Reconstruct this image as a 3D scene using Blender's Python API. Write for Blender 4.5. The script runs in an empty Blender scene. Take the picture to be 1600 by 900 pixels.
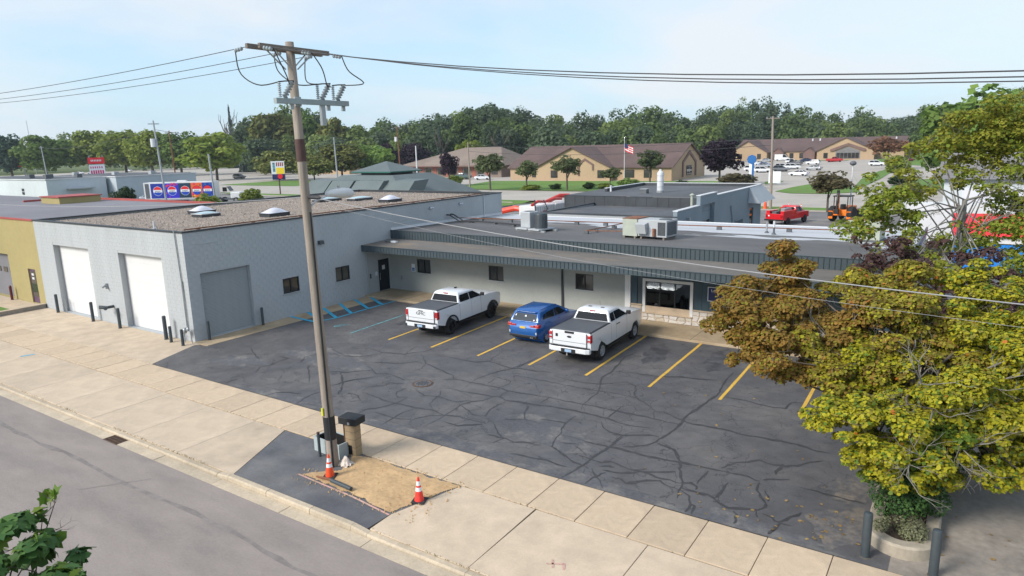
import bpy, bmesh, math, random
from mathutils import Vector, Matrix
from math import radians, sin, cos, pi
R_ = random.Random(7)
S = bpy.context.scene
COL = S.collection
# ------------------------------------------------------------------ camera
cd = bpy.data.cameras.new("camera"); cam = bpy.data.objects.new("camera", cd); COL.objects.link(cam)
cd.sensor_width = 36; cd.lens = 24.0336; cd.clip_start = .1; cd.clip_end = 6000
cam.matrix_world = Matrix(((0.83178971, -0.0918353, 0.54744147, 31.7817),
                           (0.55445944, 0.18448327, -0.81150517, -18.5507),
                           (-0.02646898, 0.97853574, 0.20437024, 9.2654), (0, 0, 0, 1)))
S.camera = cam
# ------------------------------------------------------------------ sky, sun, exposure
SUN = Vector((-.68, -1.28, 1.0)).normalized()            # towards the sun
w = bpy.data.worlds.new("World"); S.world = w; w.use_nodes = True
nt = w.node_tree; nt.nodes.clear()
sky = nt.nodes.new("ShaderNodeTexSky"); sky.sky_type = 'NISHITA'; sky.sun_disc = False
sky.sun_elevation = math.asin(SUN.z); sky.sun_rotation = math.atan2(SUN.x, SUN.y)
sky.air_density = 1.0; sky.dust_density = .7; sky.ozone_density = 1.6; sky.altitude = 200
tc = nt.nodes.new("ShaderNodeTexCoord")
sp = nt.nodes.new("ShaderNodeSeparateXYZ"); nt.links.new(tc.outputs['Generated'], sp.inputs[0])
def wm(op, a, b):
    n = nt.nodes.new("ShaderNodeMath"); n.operation = op
    for i, v in enumerate((a, b)):
        if isinstance(v, (int, float)): n.inputs[i].default_value = v
        else: nt.links.new(v, n.inputs[i])
    return n.outputs[0]
zz = wm('ADD', wm('ABSOLUTE', sp.outputs[2], 0), .16)
cx = nt.nodes.new("ShaderNodeCombineXYZ")
nt.links.new(wm('DIVIDE', sp.outputs[0], zz), cx.inputs[0]); nt.links.new(wm('DIVIDE', sp.outputs[1], zz), cx.inputs[1])
mp = nt.nodes.new("ShaderNodeMapping"); mp.inputs['Location'].default_value = (0.12, 1.16, 0); mp.inputs['Scale'].default_value = (.62, .62, 1); nt.links.new(cx.outputs[0], mp.inputs[0])
nz = nt.nodes.new("ShaderNodeTexNoise"); nz.inputs['Scale'].default_value = .55; nz.inputs['Detail'].default_value = 7; nz.inputs['Roughness'].default_value = .52; nz.inputs['Distortion'].default_value = .35
nt.links.new(mp.outputs[0], nz.inputs['Vector'])
cr = nt.nodes.new("ShaderNodeValToRGB"); cr.color_ramp.elements[0].position = .42; cr.color_ramp.elements[1].position = .56
nt.links.new(nz.outputs[0], cr.inputs[0])
hz = nt.nodes.new("ShaderNodeMapRange"); hz.inputs[1].default_value = 0; hz.inputs[2].default_value = .3; hz.inputs[3].default_value = .92; hz.inputs[4].default_value = .25
nt.links.new(sp.outputs[2], hz.inputs[0])
m0 = nt.nodes.new("ShaderNodeMixRGB"); nt.links.new(hz.outputs[0], m0.inputs[0]); nt.links.new(sky.outputs[0], m0.inputs[1]); m0.inputs[2].default_value = (2.45, 3.35, 4.1, 1)
mx = nt.nodes.new("ShaderNodeMixRGB"); nt.links.new(wm('MULTIPLY', cr.outputs[0], .9), mx.inputs[0]); nt.links.new(m0.outputs[0], mx.inputs[1]); mx.inputs[2].default_value = (3.85, 4.05, 4.25, 1)
bg = nt.nodes.new("ShaderNodeBackground"); bg.inputs['Strength'].default_value = .1
wo = nt.nodes.new("ShaderNodeOutputWorld")
nt.links.new(mx.outputs[0], bg.inputs[0]); nt.links.new(bg.outputs[0], wo.inputs[0])
ld = bpy.data.lights.new("sun", 'SUN'); ld.energy = 1.8; ld.angle = radians(20); ld.color = (1, .95, .87)
lo = bpy.data.objects.new("sun", ld); COL.objects.link(lo); lo.rotation_euler = (-SUN).to_track_quat('-Z', 'Y').to_euler(); lo.location = (0, 0, 60)
S.view_settings.view_transform = 'Standard'; S.view_settings.look = 'None'; S.view_settings.exposure = 1.18; S.view_settings.gamma = 1
S.render.engine = 'CYCLES'; S.cycles.max_bounces = 5; S.cycles.diffuse_bounces = 2; S.cycles.glossy_bounces = 2; S.cycles.transmission_bounces = 4; S.cycles.transparent_max_bounces = 4
S.render.resolution_x = 1024; S.render.resolution_y = 576

# ------------------------------------------------------------------ materials
def lin(c): return tuple((x / 255 / 12.92 if x / 255 <= .04045 else ((x / 255 + .055) / 1.055) ** 2.4) for x in c)
MATS = {}
def mat(name, col, rough=.7, var=.12, scale=3., big=.25, bump=0., bscale=40., metal=0., spec=.5, col2=None, mask=None, ocoord='Object', rnd=0., coat=0., stretch=None):
    """Principled material: base colour varied by a fine and a broad noise; col2 appears in noise patches (mask=(scale,lo,hi))"""
    m = bpy.data.materials.new(name); m.use_nodes = True; n = m.node_tree.nodes; l = m.node_tree.links
    b = n['Principled BSDF']; b.inputs['Roughness'].default_value = rough; b.inputs['Metallic'].default_value = metal
    b.inputs['Specular IOR Level'].default_value = spec
    if coat: b.inputs['Coat Weight'].default_value = coat; b.inputs['Coat Roughness'].default_value = .06
    t = n.new("ShaderNodeTexCoord"); vec = t.outputs[ocoord]
    if stretch:
        mpn = n.new("ShaderNodeMapping"); mpn.inputs['Scale'].default_value = stretch; l.new(vec, mpn.inputs[0]); vec = mpn.outputs[0]
    def noise(s, d=4, rg=.6):
        q = n.new("ShaderNodeTexNoise"); q.inputs['Scale'].default_value = s; q.inputs['Detail'].default_value = d; q.inputs['Roughness'].default_value = rg
        l.new(vec, q.inputs['Vector']); return q.outputs[0]
    def rng(v, a, c, lo, hi):
        q = n.new("ShaderNodeMapRange"); l.new(v, q.inputs[0])
        for i, x in enumerate((a, c, lo, hi)): q.inputs[i + 1].default_value = x
        return q.outputs[0]
    cur = n.new("ShaderNodeRGB"); cur.outputs[0].default_value = (*col, 1); cur = cur.outputs[0]
    if col2 is not None:
        q = n.new("ShaderNodeMixRGB"); q.inputs[2].default_value = (*col2, 1); l.new(cur, q.inputs[1])
        l.new(rng(noise(mask[0], 6, .62), mask[1], mask[2], 0, 1), q.inputs[0]); cur = q.outputs[0]
    def mul(v):
        nonlocal cur
        q = n.new("ShaderNodeVectorMath"); q.operation = 'SCALE'; l.new(cur, q.inputs[0]); l.new(v, q.inputs['Scale']); cur = q.outputs[0]
    if var: mul(rng(noise(scale), .25, .75, 1 - var, 1 + var))
    if big: mul(rng(noise(scale * .07, 3), .3, .7, 1 - big * .5, 1 + big * .5))
    if rnd:
        oi = n.new("ShaderNodeObjectInfo"); mul(rng(oi.outputs['Random'], 0, 1, 1 - rnd, 1 + rnd))
    l.new(cur, b.inputs['Base Color'])
    if bump:
        q = n.new("ShaderNodeBump"); q.inputs['Strength'].default_value = bump; q.inputs['Distance'].default_value = .02
        l.new(noise(bscale, 3), q.inputs['Height']); l.new(q.outputs[0], b.inputs['Normal'])
    MATS[name] = m; return m
def flat(name, rgb, rough=.5, **k): return mat(name, lin(rgb), rough, var=k.pop('var', .05), big=k.pop('big', .06), **k)
def glass(name, col=(.02, .025, .03), rough=.04):
    m = mat(name, col, rough, var=.1, big=.2, spec=.8); return m

# ------------------------------------------------------------------ mesh helpers
class MB:
    def __init__(s): s.v = []; s.f = []
    def add(s, vs, fs):
        o = len(s.v); s.v += [tuple(p) for p in vs]; s.f += [tuple(i + o for i in f) for f in fs]; return s
    def box(s, x0, x1, y0, y1, z0, z1):
        return s.add([(x0, y0, z0), (x1, y0, z0), (x1, y1, z0), (x0, y1, z0), (x0, y0, z1), (x1, y0, z1), (x1, y1, z1), (x0, y1, z1)],
                     [(3, 2, 1, 0), (4, 5, 6, 7), (0, 1, 5, 4), (1, 2, 6, 5), (2, 3, 7, 6), (3, 0, 4, 7)])
    def cbox(s, c, d, rz=0, rx=0):
        m = Matrix.Translation(c) @ Matrix.Rotation(rz, 4, 'Z') @ Matrix.Rotation(rx, 4, 'X')
        x, y, z = d[0] / 2, d[1] / 2, d[2] / 2; o = len(s.v); s.box(-x, x, -y, y, -z, z)
        s.v[o:] = [tuple(m @ Vector(p)) for p in s.v[o:]]; return s
    def prism(s, poly, z0, z1, axis='z'):
        n = len(poly)
        def P(a, b, c): return {'z': (a, b, c), 'y': (a, c, b), 'x': (c, a, b)}[axis]
        vs = [P(a, b, z0) for a, b in poly] + [P(a, b, z1) for a, b in poly]
        fs = [tuple(range(n - 1, -1, -1)), tuple(range(n, 2 * n))] + [(i, (i + 1) % n, n + (i + 1) % n, n + i) for i in range(n)]
        return s.add(vs, fs)
    def quad(s, *p): return s.add(p, [tuple(range(len(p)))])
    def tube(s, pts, r, n=8, cap=True):
        pts = [Vector(p) for p in pts]; rs = r if isinstance(r, (list, tuple)) else [r] * len(pts)
        o = len(s.v); ref = None
        for i, p in enumerate(pts):
            d = (pts[min(i + 1, len(pts) - 1)] - pts[max(i - 1, 0)])
            if d.length < 1e-9: d = Vector((0, 0, 1))
            d.normalize()
            if ref is None: ref = Vector((1, 0, 0)) if abs(d.x) < .8 else Vector((0, 1, 0))
            u = (ref - d * ref.dot(d)).normalized(); v = d.cross(u); ref = u
            for k in range(n):
                a = 2 * pi * k / n; s.v.append(tuple(p + (u * cos(a) + v * sin(a)) * rs[i]))
        for i in range(len(pts) - 1):
            for k in range(n):
                a = o + i * n + k; b = o + i * n + (k + 1) % n; s.f.append((a, b, b + n, a + n))
        if cap:
            s.f.append(tuple(o + n - 1 - k for k in range(n))); e = o + (len(pts) - 1) * n; s.f.append(tuple(e + k for k in range(n)))
        return s
    def cyl(s, c, r, h, n=16, r2=None): return s.tube([c, (c[0], c[1], c[2] + h)], [r, r if r2 is None else r2], n)
    def lathe(s, c, prof, n=16, cap=True):
        o = len(s.v); m = len(prof)
        for r, z in prof:
            for k in range(n): a = 2 * pi * k / n; s.v.append((c[0] + r * cos(a), c[1] + r * sin(a), c[2] + z))
        for i in range(m - 1):
            for k in range(n): a = o + i * n + k; b = o + i * n + (k + 1) % n; s.f.append((a, b, b + n, a + n))
        if cap: s.f.append(tuple(o + n - 1 - k for k in range(n))); s.f.append(tuple(o + (m - 1) * n + k for k in range(n)))
        return s
    def ball(s, c, r, n=10, m=6):
        rx, ry, rz = r if isinstance(r, (tuple, list)) else (r, r, r); o = len(s.v)
        for i in range(m + 1):
            t = pi * i / m
            for k in range(n): a = 2 * pi * k / n; s.v.append((c[0] + rx * sin(t) * cos(a), c[1] + ry * sin(t) * sin(a), c[2] - rz * cos(t)))
        for i in range(m):
            for k in range(n): a = o + i * n + k; b = o + i * n + (k + 1) % n; s.f.append((a, b, b + n, a + n))
        return s
    def xf(s, m, o=0): s.v[o:] = [tuple(m @ Vector(p)) for p in s.v[o:]]; return s
    def mesh(s, name='m'):
        me = bpy.data.meshes.new(name); me.from_pydata(s.v, [], s.f); me.update(); return me
    def build(s, name, m, parent=None, smooth=False, bevel=0., seg=2, loc=None, rz=None, auto=None):
        o = bpy.data.objects.new(name, s.mesh(name)); COL.objects.link(o)
        if m is not None:
            for q in (m if isinstance(m, list) else [m]): o.data.materials.append(MATS[q] if isinstance(q, str) else q)
        if smooth or auto:
            o.data.polygons.foreach_set('use_smooth', [True] * len(o.data.polygons))
            if auto: o.data.set_sharp_from_angle(angle=radians(auto))
        if bevel:
            b = o.modifiers.new('bevel', 'BEVEL'); b.width = bevel; b.segments = seg; b.limit_method = 'ANGLE'; b.angle_limit = radians(35)
        if parent: o.parent = parent
        if loc is not None: o.location = loc
        if rz is not None: o.rotation_euler.z = rz
        return o
def tag(o, label=None, cat=None, group=None, kind=None):
    if label: o['label'] = label
    if cat: o['category'] = cat
    if group: o['group'] = group
    if kind: o['kind'] = kind
    return o
def thing(name, label, cat, loc=(0, 0, 0), rz=0, group=None):
    o = bpy.data.objects.new(name, None); COL.objects.link(o); o.location = loc; o.rotation_euler.z = rz; o.empty_display_size = .3
    return tag(o, label, cat, group)
def struct(name, mb, m, **k): return tag(mb.build(name, m, **k), kind='structure')
def inst(name, me, parent, loc=(0, 0, 0), rz=0, sc=None, m=None):
    o = bpy.data.objects.new(name, me); COL.objects.link(o); o.parent = parent; o.location = loc; o.rotation_euler.z = rz
    if sc: o.scale = sc
    return o
def copy_tree(o, parent=None):
    c = o.copy(); COL.objects.link(c); c.parent = parent
    for ch in list(o.children): copy_tree(ch, c)
    return c
def fillpoly(pts, z):
    return MB().add([(x, y, z) for x, y in pts], [tuple(range(len(pts)))])
def wall(mb, axis, at, a0, a1, z0, z1, opens, depth, sgn=1):
    """wall skin in plane axis=at spanning a0..a1 / z0..z1 with openings (b0,b1,c0,c1[,depth]); reveals go inward (sgn = inward sign)"""
    A = sorted({a0, a1, *[o[0] for o in opens], *[o[1] for o in opens]}); Z = sorted({z0, z1, *[o[2] for o in opens], *[o[3] for o in opens]})
    P = (lambda a, z, d=0: (at + d * sgn, a, z)) if axis == 'x' else (lambda a, z, d=0: (a, at + d * sgn, z))
    for i in range(len(A) - 1):
        for j in range(len(Z) - 1):
            if any(o[0] <= A[i] and A[i + 1] <= o[1] and o[2] <= Z[j] and Z[j + 1] <= o[3] for o in opens): continue
            mb.quad(P(A[i], Z[j]), P(A[i + 1], Z[j]), P(A[i + 1], Z[j + 1]), P(A[i], Z[j + 1]))
    for o in opens:
        d = o[4] if len(o) > 4 else depth; b0, b1, c0, c1 = o[:4]
        mb.quad(P(b0, c0), P(b0, c1), P(b0, c1, d), P(b0, c0, d)); mb.quad(P(b1, c0), P(b1, c1), P(b1, c1, d), P(b1, c0, d))
        mb.quad(P(b0, c1), P(b1, c1), P(b1, c1, d), P(b0, c1, d)); mb.quad(P(b0, c0), P(b1, c0), P(b1, c0, d), P(b0, c0, d))
    return mb
def text(name, body, size, m, parent, loc, rot, ext=.004, align='CENTER', sx=1):
    c = bpy.data.curves.new(name, 'FONT'); c.body = body; c.size = size; c.extrude = ext; c.align_x = align; c.align_y = 'CENTER'
    o = bpy.data.objects.new(name, c); COL.objects.link(o); dg = bpy.context.evaluated_depsgraph_get()
    me = bpy.data.meshes.new_from_object(o.evaluated_get(dg)); bpy.data.objects.remove(o); bpy.data.curves.remove(c)
    o = bpy.data.objects.new(name, me); COL.objects.link(o); me.materials.append(MATS[m]); o.parent = parent; o.location = loc; o.rotation_euler = rot; o.scale = (sx, 1, 1)
    return o

# ================================================================== SETTING: ground, street, pavements
mat('grass', (.085, .12, .022), .95, var=.35, scale=2.2, big=.35, col2=(.16, .15, .05), mask=(.5, .52, .75))
mat('lawn', (.10, .20, .025), .95, var=.22, scale=1.6, big=.25, col2=(.15, .17, .04), mask=(.25, .5, .8))
mat('street_concrete', (.272, .233, .209), .9, var=.10, scale=26, big=.16, col2=(.225, .195, .178), mask=(.8, .48, .7), bump=.15, bscale=90, stretch=(.35, 1, 1))
mat('gutter_concrete', (.47, .39, .285), .9, var=.14, scale=14, big=.3, rnd=.08, bump=.2, bscale=60)
mat('walk_concrete', (.53, .41, .285), .88, var=.09, scale=30, big=.22, rnd=.11, bump=.15, bscale=80, col2=(.42, .33, .235), mask=(1.6, .5, .75))
mat('apron_concrete', (.53, .425, .31), .88, var=.07, scale=18, big=.25, rnd=.055, bump=.1, bscale=70, col2=(.43, .345, .25), mask=(.7, .52, .8))
mat('porch_concrete', (.40, .31, .20), .85, var=.12, scale=9, big=.4, col2=(.28, .20, .115), mask=(.45, .5, .72), bump=.1)
mat('joint', (.10, .085, .06), .95, var=.4, scale=5)
mat('far_concrete', (.40, .365, .32), .9, var=.07, scale=2, big=.22)
mat('side_concrete', (.29, .255, .215), .92, var=.2, scale=5, big=.6, col2=(.17, .145, .12), mask=(.4, .5, .75), bump=.2)
mat('far_asphalt', (.17, .165, .165), .9, var=.15, scale=2, big=.4, col2=(.26, .24, .21), mask=(.2, .5, .7))
mat('dirt', (.50, .335, .175), .97, var=.16, scale=9, big=.3, col2=(.42, .28, .145), mask=(2.6, .5, .75), bump=.2, bscale=30)
mat('soil', (.07, .05, .035), .97, var=.5, scale=12)
mat('crack', (.044, .042, .043), .55, var=.3, scale=6)
mat('yellow_paint', (.66, .40, .06), .7, var=.12, scale=12, col2=(.16, .12, .07), mask=(3.2, .58, .78))
mat('blue_paint', (.035, .40, .62), .65, var=.1, scale=12, col2=(.07, .2, .27), mask=(2.5, .6, .85))
mat('faded_blue_paint', (.13, .38, .42), .75, var=.15, scale=12, col2=(.07, .08, .085), mask=(2.2, .46, .66))
mat('pink_paint', (.6, .34, .30), .8, var=.2, scale=9, col2=(.4, .3, .2), mask=(2, .45, .7))
# sealed asphalt of the car park: worn dusty patches and a fine web of cracks
def asphalt(name, base, dust, lo, hi, web=.72, sc0=.63):
    m = mat(name, base, .62, var=.16, scale=22, big=.35, col2=dust, mask=(.33, lo, hi), bump=.25, bscale=120)
    n = m.node_tree.nodes; l = m.node_tree.links; b = n['Principled BSDF']; src = b.inputs['Base Color'].links[0].from_socket
    t = n.new('ShaderNodeTexCoord'); nz = n.new('ShaderNodeTexNoise'); nz.inputs['Scale'].default_value = .9; nz.inputs['Detail'].default_value = 4; l.new(t.outputs['Object'], nz.inputs['Vector'])
    mxv = n.new('ShaderNodeMixRGB'); mxv.inputs[0].default_value = .16; l.new(t.outputs['Object'], mxv.inputs[1]); 
    sc = n.new('ShaderNodeVectorMath'); sc.operation = 'SCALE'; sc.inputs['Scale'].default_value = 9; l.new(nz.outputs['Color'], sc.inputs[0]); l.new(sc.outputs[0], mxv.inputs[2])
    v = n.new('ShaderNodeTexVoronoi'); v.feature = 'DISTANCE_TO_EDGE'; v.inputs['Scale'].default_value = 1.15; l.new(mxv.outputs[0], v.inputs['Vector'])
    r = n.new('ShaderNodeMapRange'); l.new(v.outputs['Distance'], r.inputs[0])
    for i, x in enumerate((.0, .018, web, 0)): r.inputs[i + 1].default_value = x
    n2 = n.new('ShaderNodeTexNoise'); n2.inputs['Scale'].default_value = .16; l.new(t.outputs['Object'], n2.inputs['Vector'])
    r2 = n.new('ShaderNodeMapRange'); l.new(n2.outputs[0], r2.inputs[0])
    for i, x in enumerate((.34, .5, 0, 1)): r2.inputs[i + 1].default_value = x
    f = n.new('ShaderNodeMath'); f.operation = 'MULTIPLY'; l.new(r.outputs[0], f.inputs[0]); l.new(r2.outputs[0], f.inputs[1])
    q = n.new('ShaderNodeMixRGB'); l.new(f.outputs[0], q.inputs[0]); l.new(src, q.inputs[1]); q.inputs[2].default_value = (.022, .022, .024, 1)
    # pale scuffs
    n3 = n.new('ShaderNodeTexNoise'); n3.inputs['Scale'].default_value = 1.3; n3.inputs['Detail'].default_value = 8; n3.inputs['Roughness'].default_value = .7
    mp3 = n.new('ShaderNodeMapping'); mp3.inputs['Scale'].default_value = (.45, 1.6, 1); mp3.inputs['Rotation'].default_value = (0, 0, .5); l.new(t.outputs['Object'], mp3.inputs[0]); l.new(mp3.outputs[0], n3.inputs['Vector'])
    r3 = n.new('ShaderNodeMapRange'); l.new(n3.outputs[0], r3.inputs[0])
    for i, x in enumerate((sc0, sc0 + .11, 0, .55)): r3.inputs[i + 1].default_value = x
    q2 = n.new('ShaderNodeMixRGB'); l.new(r3.outputs[0], q2.inputs[0]); l.new(q.outputs[0], q2.inputs[1]); q2.inputs[2].default_value = (.19, .175, .15, 1)
    l.new(q2.outputs[0], b.inputs['Base Color'])
asphalt('lot_asphalt', (.093, .090, .093), (.145, .136, .128), .46, .72)
asphalt('patch_asphalt', (.095, .095, .103), (.165, .16, .155), .4, .66, .2, .56)

struct('ground', MB().quad((-3000, -2500, -.3), (2500, -2500, -.3), (2500, 4000, -.3), (-3000, 4000, -.3)), 'grass')
st = struct('street', MB().quad((-400, -16.6, -.12), (200, -16.6, -.12), (200, -8.36, -.12), (-400, -8.36, -.12)), 'street_concrete')
mat('tar_seam', (.212, .186, .170), .8, var=.25, scale=3, col2=(.235, .205, .187), mask=(1.2, .5, .72))
mb = MB(); xs = [-14 + i * .55 for i in range(90)]; rr = random.Random(3); yy = [(-9.62 + .05 * sin(x * .9) + rr.uniform(-.04, .04) - max(0, x - 17) * .03) for x in xs]; ww = [rr.uniform(.03, .11) for x in xs]
for i in range(len(xs) - 1): mb.quad((xs[i], yy[i] - ww[i], -.116), (xs[i + 1], yy[i + 1] - ww[i + 1], -.116), (xs[i + 1], yy[i + 1] + ww[i + 1], -.116), (xs[i], yy[i] + ww[i], -.116))
tag(mb.build('tar_seam', 'tar_seam', st)); 
mb = MB(); mb.quad((11.1, -10.55, -.115), (11.16, -10.57, -.115), (12.36, -9.1, -.115), (12.3, -9.08, -.115)); mb.build('street_joint', 'tar_seam', st)
struct('verge', MB().box(-400, 200, -24, -16.6, -.29, .02), 'grass')
# kerb and gutter, cast in lengths
gut = struct('gutter', MB().box(-60, 45, -8.38, -7.98, -.28, -.155), 'joint')
for i in range(34):
    x0 = -59 + i * 3.05; MB().box(x0 + .012, x0 + 3.038, -8.36, -7.99, -.25, -.112 + rr.uniform(-.004, .004)).build('gutter_length', 'gutter_concrete', gut)
krb = struct('kerb', MB().box(-60, 45, -7.99, -7.80, -.28, -.13), 'joint')
def kerb(x0, x1, h0, h1):
    ys = [(-7.985, -.12), (-7.965, None), (-7.93, 1), (-7.80, 1), (-7.80, -.2), (-7.985, -.2)]
    vs = []
    for x, h in ((x0, h0), (x1, h1)):
        vs += [(x, -7.985, -.26), (x, -7.975, max(h - .04, -.118)), (x, -7.94, h), (x, -7.803, h), (x, -7.803, -.26)]
    MB().add(vs, [(0, 1, 6, 5), (1, 2, 7, 6), (2, 3, 8, 7), (3, 4, 9, 8), (0, 4, 3, 2, 1), (5, 6, 7, 8, 9)]).build('kerb_length', 'gutter_concrete', krb)
kx = [-60 + 3.05 * i for i in range(24)]; kx = [x for x in kx if x < 12.5] + [13.9]
for a, b in zip(kx[:-1], kx[1:]): kerb(a + .01, b - .01, -.035, -.035)
kerb(13.91, 14.45, -.035, .03)
for a, b in ((14.46, 16.2), (16.22, 18.0), (18.02, 19.55)): kerb(a, b, .03, .03)
kerb(19.56, 20.1, .03, -.035)
for i in range(8): kerb(20.11 + i * 3.05, 23.15 + i * 3.05, -.035, -.035)
# storm drain in the gutter
dr = thing('storm_drain', 'rusty iron storm drain grate set in the street gutter', 'storm drain', (8.5, -8.2, -.105))
mat('rust_iron', (.12, .07, .045), .8, var=.4, scale=9, metal=.3)
mb = MB().box(-.42, .42, -.2, -.17, 0, .012).box(-.42, .42, .17, .2, 0, .012).box(-.42, -.39, -.17, .17, 0, .012).box(.39, .42, -.17, .17, 0, .012); mb.build('frame', 'rust_iron', dr)
for i in range(9): MB().box(-.36 + i * .085, -.325 + i * .085, -.17, .17, 0, .011).build('bar', 'rust_iron', dr)
for y in (-.06, .06): MB().box(-.39, .39, y - .015, y + .015, .0, .009).build('cross_bar', 'rust_iron', dr)
flat('black_void', (14, 13, 12), .9); MB().box(-.4, .4, -.18, .18, -.003, .002).build('pit', 'black_void', dr)
# pavement slabs
sw = struct('sidewalk', MB().box(-45, 45, -4.86, -3.10, -.2, -.028), 'joint')
def slab_mesh(x0, x1, y0, y1, t=.1):
    b = .008; z = 0
    return MB().add([(x0, y0, -t), (x1, y0, -t), (x1, y1, -t), (x0, y1, -t), (x0, y0, z - b), (x1, y0, z - b), (x1, y1, z - b), (x0, y1, z - b), (x0 + b, y0 + b, z), (x1 - b, y0 + b, z), (x1 - b, y1 - b, z), (x0 + b, y1 - b, z)],
        [(0, 1, 5, 4), (1, 2, 6, 5), (2, 3, 7, 6), (3, 0, 4, 7), (4, 5, 9, 8), (5, 6, 10, 9), (6, 7, 11, 10), (7, 4, 8, 11), (8, 9, 10, 11)])
sm = slab_mesh(-.703, .703, -.855, .855).mesh('slab'); sm.materials.append(MATS['walk_concrete'])
for i in range(-44, 14):
    o = inst('slab', sm, sw, (19.245 + i * 1.4235, -3.975, .004 + rr.uniform(-.004, .004))); o.rotation_euler = (rr.uniform(-.003, .003), rr.uniform(-.003, .003), 0)
ap = struct('driveway_apron', MB().add([(-45, -7.8, -.03), (14.48, -7.8, -.03), (13.1, -4.86, -.03), (-45, -4.86, -.03)], [(0, 1, 2, 3)]), 'joint')
am = slab_mesh(-1.368, 1.368, -1.462, 1.462).mesh('apron_slab'); am.materials.append(MATS['apron_concrete'])
for i in range(20):
    x = 11.52 - 1.375 - 2.75 * i; MBo = inst('slab', am, ap, (x, -6.335, .0 + rr.uniform(-.003, .003)))
    MBo.rotation_euler = (0, 0, rr.uniform(-.002, .002))
mb = MB().prism([(11.53, -7.795), (14.44, -7.795), (13.08, -4.875), (11.53, -4.875)], -.1, .002); mb.build('slab', 'apron_concrete', ap)
ap2 = struct('driveway_apron', MB().add([(20.05, -7.8, -.03), (45, -7.8, -.03), (45, -4.86, -.03), (20.66, -4.86, -.03)], [(0, 1, 2, 3)]), 'joint')
MB().prism([(20.06, -7.795), (23.12, -7.795), (23.08, -4.875), (20.68, -4.875), (20.03, -7.0)], -.1, .001).build('slab', 'apron_concrete', ap2)
for x0, x1 in ((23.13, 26.2), (26.215, 29.3), (29.315, 32.4), (32.415, 35.5), (35.515, 38.6)): slab_mesh(x0, x1, -7.795, -4.875).build('slab', 'apron_concrete', ap2, loc=(0, 0, rr.uniform(-.003, .003)))
gs = struct('forecourt', MB().box(-16.3, 1.7, -3.10, -.02, -.2, -.03), 'joint')
for i in range(4):
    x0 = -16.28 + i * 4.25; x1 = x0 + 4.235
    if i < 3: slab_mesh(x0, x1, -3.095, -.01).build('slab', 'apron_concrete', gs, loc=(0, 0, rr.uniform(-.002, .002)))
    else: MB().prism([(x0, -3.095), (1.58, -3.095), (1.1, -1.98), (.45, -.36), (.6, -.01), (x0, -.01)], -.1, .001).build('slab', 'apron_concrete', gs)
for nm, lst in (('blue', [(-6.0, -5.0, -5.93), (-5.3, -5.75, -5.15)]),):
    mb = MB(); mb.add([(-5.42, -5.62, .009), (-5.3, -5.7, .009), (-5.1, -5.2, .009), (-5.2, -5.12, .009)], [(0, 1, 2, 3)]).build('survey_mark', 'blue_paint', ap)
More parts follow.
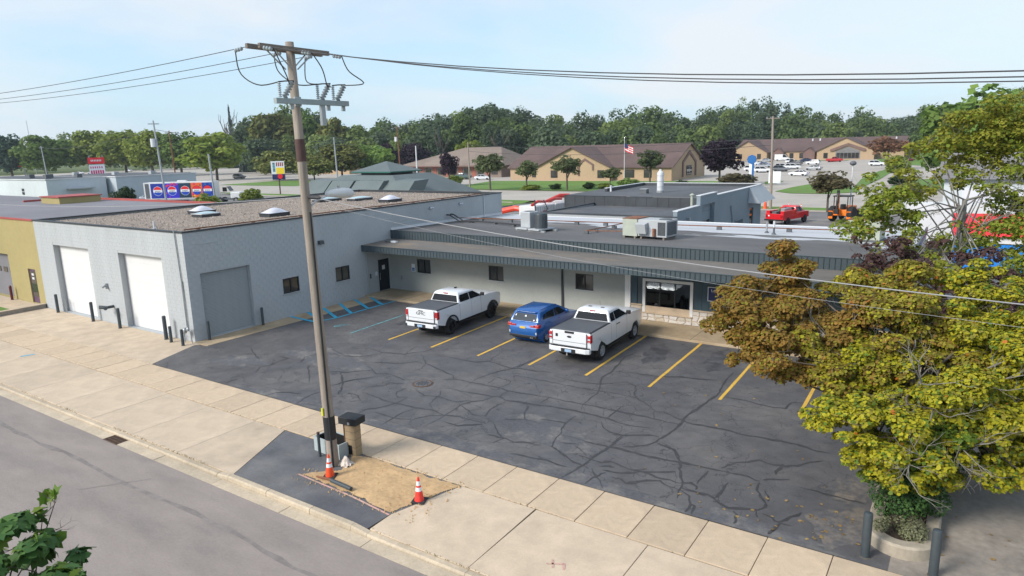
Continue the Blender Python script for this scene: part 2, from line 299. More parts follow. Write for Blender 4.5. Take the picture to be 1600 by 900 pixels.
# the car park
lotp = [(1.60, -3.10), (31.0, -3.10), (31.0, 11.69), (1.46, 11.69), (1.36, 8), (1.3, 4), (1.2, -.08), (.46, -.36), (1.1, -1.98)]
lot = struct('car_park', fillpoly(lotp, 0), 'lot_asphalt')
CR=[(0.1,[(8.76,3.51),(9.63,3.30),(10.24,3.51),(10.79,3.60),(10.91,4.00),(11.26,4.31),(11.51,5.49)]),(0.16,[(11.41,4.05),(12.14,3.47),(12.53,3.06),(13.24,2.86),(13.96,2.58),(14.61,2.38),(14.90,2.09)]),(0.08,[(12.53,3.06),(12.82,2.43),(12.66,2.04)]),(0.09,[(10.36,2.07),(10.94,2.28),(11.55,2.52),(11.97,3.06),(12.54,2.96)]),(0.12,[(12.21,4.27),(12.81,4.27),(13.55,4.25),(14.27,4.24),(14.78,4.68),(15.61,4.47),(16.17,4.33),(16.61,4.54),(17.36,4.58)]),(0.08,[(14.78,4.68),(14.64,5.28),(14.56,5.89)]),(0.12,[(15.71,2.20),(15.77,3.12),(15.95,3.79),(16.23,4.33),(16.34,5.38),(16.34,6.22)]),(0.1,[(14.54,1.71),(14.92,2.07),(15.73,2.12),(16.49,2.12),(17.23,2.12),(17.60,2.01),(18.22,2.05),(18.84,2.17)]),(0.1,[(17.60,2.01),(17.62,1.55),(17.65,1.33),(18.08,1.13),(18.69,1.33),(19.32,1.39)]),(0.08,[(16.00,3.16),(16.59,3.05),(17.08,2.97),(17.20,2.61),(17.14,2.24)]),(0.07,[(16.27,3.05),(16.41,2.59),(16.43,2.29)]),(0.09,[(15.25,1.09),(16.00,1.10),(16.69,1.17),(17.36,1.24),(17.82,1.35)]),(0.1,[(17.48,1.24),(17.30,0.68),(17.04,0.38),(16.87,-0.01),(16.98,-0.38),(17.00,-0.92),(17.05,-1.69),(17.01,-2.25)]),(0.1,[(18.12,1.00),(18.08,0.39),(18.16,-0.12),(18.29,-0.45),(18.62,-0.65),(18.73,-0.91)]),(0.09,[(13.87,0.31),(13.91,-0.25),(14.11,-0.53),(14.34,-0.63),(14.59,-0.41)]),(0.11,[(14.64,-0.39),(14.70,-0.96),(14.56,-1.48),(14.37,-1.88),(14.13,-2.16),(14.19,-2.54)]),(0.1,[(15.68,-1.20),(15.56,-1.61),(15.57,-2.15),(15.62,-2.52),(15.70,-2.92)]),(0.09,[(12.72,-0.92),(13.52,-1.03),(14.28,-1.13),(14.97,-1.10),(15.60,-1.10),(16.21,-0.96),(16.92,-1.11),(17.50,-0.97),(18.18,-0.97),(18.72,-0.98)]),(0.08,[(11.08,-0.94),(11.12,-0.57),(11.25,-0.14),(11.58,0.26),(11.85,0.65)]),(0.1,[(10.06,0.40),(10.68,-0.10),(11.21,-0.52),(11.62,-0.97),(11.99,-1.50)]),(0.08,[(9.70,0.29),(10.32,0.45),(10.68,0.84),(11.10,1.17)]),(0.08,[(12.57,-0.85),(12.51,-0.30),(12.91,0.01),(12.91,0.45),(13.52,0.62)]),(0.08,[(11.83,1.20),(12.44,1.17),(13.25,0.99),(13.57,1.26)]),(0.07,[(10.44,1.60),(11.09,1.26),(11.60,0.98),(11.99,1.19)]),(0.08,[(16.71,0.04),(17.87,-0.56),(18.29,-0.45)]),(0.07,[(15.26,0.84),(15.53,0.36),(15.84,-0.53),(16.17,-0.85)]),(0.07,[(14.33,0.32),(15.10,0.03),(15.66,0.20),(16.54,0.10),(16.96,0.49)]),(0.08,[(16.35,-2.22),(16.28,-1.88),(16.52,-1.47),(16.96,-1.15)]),(0.08,[(17.36,-1.58),(18.02,-1.63),(18.33,-1.33),(18.64,-1.09)]),(0.09,[(18.85,-0.78),(19.33,-1.24),(19.73,-1.60),(19.93,-1.66),(19.80,-2.12)]),(0.1,[(19.06,1.10),(19.33,0.42),(19.62,0.05),(20.18,-0.01)]),(0.07,[(19.03,-0.42),(19.36,-0.20),(19.65,0.01)]),(0.07,[(7.68,2.11),(8.31,2.00),(8.93,2.13),(9.36,2.59),(9.62,3.06)]),(0.07,[(10.79,3.60),(10.59,4.17),(10.42,4.90)]),(0.06,[(12.29,-1.25),(12.85,-1.25),(13.30,-1.61),(13.05,-1.90)]),(0.06,[(14.63,-2.15),(15.25,-2.20),(15.81,-2.15),(16.20,-1.99)]),(0.12,[(16.23,4.33),(16.50,4.52),(17.22,4.50),(17.91,4.70)]),(0.1,[(16.33,4.38),(16.38,5.10),(16.39,6.14)]),(0.08,[(16.74,3.67),(17.55,3.67),(18.50,3.69),(19.38,3.67),(20.22,3.66),(21.02,3.80),(21.67,3.78),(22.01,3.82)]),(0.07,[(18.25,4.43),(19.06,4.26),(19.68,4.27),(20.19,4.38),(20.68,4.74),(20.91,4.96)]),(0.13,[(19.89,9.04),(19.70,8.08),(19.91,6.97),(20.08,6.00),(20.03,5.16),(20.30,4.45),(20.64,3.66),(20.71,2.93),(20.76,2.22),(20.91,1.74)]),(0.1,[(20.88,5.03),(21.14,5.17),(21.58,4.92),(21.79,4.55),(21.90,4.06),(22.30,3.61),(22.78,3.31),(23.18,2.91),(23.44,2.27)]),(0.11,[(17.77,2.03),(18.31,2.10),(19.28,2.18),(20.05,2.18),(20.76,2.22),(21.46,2.27),(22.07,2.24),(22.74,2.26),(23.41,2.25),(23.88,2.20),(24.42,2.20)]),(0.14,[(24.58,5.51),(24.52,4.81),(24.45,4.05),(24.33,3.44),(24.30,2.89),(24.38,2.43),(24.38,1.70),(24.32,1.08),(24.23,0.75),(24.17,0.38),(23.90,0.01),(23.48,-0.29)]),(0.12,[(23.20,2.86),(23.49,2.96),(23.89,2.78),(24.23,2.60),(24.49,2.49),(24.89,2.48),(25.50,2.59)]),(0.08,[(20.18,6.15),(20.75,6.29),(21.46,6.32),(22.00,6.35),(22.66,6.72),(23.38,6.90),(24.09,7.09)]),(0.12,[(18.33,1.19),(18.96,1.26),(19.58,1.40),(20.22,1.49),(20.81,1.55),(21.44,1.51),(22.05,1.46),(22.53,1.36),(23.11,1.32),(23.64,1.45)]),(0.08,[(22.03,2.87),(22.06,2.27),(22.02,1.84),(22.05,1.46)]),(0.11,[(22.03,1.13),(22.28,0.72),(22.65,0.52),(23.10,0.43),(23.44,0.68),(23.83,0.89),(24.16,0.93)]),(0.15,[(23.12,0.38),(23.11,-0.07),(23.15,-0.43),(23.08,-1.00),(23.00,-1.60)]),(0.11,[(21.41,-0.50),(21.82,-0.49),(22.40,-0.54),(22.93,-0.51),(23.28,-0.51),(23.71,-0.52),(24.22,-0.53),(24.63,-0.54),(25.03,-0.45)]),(0.11,[(24.27,0.44),(24.58,0.41),(24.90,0.23),(25.19,-0.11),(25.29,-0.34)]),(0.12,[(21.04,1.14),(21.02,0.61),(21.09,0.15),(21.32,-0.44),(21.39,-0.97),(21.59,-1.40),(21.95,-1.61),(22.26,-1.84)]),(0.09,[(19.10,1.12),(19.31,0.54),(19.65,0.01),(20.06,-0.32)]),(0.09,[(20.08,0.32),(20.61,0.37),(21.03,0.42)]),(0.07,[(21.64,-0.99),(21.89,-0.95),(22.19,-0.83),(22.29,-1.41)]),(0.06,[(18.82,2.39),(18.72,2.73)]),(0.06,[(19.29,1.52),(19.32,2.21)]),(0.15,[(23.14,0.34),(23.12,-0.18),(23.14,-0.49),(23.03,-1.08),(23.00,-1.70),(22.94,-2.21),(22.86,-2.68),(22.82,-3.03)]),(0.11,[(21.56,-1.42),(21.87,-1.55),(22.16,-1.75),(22.44,-1.93),(22.84,-2.03),(23.23,-2.13)]),(0.1,[(19.25,-1.70),(19.52,-1.66),(19.93,-1.66),(20.37,-1.73),(20.79,-1.54),(21.20,-1.52)]),(0.1,[(20.71,-2.45),(21.08,-2.38),(21.56,-2.40),(21.88,-2.26),(22.34,-2.38),(22.60,-2.37)]),(0.1,[(22.58,-1.55),(22.98,-1.56),(23.37,-1.58),(23.59,-1.44),(23.96,-1.52),(24.36,-1.60),(24.63,-1.40)]),(0.09,[(23.43,-1.87),(23.69,-1.72),(23.84,-1.70)]),(0.12,[(23.33,-2.08),(23.47,-2.36),(23.80,-2.61),(24.12,-3.01)]),(0.11,[(23.75,-2.10),(23.66,-2.34),(23.61,-2.55),(23.56,-3.01)]),(0.1,[(23.59,-2.02),(23.97,-1.97),(24.30,-1.82),(24.58,-1.56)]),(0.1,[(24.04,-2.29),(24.29,-2.23),(24.49,-2.41),(24.69,-2.25),(24.96,-1.92),(25.26,-1.82),(25.63,-1.99),(25.88,-2.00)]),(0.1,[(24.36,-1.60),(24.74,-1.56),(25.07,-1.63),(25.52,-1.63),(25.83,-1.66)]),(0.08,[(24.58,-1.56),(24.97,-1.38),(25.45,-1.05)]),(0.1,[(23.17,-0.47),(23.69,-0.48),(24.30,-0.53),(24.86,-0.50),(25.30,-0.43),(25.67,-0.36)]),(0.11,[(24.31,0.46),(24.72,0.38),(25.00,0.18),(25.25,-0.27),(25.40,-0.47)]),(0.14,[(25.43,-0.55),(25.45,-0.82),(25.62,-1.08),(25.86,-1.55),(25.92,-2.10),(26.01,-2.44)]),(0.08,[(22.21,-1.03),(22.48,-1.19),(22.78,-1.43)]),(0.16,[(25.83,-1.57),(26.07,-1.51),(26.24,-1.58),(26.27,-1.77)]),(0.2,[(25.83,-1.57),(25.91,-1.86),(26.13,-1.89),(26.38,-1.90),(26.66,-1.90),(26.87,-2.01),(27.10,-2.21),(27.32,-2.28),(27.63,-2.14),(27.97,-1.98)]),(0.13,[(25.95,-2.00),(26.25,-2.22),(26.43,-2.58),(26.43,-3.02)]),(0.15,[(26.43,-2.58),(26.53,-2.59),(26.60,-3.03)]),(0.18,[(27.98,-2.01),(28.10,-1.72),(28.09,-1.54),(27.85,-1.26),(27.71,-0.95),(27.64,-0.49)]),(0.12,[(27.85,-0.86),(28.03,-1.16),(28.09,-1.43)]),(0.15,[(26.88,-0.94),(26.89,-1.44),(26.87,-1.93)]),(0.12,[(26.25,-0.53),(26.23,-1.03),(26.20,-1.43)]),(0.12,[(24.92,-0.46),(25.38,-0.43),(25.83,-0.40),(26.31,-0.36),(26.74,-0.33)]),(0.12,[(24.58,0.41),(24.87,0.31),(25.15,-0.03),(25.32,-0.37),(25.45,-0.73),(25.59,-1.01)]),(0.12,[(26.45,2.44),(26.99,2.48),(27.52,2.51),(27.90,2.52),(28.28,2.48),(28.59,2.35),(28.94,2.40)]),(0.1,[(26.72,0.36),(27.03,0.59),(27.32,0.86),(27.70,0.79),(28.03,0.88),(28.34,1.08),(28.55,1.44),(28.87,1.77)]),(0.2,[(27.95,0.94),(27.89,0.40),(27.91,0.19)]),(0.09,[(27.68,-0.30),(27.94,-0.11),(28.30,0.09)]),(0.11,[(27.42,-2.31),(27.57,-2.48),(27.63,-2.72),(27.63,-2.93)]),(0.14,[(27.97,-2.02),(28.05,-2.33)]),(0.1,[(28.12,-2.07),(28.37,-2.21),(28.57,-2.29),(28.85,-2.33)]),(0.14,[(28.59,-2.35),(28.52,-2.72),(28.47,-2.98)]),(0.08,[(28.67,-0.21),(29.05,-0.23),(29.44,-0.27),(29.81,-0.28),(30.23,-0.30)]),(0.08,[(26.48,-0.21),(26.58,0.08),(26.74,0.28)]),(0.1,[(28.57,-2.29),(28.76,-1.90),(28.93,-1.55)]),(0.08,[(26.74,-0.33),(27.12,-0.28),(27.50,-0.40),(27.64,-0.41)]),(0.13,[(24.42,1.96),(24.42,2.45),(24.30,2.77),(24.41,3.75),(24.48,4.64),(24.64,5.47),(24.39,6.93),(24.38,8.32)]),(0.1,[(24.43,2.52),(25.01,2.49),(25.72,2.54),(26.28,2.46),(26.83,2.49),(27.43,2.57),(27.89,2.57),(28.52,2.36),(28.98,2.37)]),(0.08,[(24.94,5.42),(25.53,5.46),(26.10,5.35),(26.65,5.25),(27.01,5.39),(27.08,6.06),(27.51,6.23)]),(0.07,[(22.63,6.80),(23.40,6.85),(24.09,7.09)]),(0.08,[(11.41,-2.99),(11.21,-2.34),(11.20,-1.71)]),(0.08,[(9.68,-3.06),(9.79,-2.67),(10.18,-2.37),(10.76,-2.28)]),(0.09,[(8.05,0.37),(9.33,-0.67),(10.00,-1.20)]),(0.09,[(9.97,0.44),(11.09,-0.41),(11.74,-1.07),(12.04,-1.55)]),(0.07,[(11.04,-1.04),(11.21,-0.52),(11.41,0.13)]),(0.07,[(6.96,-3.01),(6.93,-2.39)]),(0.07,[(5.83,0.53),(6.45,0.54),(6.54,-0.57)]),(0.08,[(3.46,0.73),(4.78,0.06),(5.45,-0.23)]),(0.06,[(6.88,-1.48),(6.42,-0.95),(6.64,-0.31)]),(0.07,[(7.45,0.45),(6.98,1.05),(7.14,1.58)]),(0.07,[(7.14,2.51),(8.26,2.20),(9.19,2.27)]),(0.05,[(2.61,-3.07),(1.98,-2.59),(1.67,-2.10)])]
mb = MB(); rr = random.Random(11)
for li, (wd, P) in enumerate(CR):
    zc_ = .0042 + li * .00003
    pts = []
    for (a, b), (c, d) in zip(P[:-1], P[1:]):
        n = max(2, int(math.hypot(c - a, d - b) / .2)); jl = .035
        for k in range(n): t = k / n; pts.append((a + (c - a) * t + rr.uniform(-jl, jl), b + (d - b) * t + rr.uniform(-jl, jl)))
    pts.append(P[-1]); o = len(mb.v); N = len(pts)
    for i, (x, y) in enumerate(pts):
        p0 = pts[max(i - 1, 0)]; p1 = pts[min(i + 1, N - 1)]; dx, dy = p1[0] - p0[0], p1[1] - p0[1]; L = math.hypot(dx, dy) or 1
        h = (.012 + min(wd, .15) * .30) * (.62 + 1.0 * (1 - abs(-.56 * dx + .83 * dy) / L)) * rr.uniform(.5, 1.25) * min(1, .35 + 3 * min(i, N - 1 - i) / N); mb.v += [(x - dy / L * h, y + dx / L * h, zc_), (x + dy / L * h, y - dx / L * h, zc_)]
    mb.f += [(o + 2 * i, o + 2 * i + 1, o + 2 * i + 3, o + 2 * i + 2) for i in range(N - 1)]
tag(mb.build('crack_sealant', 'crack', lot), kind='stuff')
def stripe(name, a, b, wd, m, z=.008):
    a = Vector(a); b = Vector(b); d = (b - a).normalized(); nrm = Vector((-d.y, d.x)) * wd / 2; mb = MB(); n = 10; q = random.Random(int(a.x * 97 + a.y * 13))
    for i in range(n + 1):
        p = a + (b - a) * i / n; e1 = nrm * q.uniform(.85, 1.1); e2 = nrm * q.uniform(.85, 1.1); mb.v += [(p.x + e1.x, p.y + e1.y, z), (p.x - e2.x, p.y - e2.y, z)]
    mb.f = [(2 * i + 1, 2 * i + 3, 2 * i + 2, 2 * i) for i in range(n)]
    return mb.build(name, m, lot)
for i in range(8): stripe('bay_line', (8.40 + 2.737 * i, 5.06), (8.25 + 2.737 * i, 11.66), .125, 'yellow_paint')
stripe('bay_line', (5.78, 5.0), (5.45, 11.6), .09, 'faded_blue_paint')
for a, b in (((2.2, 5.68), (2.62, 6.9)), ((2.62, 6.9), (2.58, 9.3)), ((2.58, 9.3), (2.6, 12.0 - .35))): stripe('hatch_line', a, b, .13, 'blue_paint')
for a, b in (((.02, 5.84), (2.2, 5.68)), ((.03, 7.05), (2.5, 5.95)), ((.05, 8.2), (2.6, 6.9)), ((.05, 9.5), (2.6, 8.06)), ((.05, 10.75), (2.5, 9.45)), ((.05, 11.95), (2.5, 10.6))): stripe('hatch_line', a, b, .21, 'blue_paint', .024)
for a, b in (((3.9, 5.6), (4.1, 6.2)), ((4.1, 6.2), (4.25, 5.9)), ((4.25, 5.9), (4.05, 5.5)), ((3.9, 5.6), (4.05, 5.5)), ((4.25, 5.9), (4.4, 6.25))): stripe('wheelchair_symbol', a, b, .07, 'faded_blue_paint')
struct('wall_walk', MB().prism([(0.001, -.08), (1.19, -.09), (1.29, 4), (1.35, 8), (1.45, 11.66), (0.001, 11.66)], -.1, .016), 'porch_concrete')
pw = struct('front_walk', MB().box(.001, 31, 11.67, 14.16, -.1, .115), 'porch_concrete', bevel=.015)
for x in (3.2, 6.8, 10.4, 14.0, 17.75, 21.4, 25.0, 28.6): MB().box(x - .012, x + .012, 11.66, 14.15, .1, .1175).build('joint', 'joint', pw)
# manhole
mh = thing('manhole', 'round iron storm manhole in the cracked car park', 'manhole', (14.15, 1.0, .006))
MB().cyl((0, 0, 0), .42, .012, 28).build('rim', 'rust_iron', mh)
flat('iron_grey', (92, 92, 94), .6, var=.3, scale=20); mb = MB()
MB().cyl((0, 0, .003), .34, .014, 24).build('lid', 'iron_grey', mh)
for a in range(-3, 4):
    for b in range(-3, 4):
        if a * a + b * b < 10: mb.box(a * .085 - .022, a * .085 + .022, b * .085 - .022, b * .085 + .022, .012, .022)
mb.build('slots', 'black_void', mh)
mat('worn_patch', (.125, .12, .118), .9, var=.3, scale=6, col2=(.092, .092, .10), mask=(1.5, .5, .7))
mb = MB(); rr = random.Random(5); n = 40; mb.v = [(14.2 + (1.0 + .16 * sin(3 * a) + rr.uniform(-.06, .06)) * cos(a) * 1.0, 1.0 + (.85 + rr.uniform(-.06, .06)) * sin(a), .002) for a in [2 * pi * i / n for i in range(n)]]; mb.f = [tuple(range(n))]; mb.build('worn_patch', 'worn_patch', lot)
def silt(name, cx, cy, rx, ry, seed, m, z=.0025):
    q = random.Random(seed); n = 46; o = MB(); ph = [q.uniform(0, 6) for k in range(4)]; R0 = [1 + .22 * sin(2 * a + ph[0]) + .16 * sin(5 * a + ph[1]) + .1 * sin(11 * a + ph[2]) + q.uniform(-.08, .08) for a in [2 * pi * i / n for i in range(n)]]
    o.v = [(min(max(cx + rx * R0[i] * cos(2 * pi * i / n), 1.7), 30.98), max(cy + ry * R0[i] * sin(2 * pi * i / n), -3.09), z) for i in range(n)]; o.f = [tuple(range(n))]; return o.build(name, m, lot)
mat('silt', (.20, .17, .135), .95, var=.3, scale=8, col2=(.095, .093, .098), mask=(1.3, .36, .56)); mat('dust', (.185, .175, .16), .95, var=.25, scale=9, col2=(.095, .095, .103), mask=(1.1, .30, .52)); mat('oil', (.05, .05, .055), .5, var=.3, scale=5, col2=(.092, .092, .101), mask=(1.2, .42, .62))
silt('silt_patch', 30.1, -1.6, .8, 1.2, 1, 'silt'); silt('silt_patch', 29.9, .6, .5, .9, 2, 'silt', .0028)
for k, (x, y, a, b) in enumerate(((19.5, -2.95, 2.6, .5), (23.8, -2.95, 2.4, .45), (28.2, -2.95, 1.8, .45), (15, -2.95, 2.4, .4), (10.2, -2.9, 1.9, .5), (4.8, -.8, 1.5, .7), (8, 1.5, 2.2, 1.2), (20.6, -.6, 2.0, .9))): silt('dust_patch', x, y, a, b, 10 + k, 'dust', .0022 + .0002 * k)
for k, (x, y) in enumerate(((9.6, 8.6), (14.8, 9.4), (17.9, 8.4), (20.7, 9.2), (23.4, 9.4), (6.8, 8.8))): silt('oil_stain', x, y, .55, 1.3, 30 + k, 'oil', .0023 + .0001 * k)
# asphalt patch and dirt excavation around the pole
struct('asphalt_patch', MB().prism([(13.12, -4.88), (14.46, -7.80), (19.98, -7.80), (20.0, -7.02), (20.66, -4.88)], -.1, -.006), 'patch_asphalt')
def relief(name, poly, z, step, amp, m, seed):
    q = random.Random(seed); x0, x1 = min(p[0] for p in poly), max(p[0] for p in poly); y0, y1 = min(p[1] for p in poly), max(p[1] for p in poly)
    def inside(x, y):
        c = False; j = len(poly) - 1
        for i in range(len(poly)):
            (xi, yi), (xj, yj) = poly[i], poly[j]
            if (yi > y) != (yj > y) and x < (xj - xi) * (y - yi) / (yj - yi) + xi: c = not c
            j = i
        return c
    def dist(x, y):
        d = 9
        for (ax, ay), (bx, by) in zip(poly, poly[1:] + poly[:1]):
            L = (bx - ax) ** 2 + (by - ay) ** 2; t = max(0, min(1, ((x - ax) * (bx - ax) + (y - ay) * (by - ay)) / L)); d = min(d, math.hypot(x - ax - t * (bx - ax), y - ay - t * (by - ay)))
        return d
    nx, ny = int((x1 - x0) / step) + 1, int((y1 - y0) / step) + 1; idx = {}; mb = MB()
    from mathutils import noise as N
    for i in range(nx + 1):
        for j in range(ny + 1):
            x, y = x0 + i * step, y0 + j * step
            if inside(x, y):
                e = min(1, dist(x, y) / .25); h = amp * e * (.5 + N.noise((x * 2.2, y * 2.2, seed)) + .25 * N.noise((x * 7, y * 7, seed)) + .22 * N.noise((x * 17, y * 17, seed)))
                idx[i, j] = len(mb.v); mb.v.append((x, y, z + h))
    for i in range(nx):
        for j in range(ny):
            k = [(i, j), (i + 1, j), (i + 1, j + 1), (i, j + 1)]
            if all(c in idx for c in k): mb.f.append(tuple(idx[c] for c in k))
    return mb.build(name, m, smooth=True)
def ragged(poly, j, step, seed):
    q = random.Random(seed); out = []
    for (a, b), (c, d) in zip(poly, poly[1:] + poly[:1]):
        n = max(1, int(math.hypot(c - a, d - b) / step))
        for k in range(n): out.append((a + (c - a) * k / n + q.uniform(-j, j), b + (d - b) * k / n + q.uniform(-j, j)))
    return out
tag(relief('dirt_patch', ragged([(16.15, -6.72), (17.0, -5.95), (16.55, -5.0), (17.1, -4.9), (20.62, -4.9), (19.98, -7.0), (18.5, -6.80), (17.2, -6.78)], .05, .16, 6), .008, .03, .03, 'dirt', 4), kind='structure')
mb = MB(); q = random.Random(15)
for k in range(420):                                             # clods and grit, also spilled past the edge
    x, y = q.uniform(16.0, 20.9), q.uniform(-7.1, -4.75); s = q.uniform(.006, .03) * (1.6 if q.random() < .06 else 1)
    if x < 16.9 and y > -6.3: continue
    a = q.uniform(0, 6); mb.add([(x + s * cos(a + i * 1.57), y + s * sin(a + i * 1.57) * q.uniform(.7, 1), .0) for i in range(4)] + [(x, y, .03 + s * 1.1)], [(0, 1, 4), (1, 2, 4), (2, 3, 4), (3, 0, 4)])
tag(mb.build('dirt_clods', 'dirt', None), 'loose clods and grit scattered over the dirt patch', 'soil', kind='stuff')
mb = MB(); q = random.Random(16)
for k in range(1500):                                            # weeds and grass in the pavement joints
    w_ = q.choice([0, 0, 0, 1, 1, 2])
    if w_ == 0: x, y = q.uniform(2, 14.2) if q.random() < .6 else q.uniform(-20, 14), -7.80 + q.gauss(0, .018)
    elif w_ == 1: x, y = q.uniform(-16, 32), -4.865 + q.gauss(0, .012)
    else: x, y = q.uniform(20, 32), -7.8 + q.gauss(0, .015)
    if math.sin(x * 1.7) + math.sin(x * .63 + 1) < q.uniform(-.6, 1.4): continue
    h = q.uniform(.01, .05); a = q.uniform(0, 6); mb.add([(x - .012 * cos(a), y - .012 * sin(a), -.01), (x + .012 * cos(a), y + .012 * sin(a), -.01), (x + q.uniform(-.03, .03), y + q.uniform(-.03, .03), h)], [(0, 1, 2)])
mat('dry_weed', (.16, .14, .045), .9, var=.4, scale=3, col2=(.07, .10, .025), mask=(.8, .45, .6)); tag(mb.build('joint_weeds', 'dry_weed', None), 'dry weeds growing in the pavement and kerb joints', 'weeds', kind='stuff')
mb = MB(); q = random.Random(2); P = [(16.1, -6.76), (17.2, -6.82), (18.5, -6.88), (20.0, -7.05)]
for i in range(3): mb.quad((P[i][0], P[i][1] - .03, -.001), (P[i + 1][0], P[i + 1][1] - .03, -.001), (P[i + 1][0], P[i + 1][1] + .03, -.001), (P[i][0], P[i][1] + .03, -.001))
tag(mb.build('paint_line', 'pink_paint', None), kind='structure')
for q, (a, b) in enumerate((((24.55, -6.75), (24.9, -6.55)), ((24.9, -6.55), (25.0, -6.75)), ((24.6, -6.55), (24.75, -6.8)))):
    stripe('survey_mark', a, b, .05, 'pink_paint', .012)
# ground beyond the car park
struct('side_yard', MB().quad((31.0, -3.1, -.006), (90, -3.1, -.006), (90, 27.5, -.006), (31.0, 27.5, -.006)), 'side_concrete')
struct('rear_yard', MB().quad((-38, 27.41, -.02), (90, 27.41, -.02), (90, 75, -.02), (-38, 75, -.02)), 'far_asphalt')
struct('west_yard', MB().quad((-115, -3.1, -.03), (-16.3, -3.1, -.03), (-16.3, 75, -.03), (-115, 75, -.03)), 'far_asphalt')
struct('far_street', MB().quad((-900, 80.5, -.05), (300, 80.5, -.05), (300, 101.5, -.05), (-900, 101.5, -.05)), 'far_concrete')
for nm, poly in (('grass_strip', [(0, 75.6), (23, 76.4), (23, 79), (20, 80.2), (0, 80.2)]), ('grass_strip', [(-100, 75.6), (-31, 76), (-29.5, 77.5), (-31, 80), (-100, 80.2)]),
                 ('grass_strip', [(-36, 75.0), (-29, 69.7), (-28.4, 74.5), (-30, 79.3)])): struct(nm, fillpoly(poly, .02 if poly[0][0] != -36 else .024), 'lawn')
struct('yard_kerb', MB().box(0, 23, 75.3, 75.6, -.05, .12).box(-100, -31, 75.3, 75.6, -.05, .12), 'far_concrete')
struct('clinic_lawn', fillpoly([(-68, 103.2), (-24, 103.2), (-10, 105), (-5, 124), (-11.5, 139), (-76, 133)], .03), 'lawn')
struct('clinic_drive', fillpoly([(-130, 101.5), (60, 101.5), (60, 315), (-130, 315)], -.04), 'far_concrete')
struct('grass_strip', fillpoly([(-68, 101.9), (-24, 101.9), (-24, 103.1), (-68, 103.1)], -.01), 'grass')
for poly in ([(2.5, 109.2), (3.1, 121.6), (4.6, 132), (12.6, 125.1), (16.1, 110.5), (11.6, 105), (6, 105.2)], [(13.7, 119.8), (11.3, 149), (10.7, 185.3), (12, 209), (13.9, 196.5), (14.9, 149.3), (14.8, 116.6)],
             [(19.6, 117.5), (19.1, 136), (21.5, 150), (60, 150.5), (60, 116.4)], [(5, 235), (-5, 330), (120, 330), (120, 207), (28.3, 207.5), (15.5, 227.8)], [(-6.1, 137.4), (-4.6, 142.5), (-2.8, 140.2), (-2.4, 131), (-4, 128.6)],
             [(-30, 280), (-10, 280), (-10, 287), (-30, 287)]): struct('grass_island', fillpoly(poly, .02), 'lawn')
struct('grass_island', fillpoly([(-155, 104), (-121, 104), (-121, 127.4), (-136, 136), (-155, 123.7)], .02), 'lawn')
struct('grass_island', fillpoly([(-106, 75.8), (-89.5, 78), (-100, 80.2), (-119.6, 80.2)], .03), 'lawn')
struct('west_road', fillpoly([(-130, 60), (-115, 60), (-115, 75), (-100, 80.5), (-420, 160), (-420, 60)], -.045), 'far_concrete')
struct('west_plaza', fillpoly([(-420, 101.5), (-130, 101.5), (-130, 190), (-420, 260)], -.042), 'far_concrete')

# ================================================================== GARAGE BUILDING
mat('wall_paint', (.41, .432, .44), .75, var=.03, scale=6, big=.12, bump=.03, bscale=60, col2=(.36, .38, .385), mask=(.9, .55, .8), stretch=(2.2, 2.2, .25))
mat('block_paint', (.41, .435, .445), .75, var=.05, scale=8, big=.14, rnd=.012, bump=.05, bscale=60)
mat('office_wall', (.33, .348, .325), .78, var=.05, scale=10, big=.12, bump=.1, bscale=50)
mat('white_door', (.68, .68, .67), .5, var=.03, scale=2, big=.06)
mat('grey_door', (.32, .345, .35), .5, var=.05, scale=3, big=.1)
mat('dark_trim', (.035, .04, .045), .5, var=.15, scale=4)
mat('gravel', (.30, .245, .20), .95, var=.3, scale=16, big=.3, col2=(.20, .16, .13), mask=(13, .49, .56), bump=.7, bscale=12)
mat('fascia', (.052, .072, .082), .45, var=.08, scale=4, big=.1, rnd=.05)
mat('membrane', (.085, .09, .098), .8, var=.12, scale=3, big=.45, col2=(.16, .145, .13), mask=(.28, .55, .8))
mat('membrane_dark', (.045, .052, .06), .7, var=.2, scale=1.4, big=.5)
mat('canopy_roof', (.145, .133, .12), .85, var=.15, scale=3, big=.4, col2=(.24, .18, .115), mask=(.5, .52, .72), stretch=(.5, 1.6, 1))
mat('rust', (.20, .085, .045), .9, var=.4, scale=6)
mat('white_metal', (.62, .63, .64), .45, var=.06, scale=3)
mat('galv', (.36, .38, .39), .42, var=.1, scale=6, metal=.4)
mat('dome', (.66, .66, .72), .3, var=.05, scale=2)
mat('dome_clear', (.45, .58, .60), .15, var=.06, scale=2)
mat('bollard_paint', (.045, .058, .066), .5, var=.15, scale=6)
flat('window_frame', (34, 36, 38), .4); glass('window_glass', (.035, .035, .032)); flat('blind', (122, 116, 106), .8)
flat('door_blue', (20, 32, 42), .45)
GW, GD, GH = 16.2, 27.4, 5.5
gar = thing('garage_building', 'pale grey painted block garage with two white doors and gravel roof', 'building')
fo = [(-13.99, -9.72, .0, 4.14, .34), (-6.42, -2.15, .0, 4.14, .34)]
so = [(.68, 3.55, .03, 3.39, .2), (5.55, 6.68, 1.38, 2.24, .1), (9.43, 10.57, 1.38, 2.26, .1), (13.05, 14.0, .12, 2.18, .08)]
mb = MB(); wall(mb, 'y', .008, -GW, -.008, -.2, GH, fo, .34); mb.build('front_wall', 'wall_paint', gar)
mb = MB(); wall(mb, 'x', -.008, .008, GD, -.2, GH, so, .2, -1); mb.build('side_wall', 'wall_paint', gar)
mb = MB(); mb.quad((-GW, .008, -.2), (-GW, GD, -.2), (-GW, GD, GH), (-GW, .008, GH)).quad((-GW, GD, -.2), (0, GD, -.2), (0, GD, GH), (-GW, GD, GH)); mb.build('rear_wall', 'wall_paint', gar)
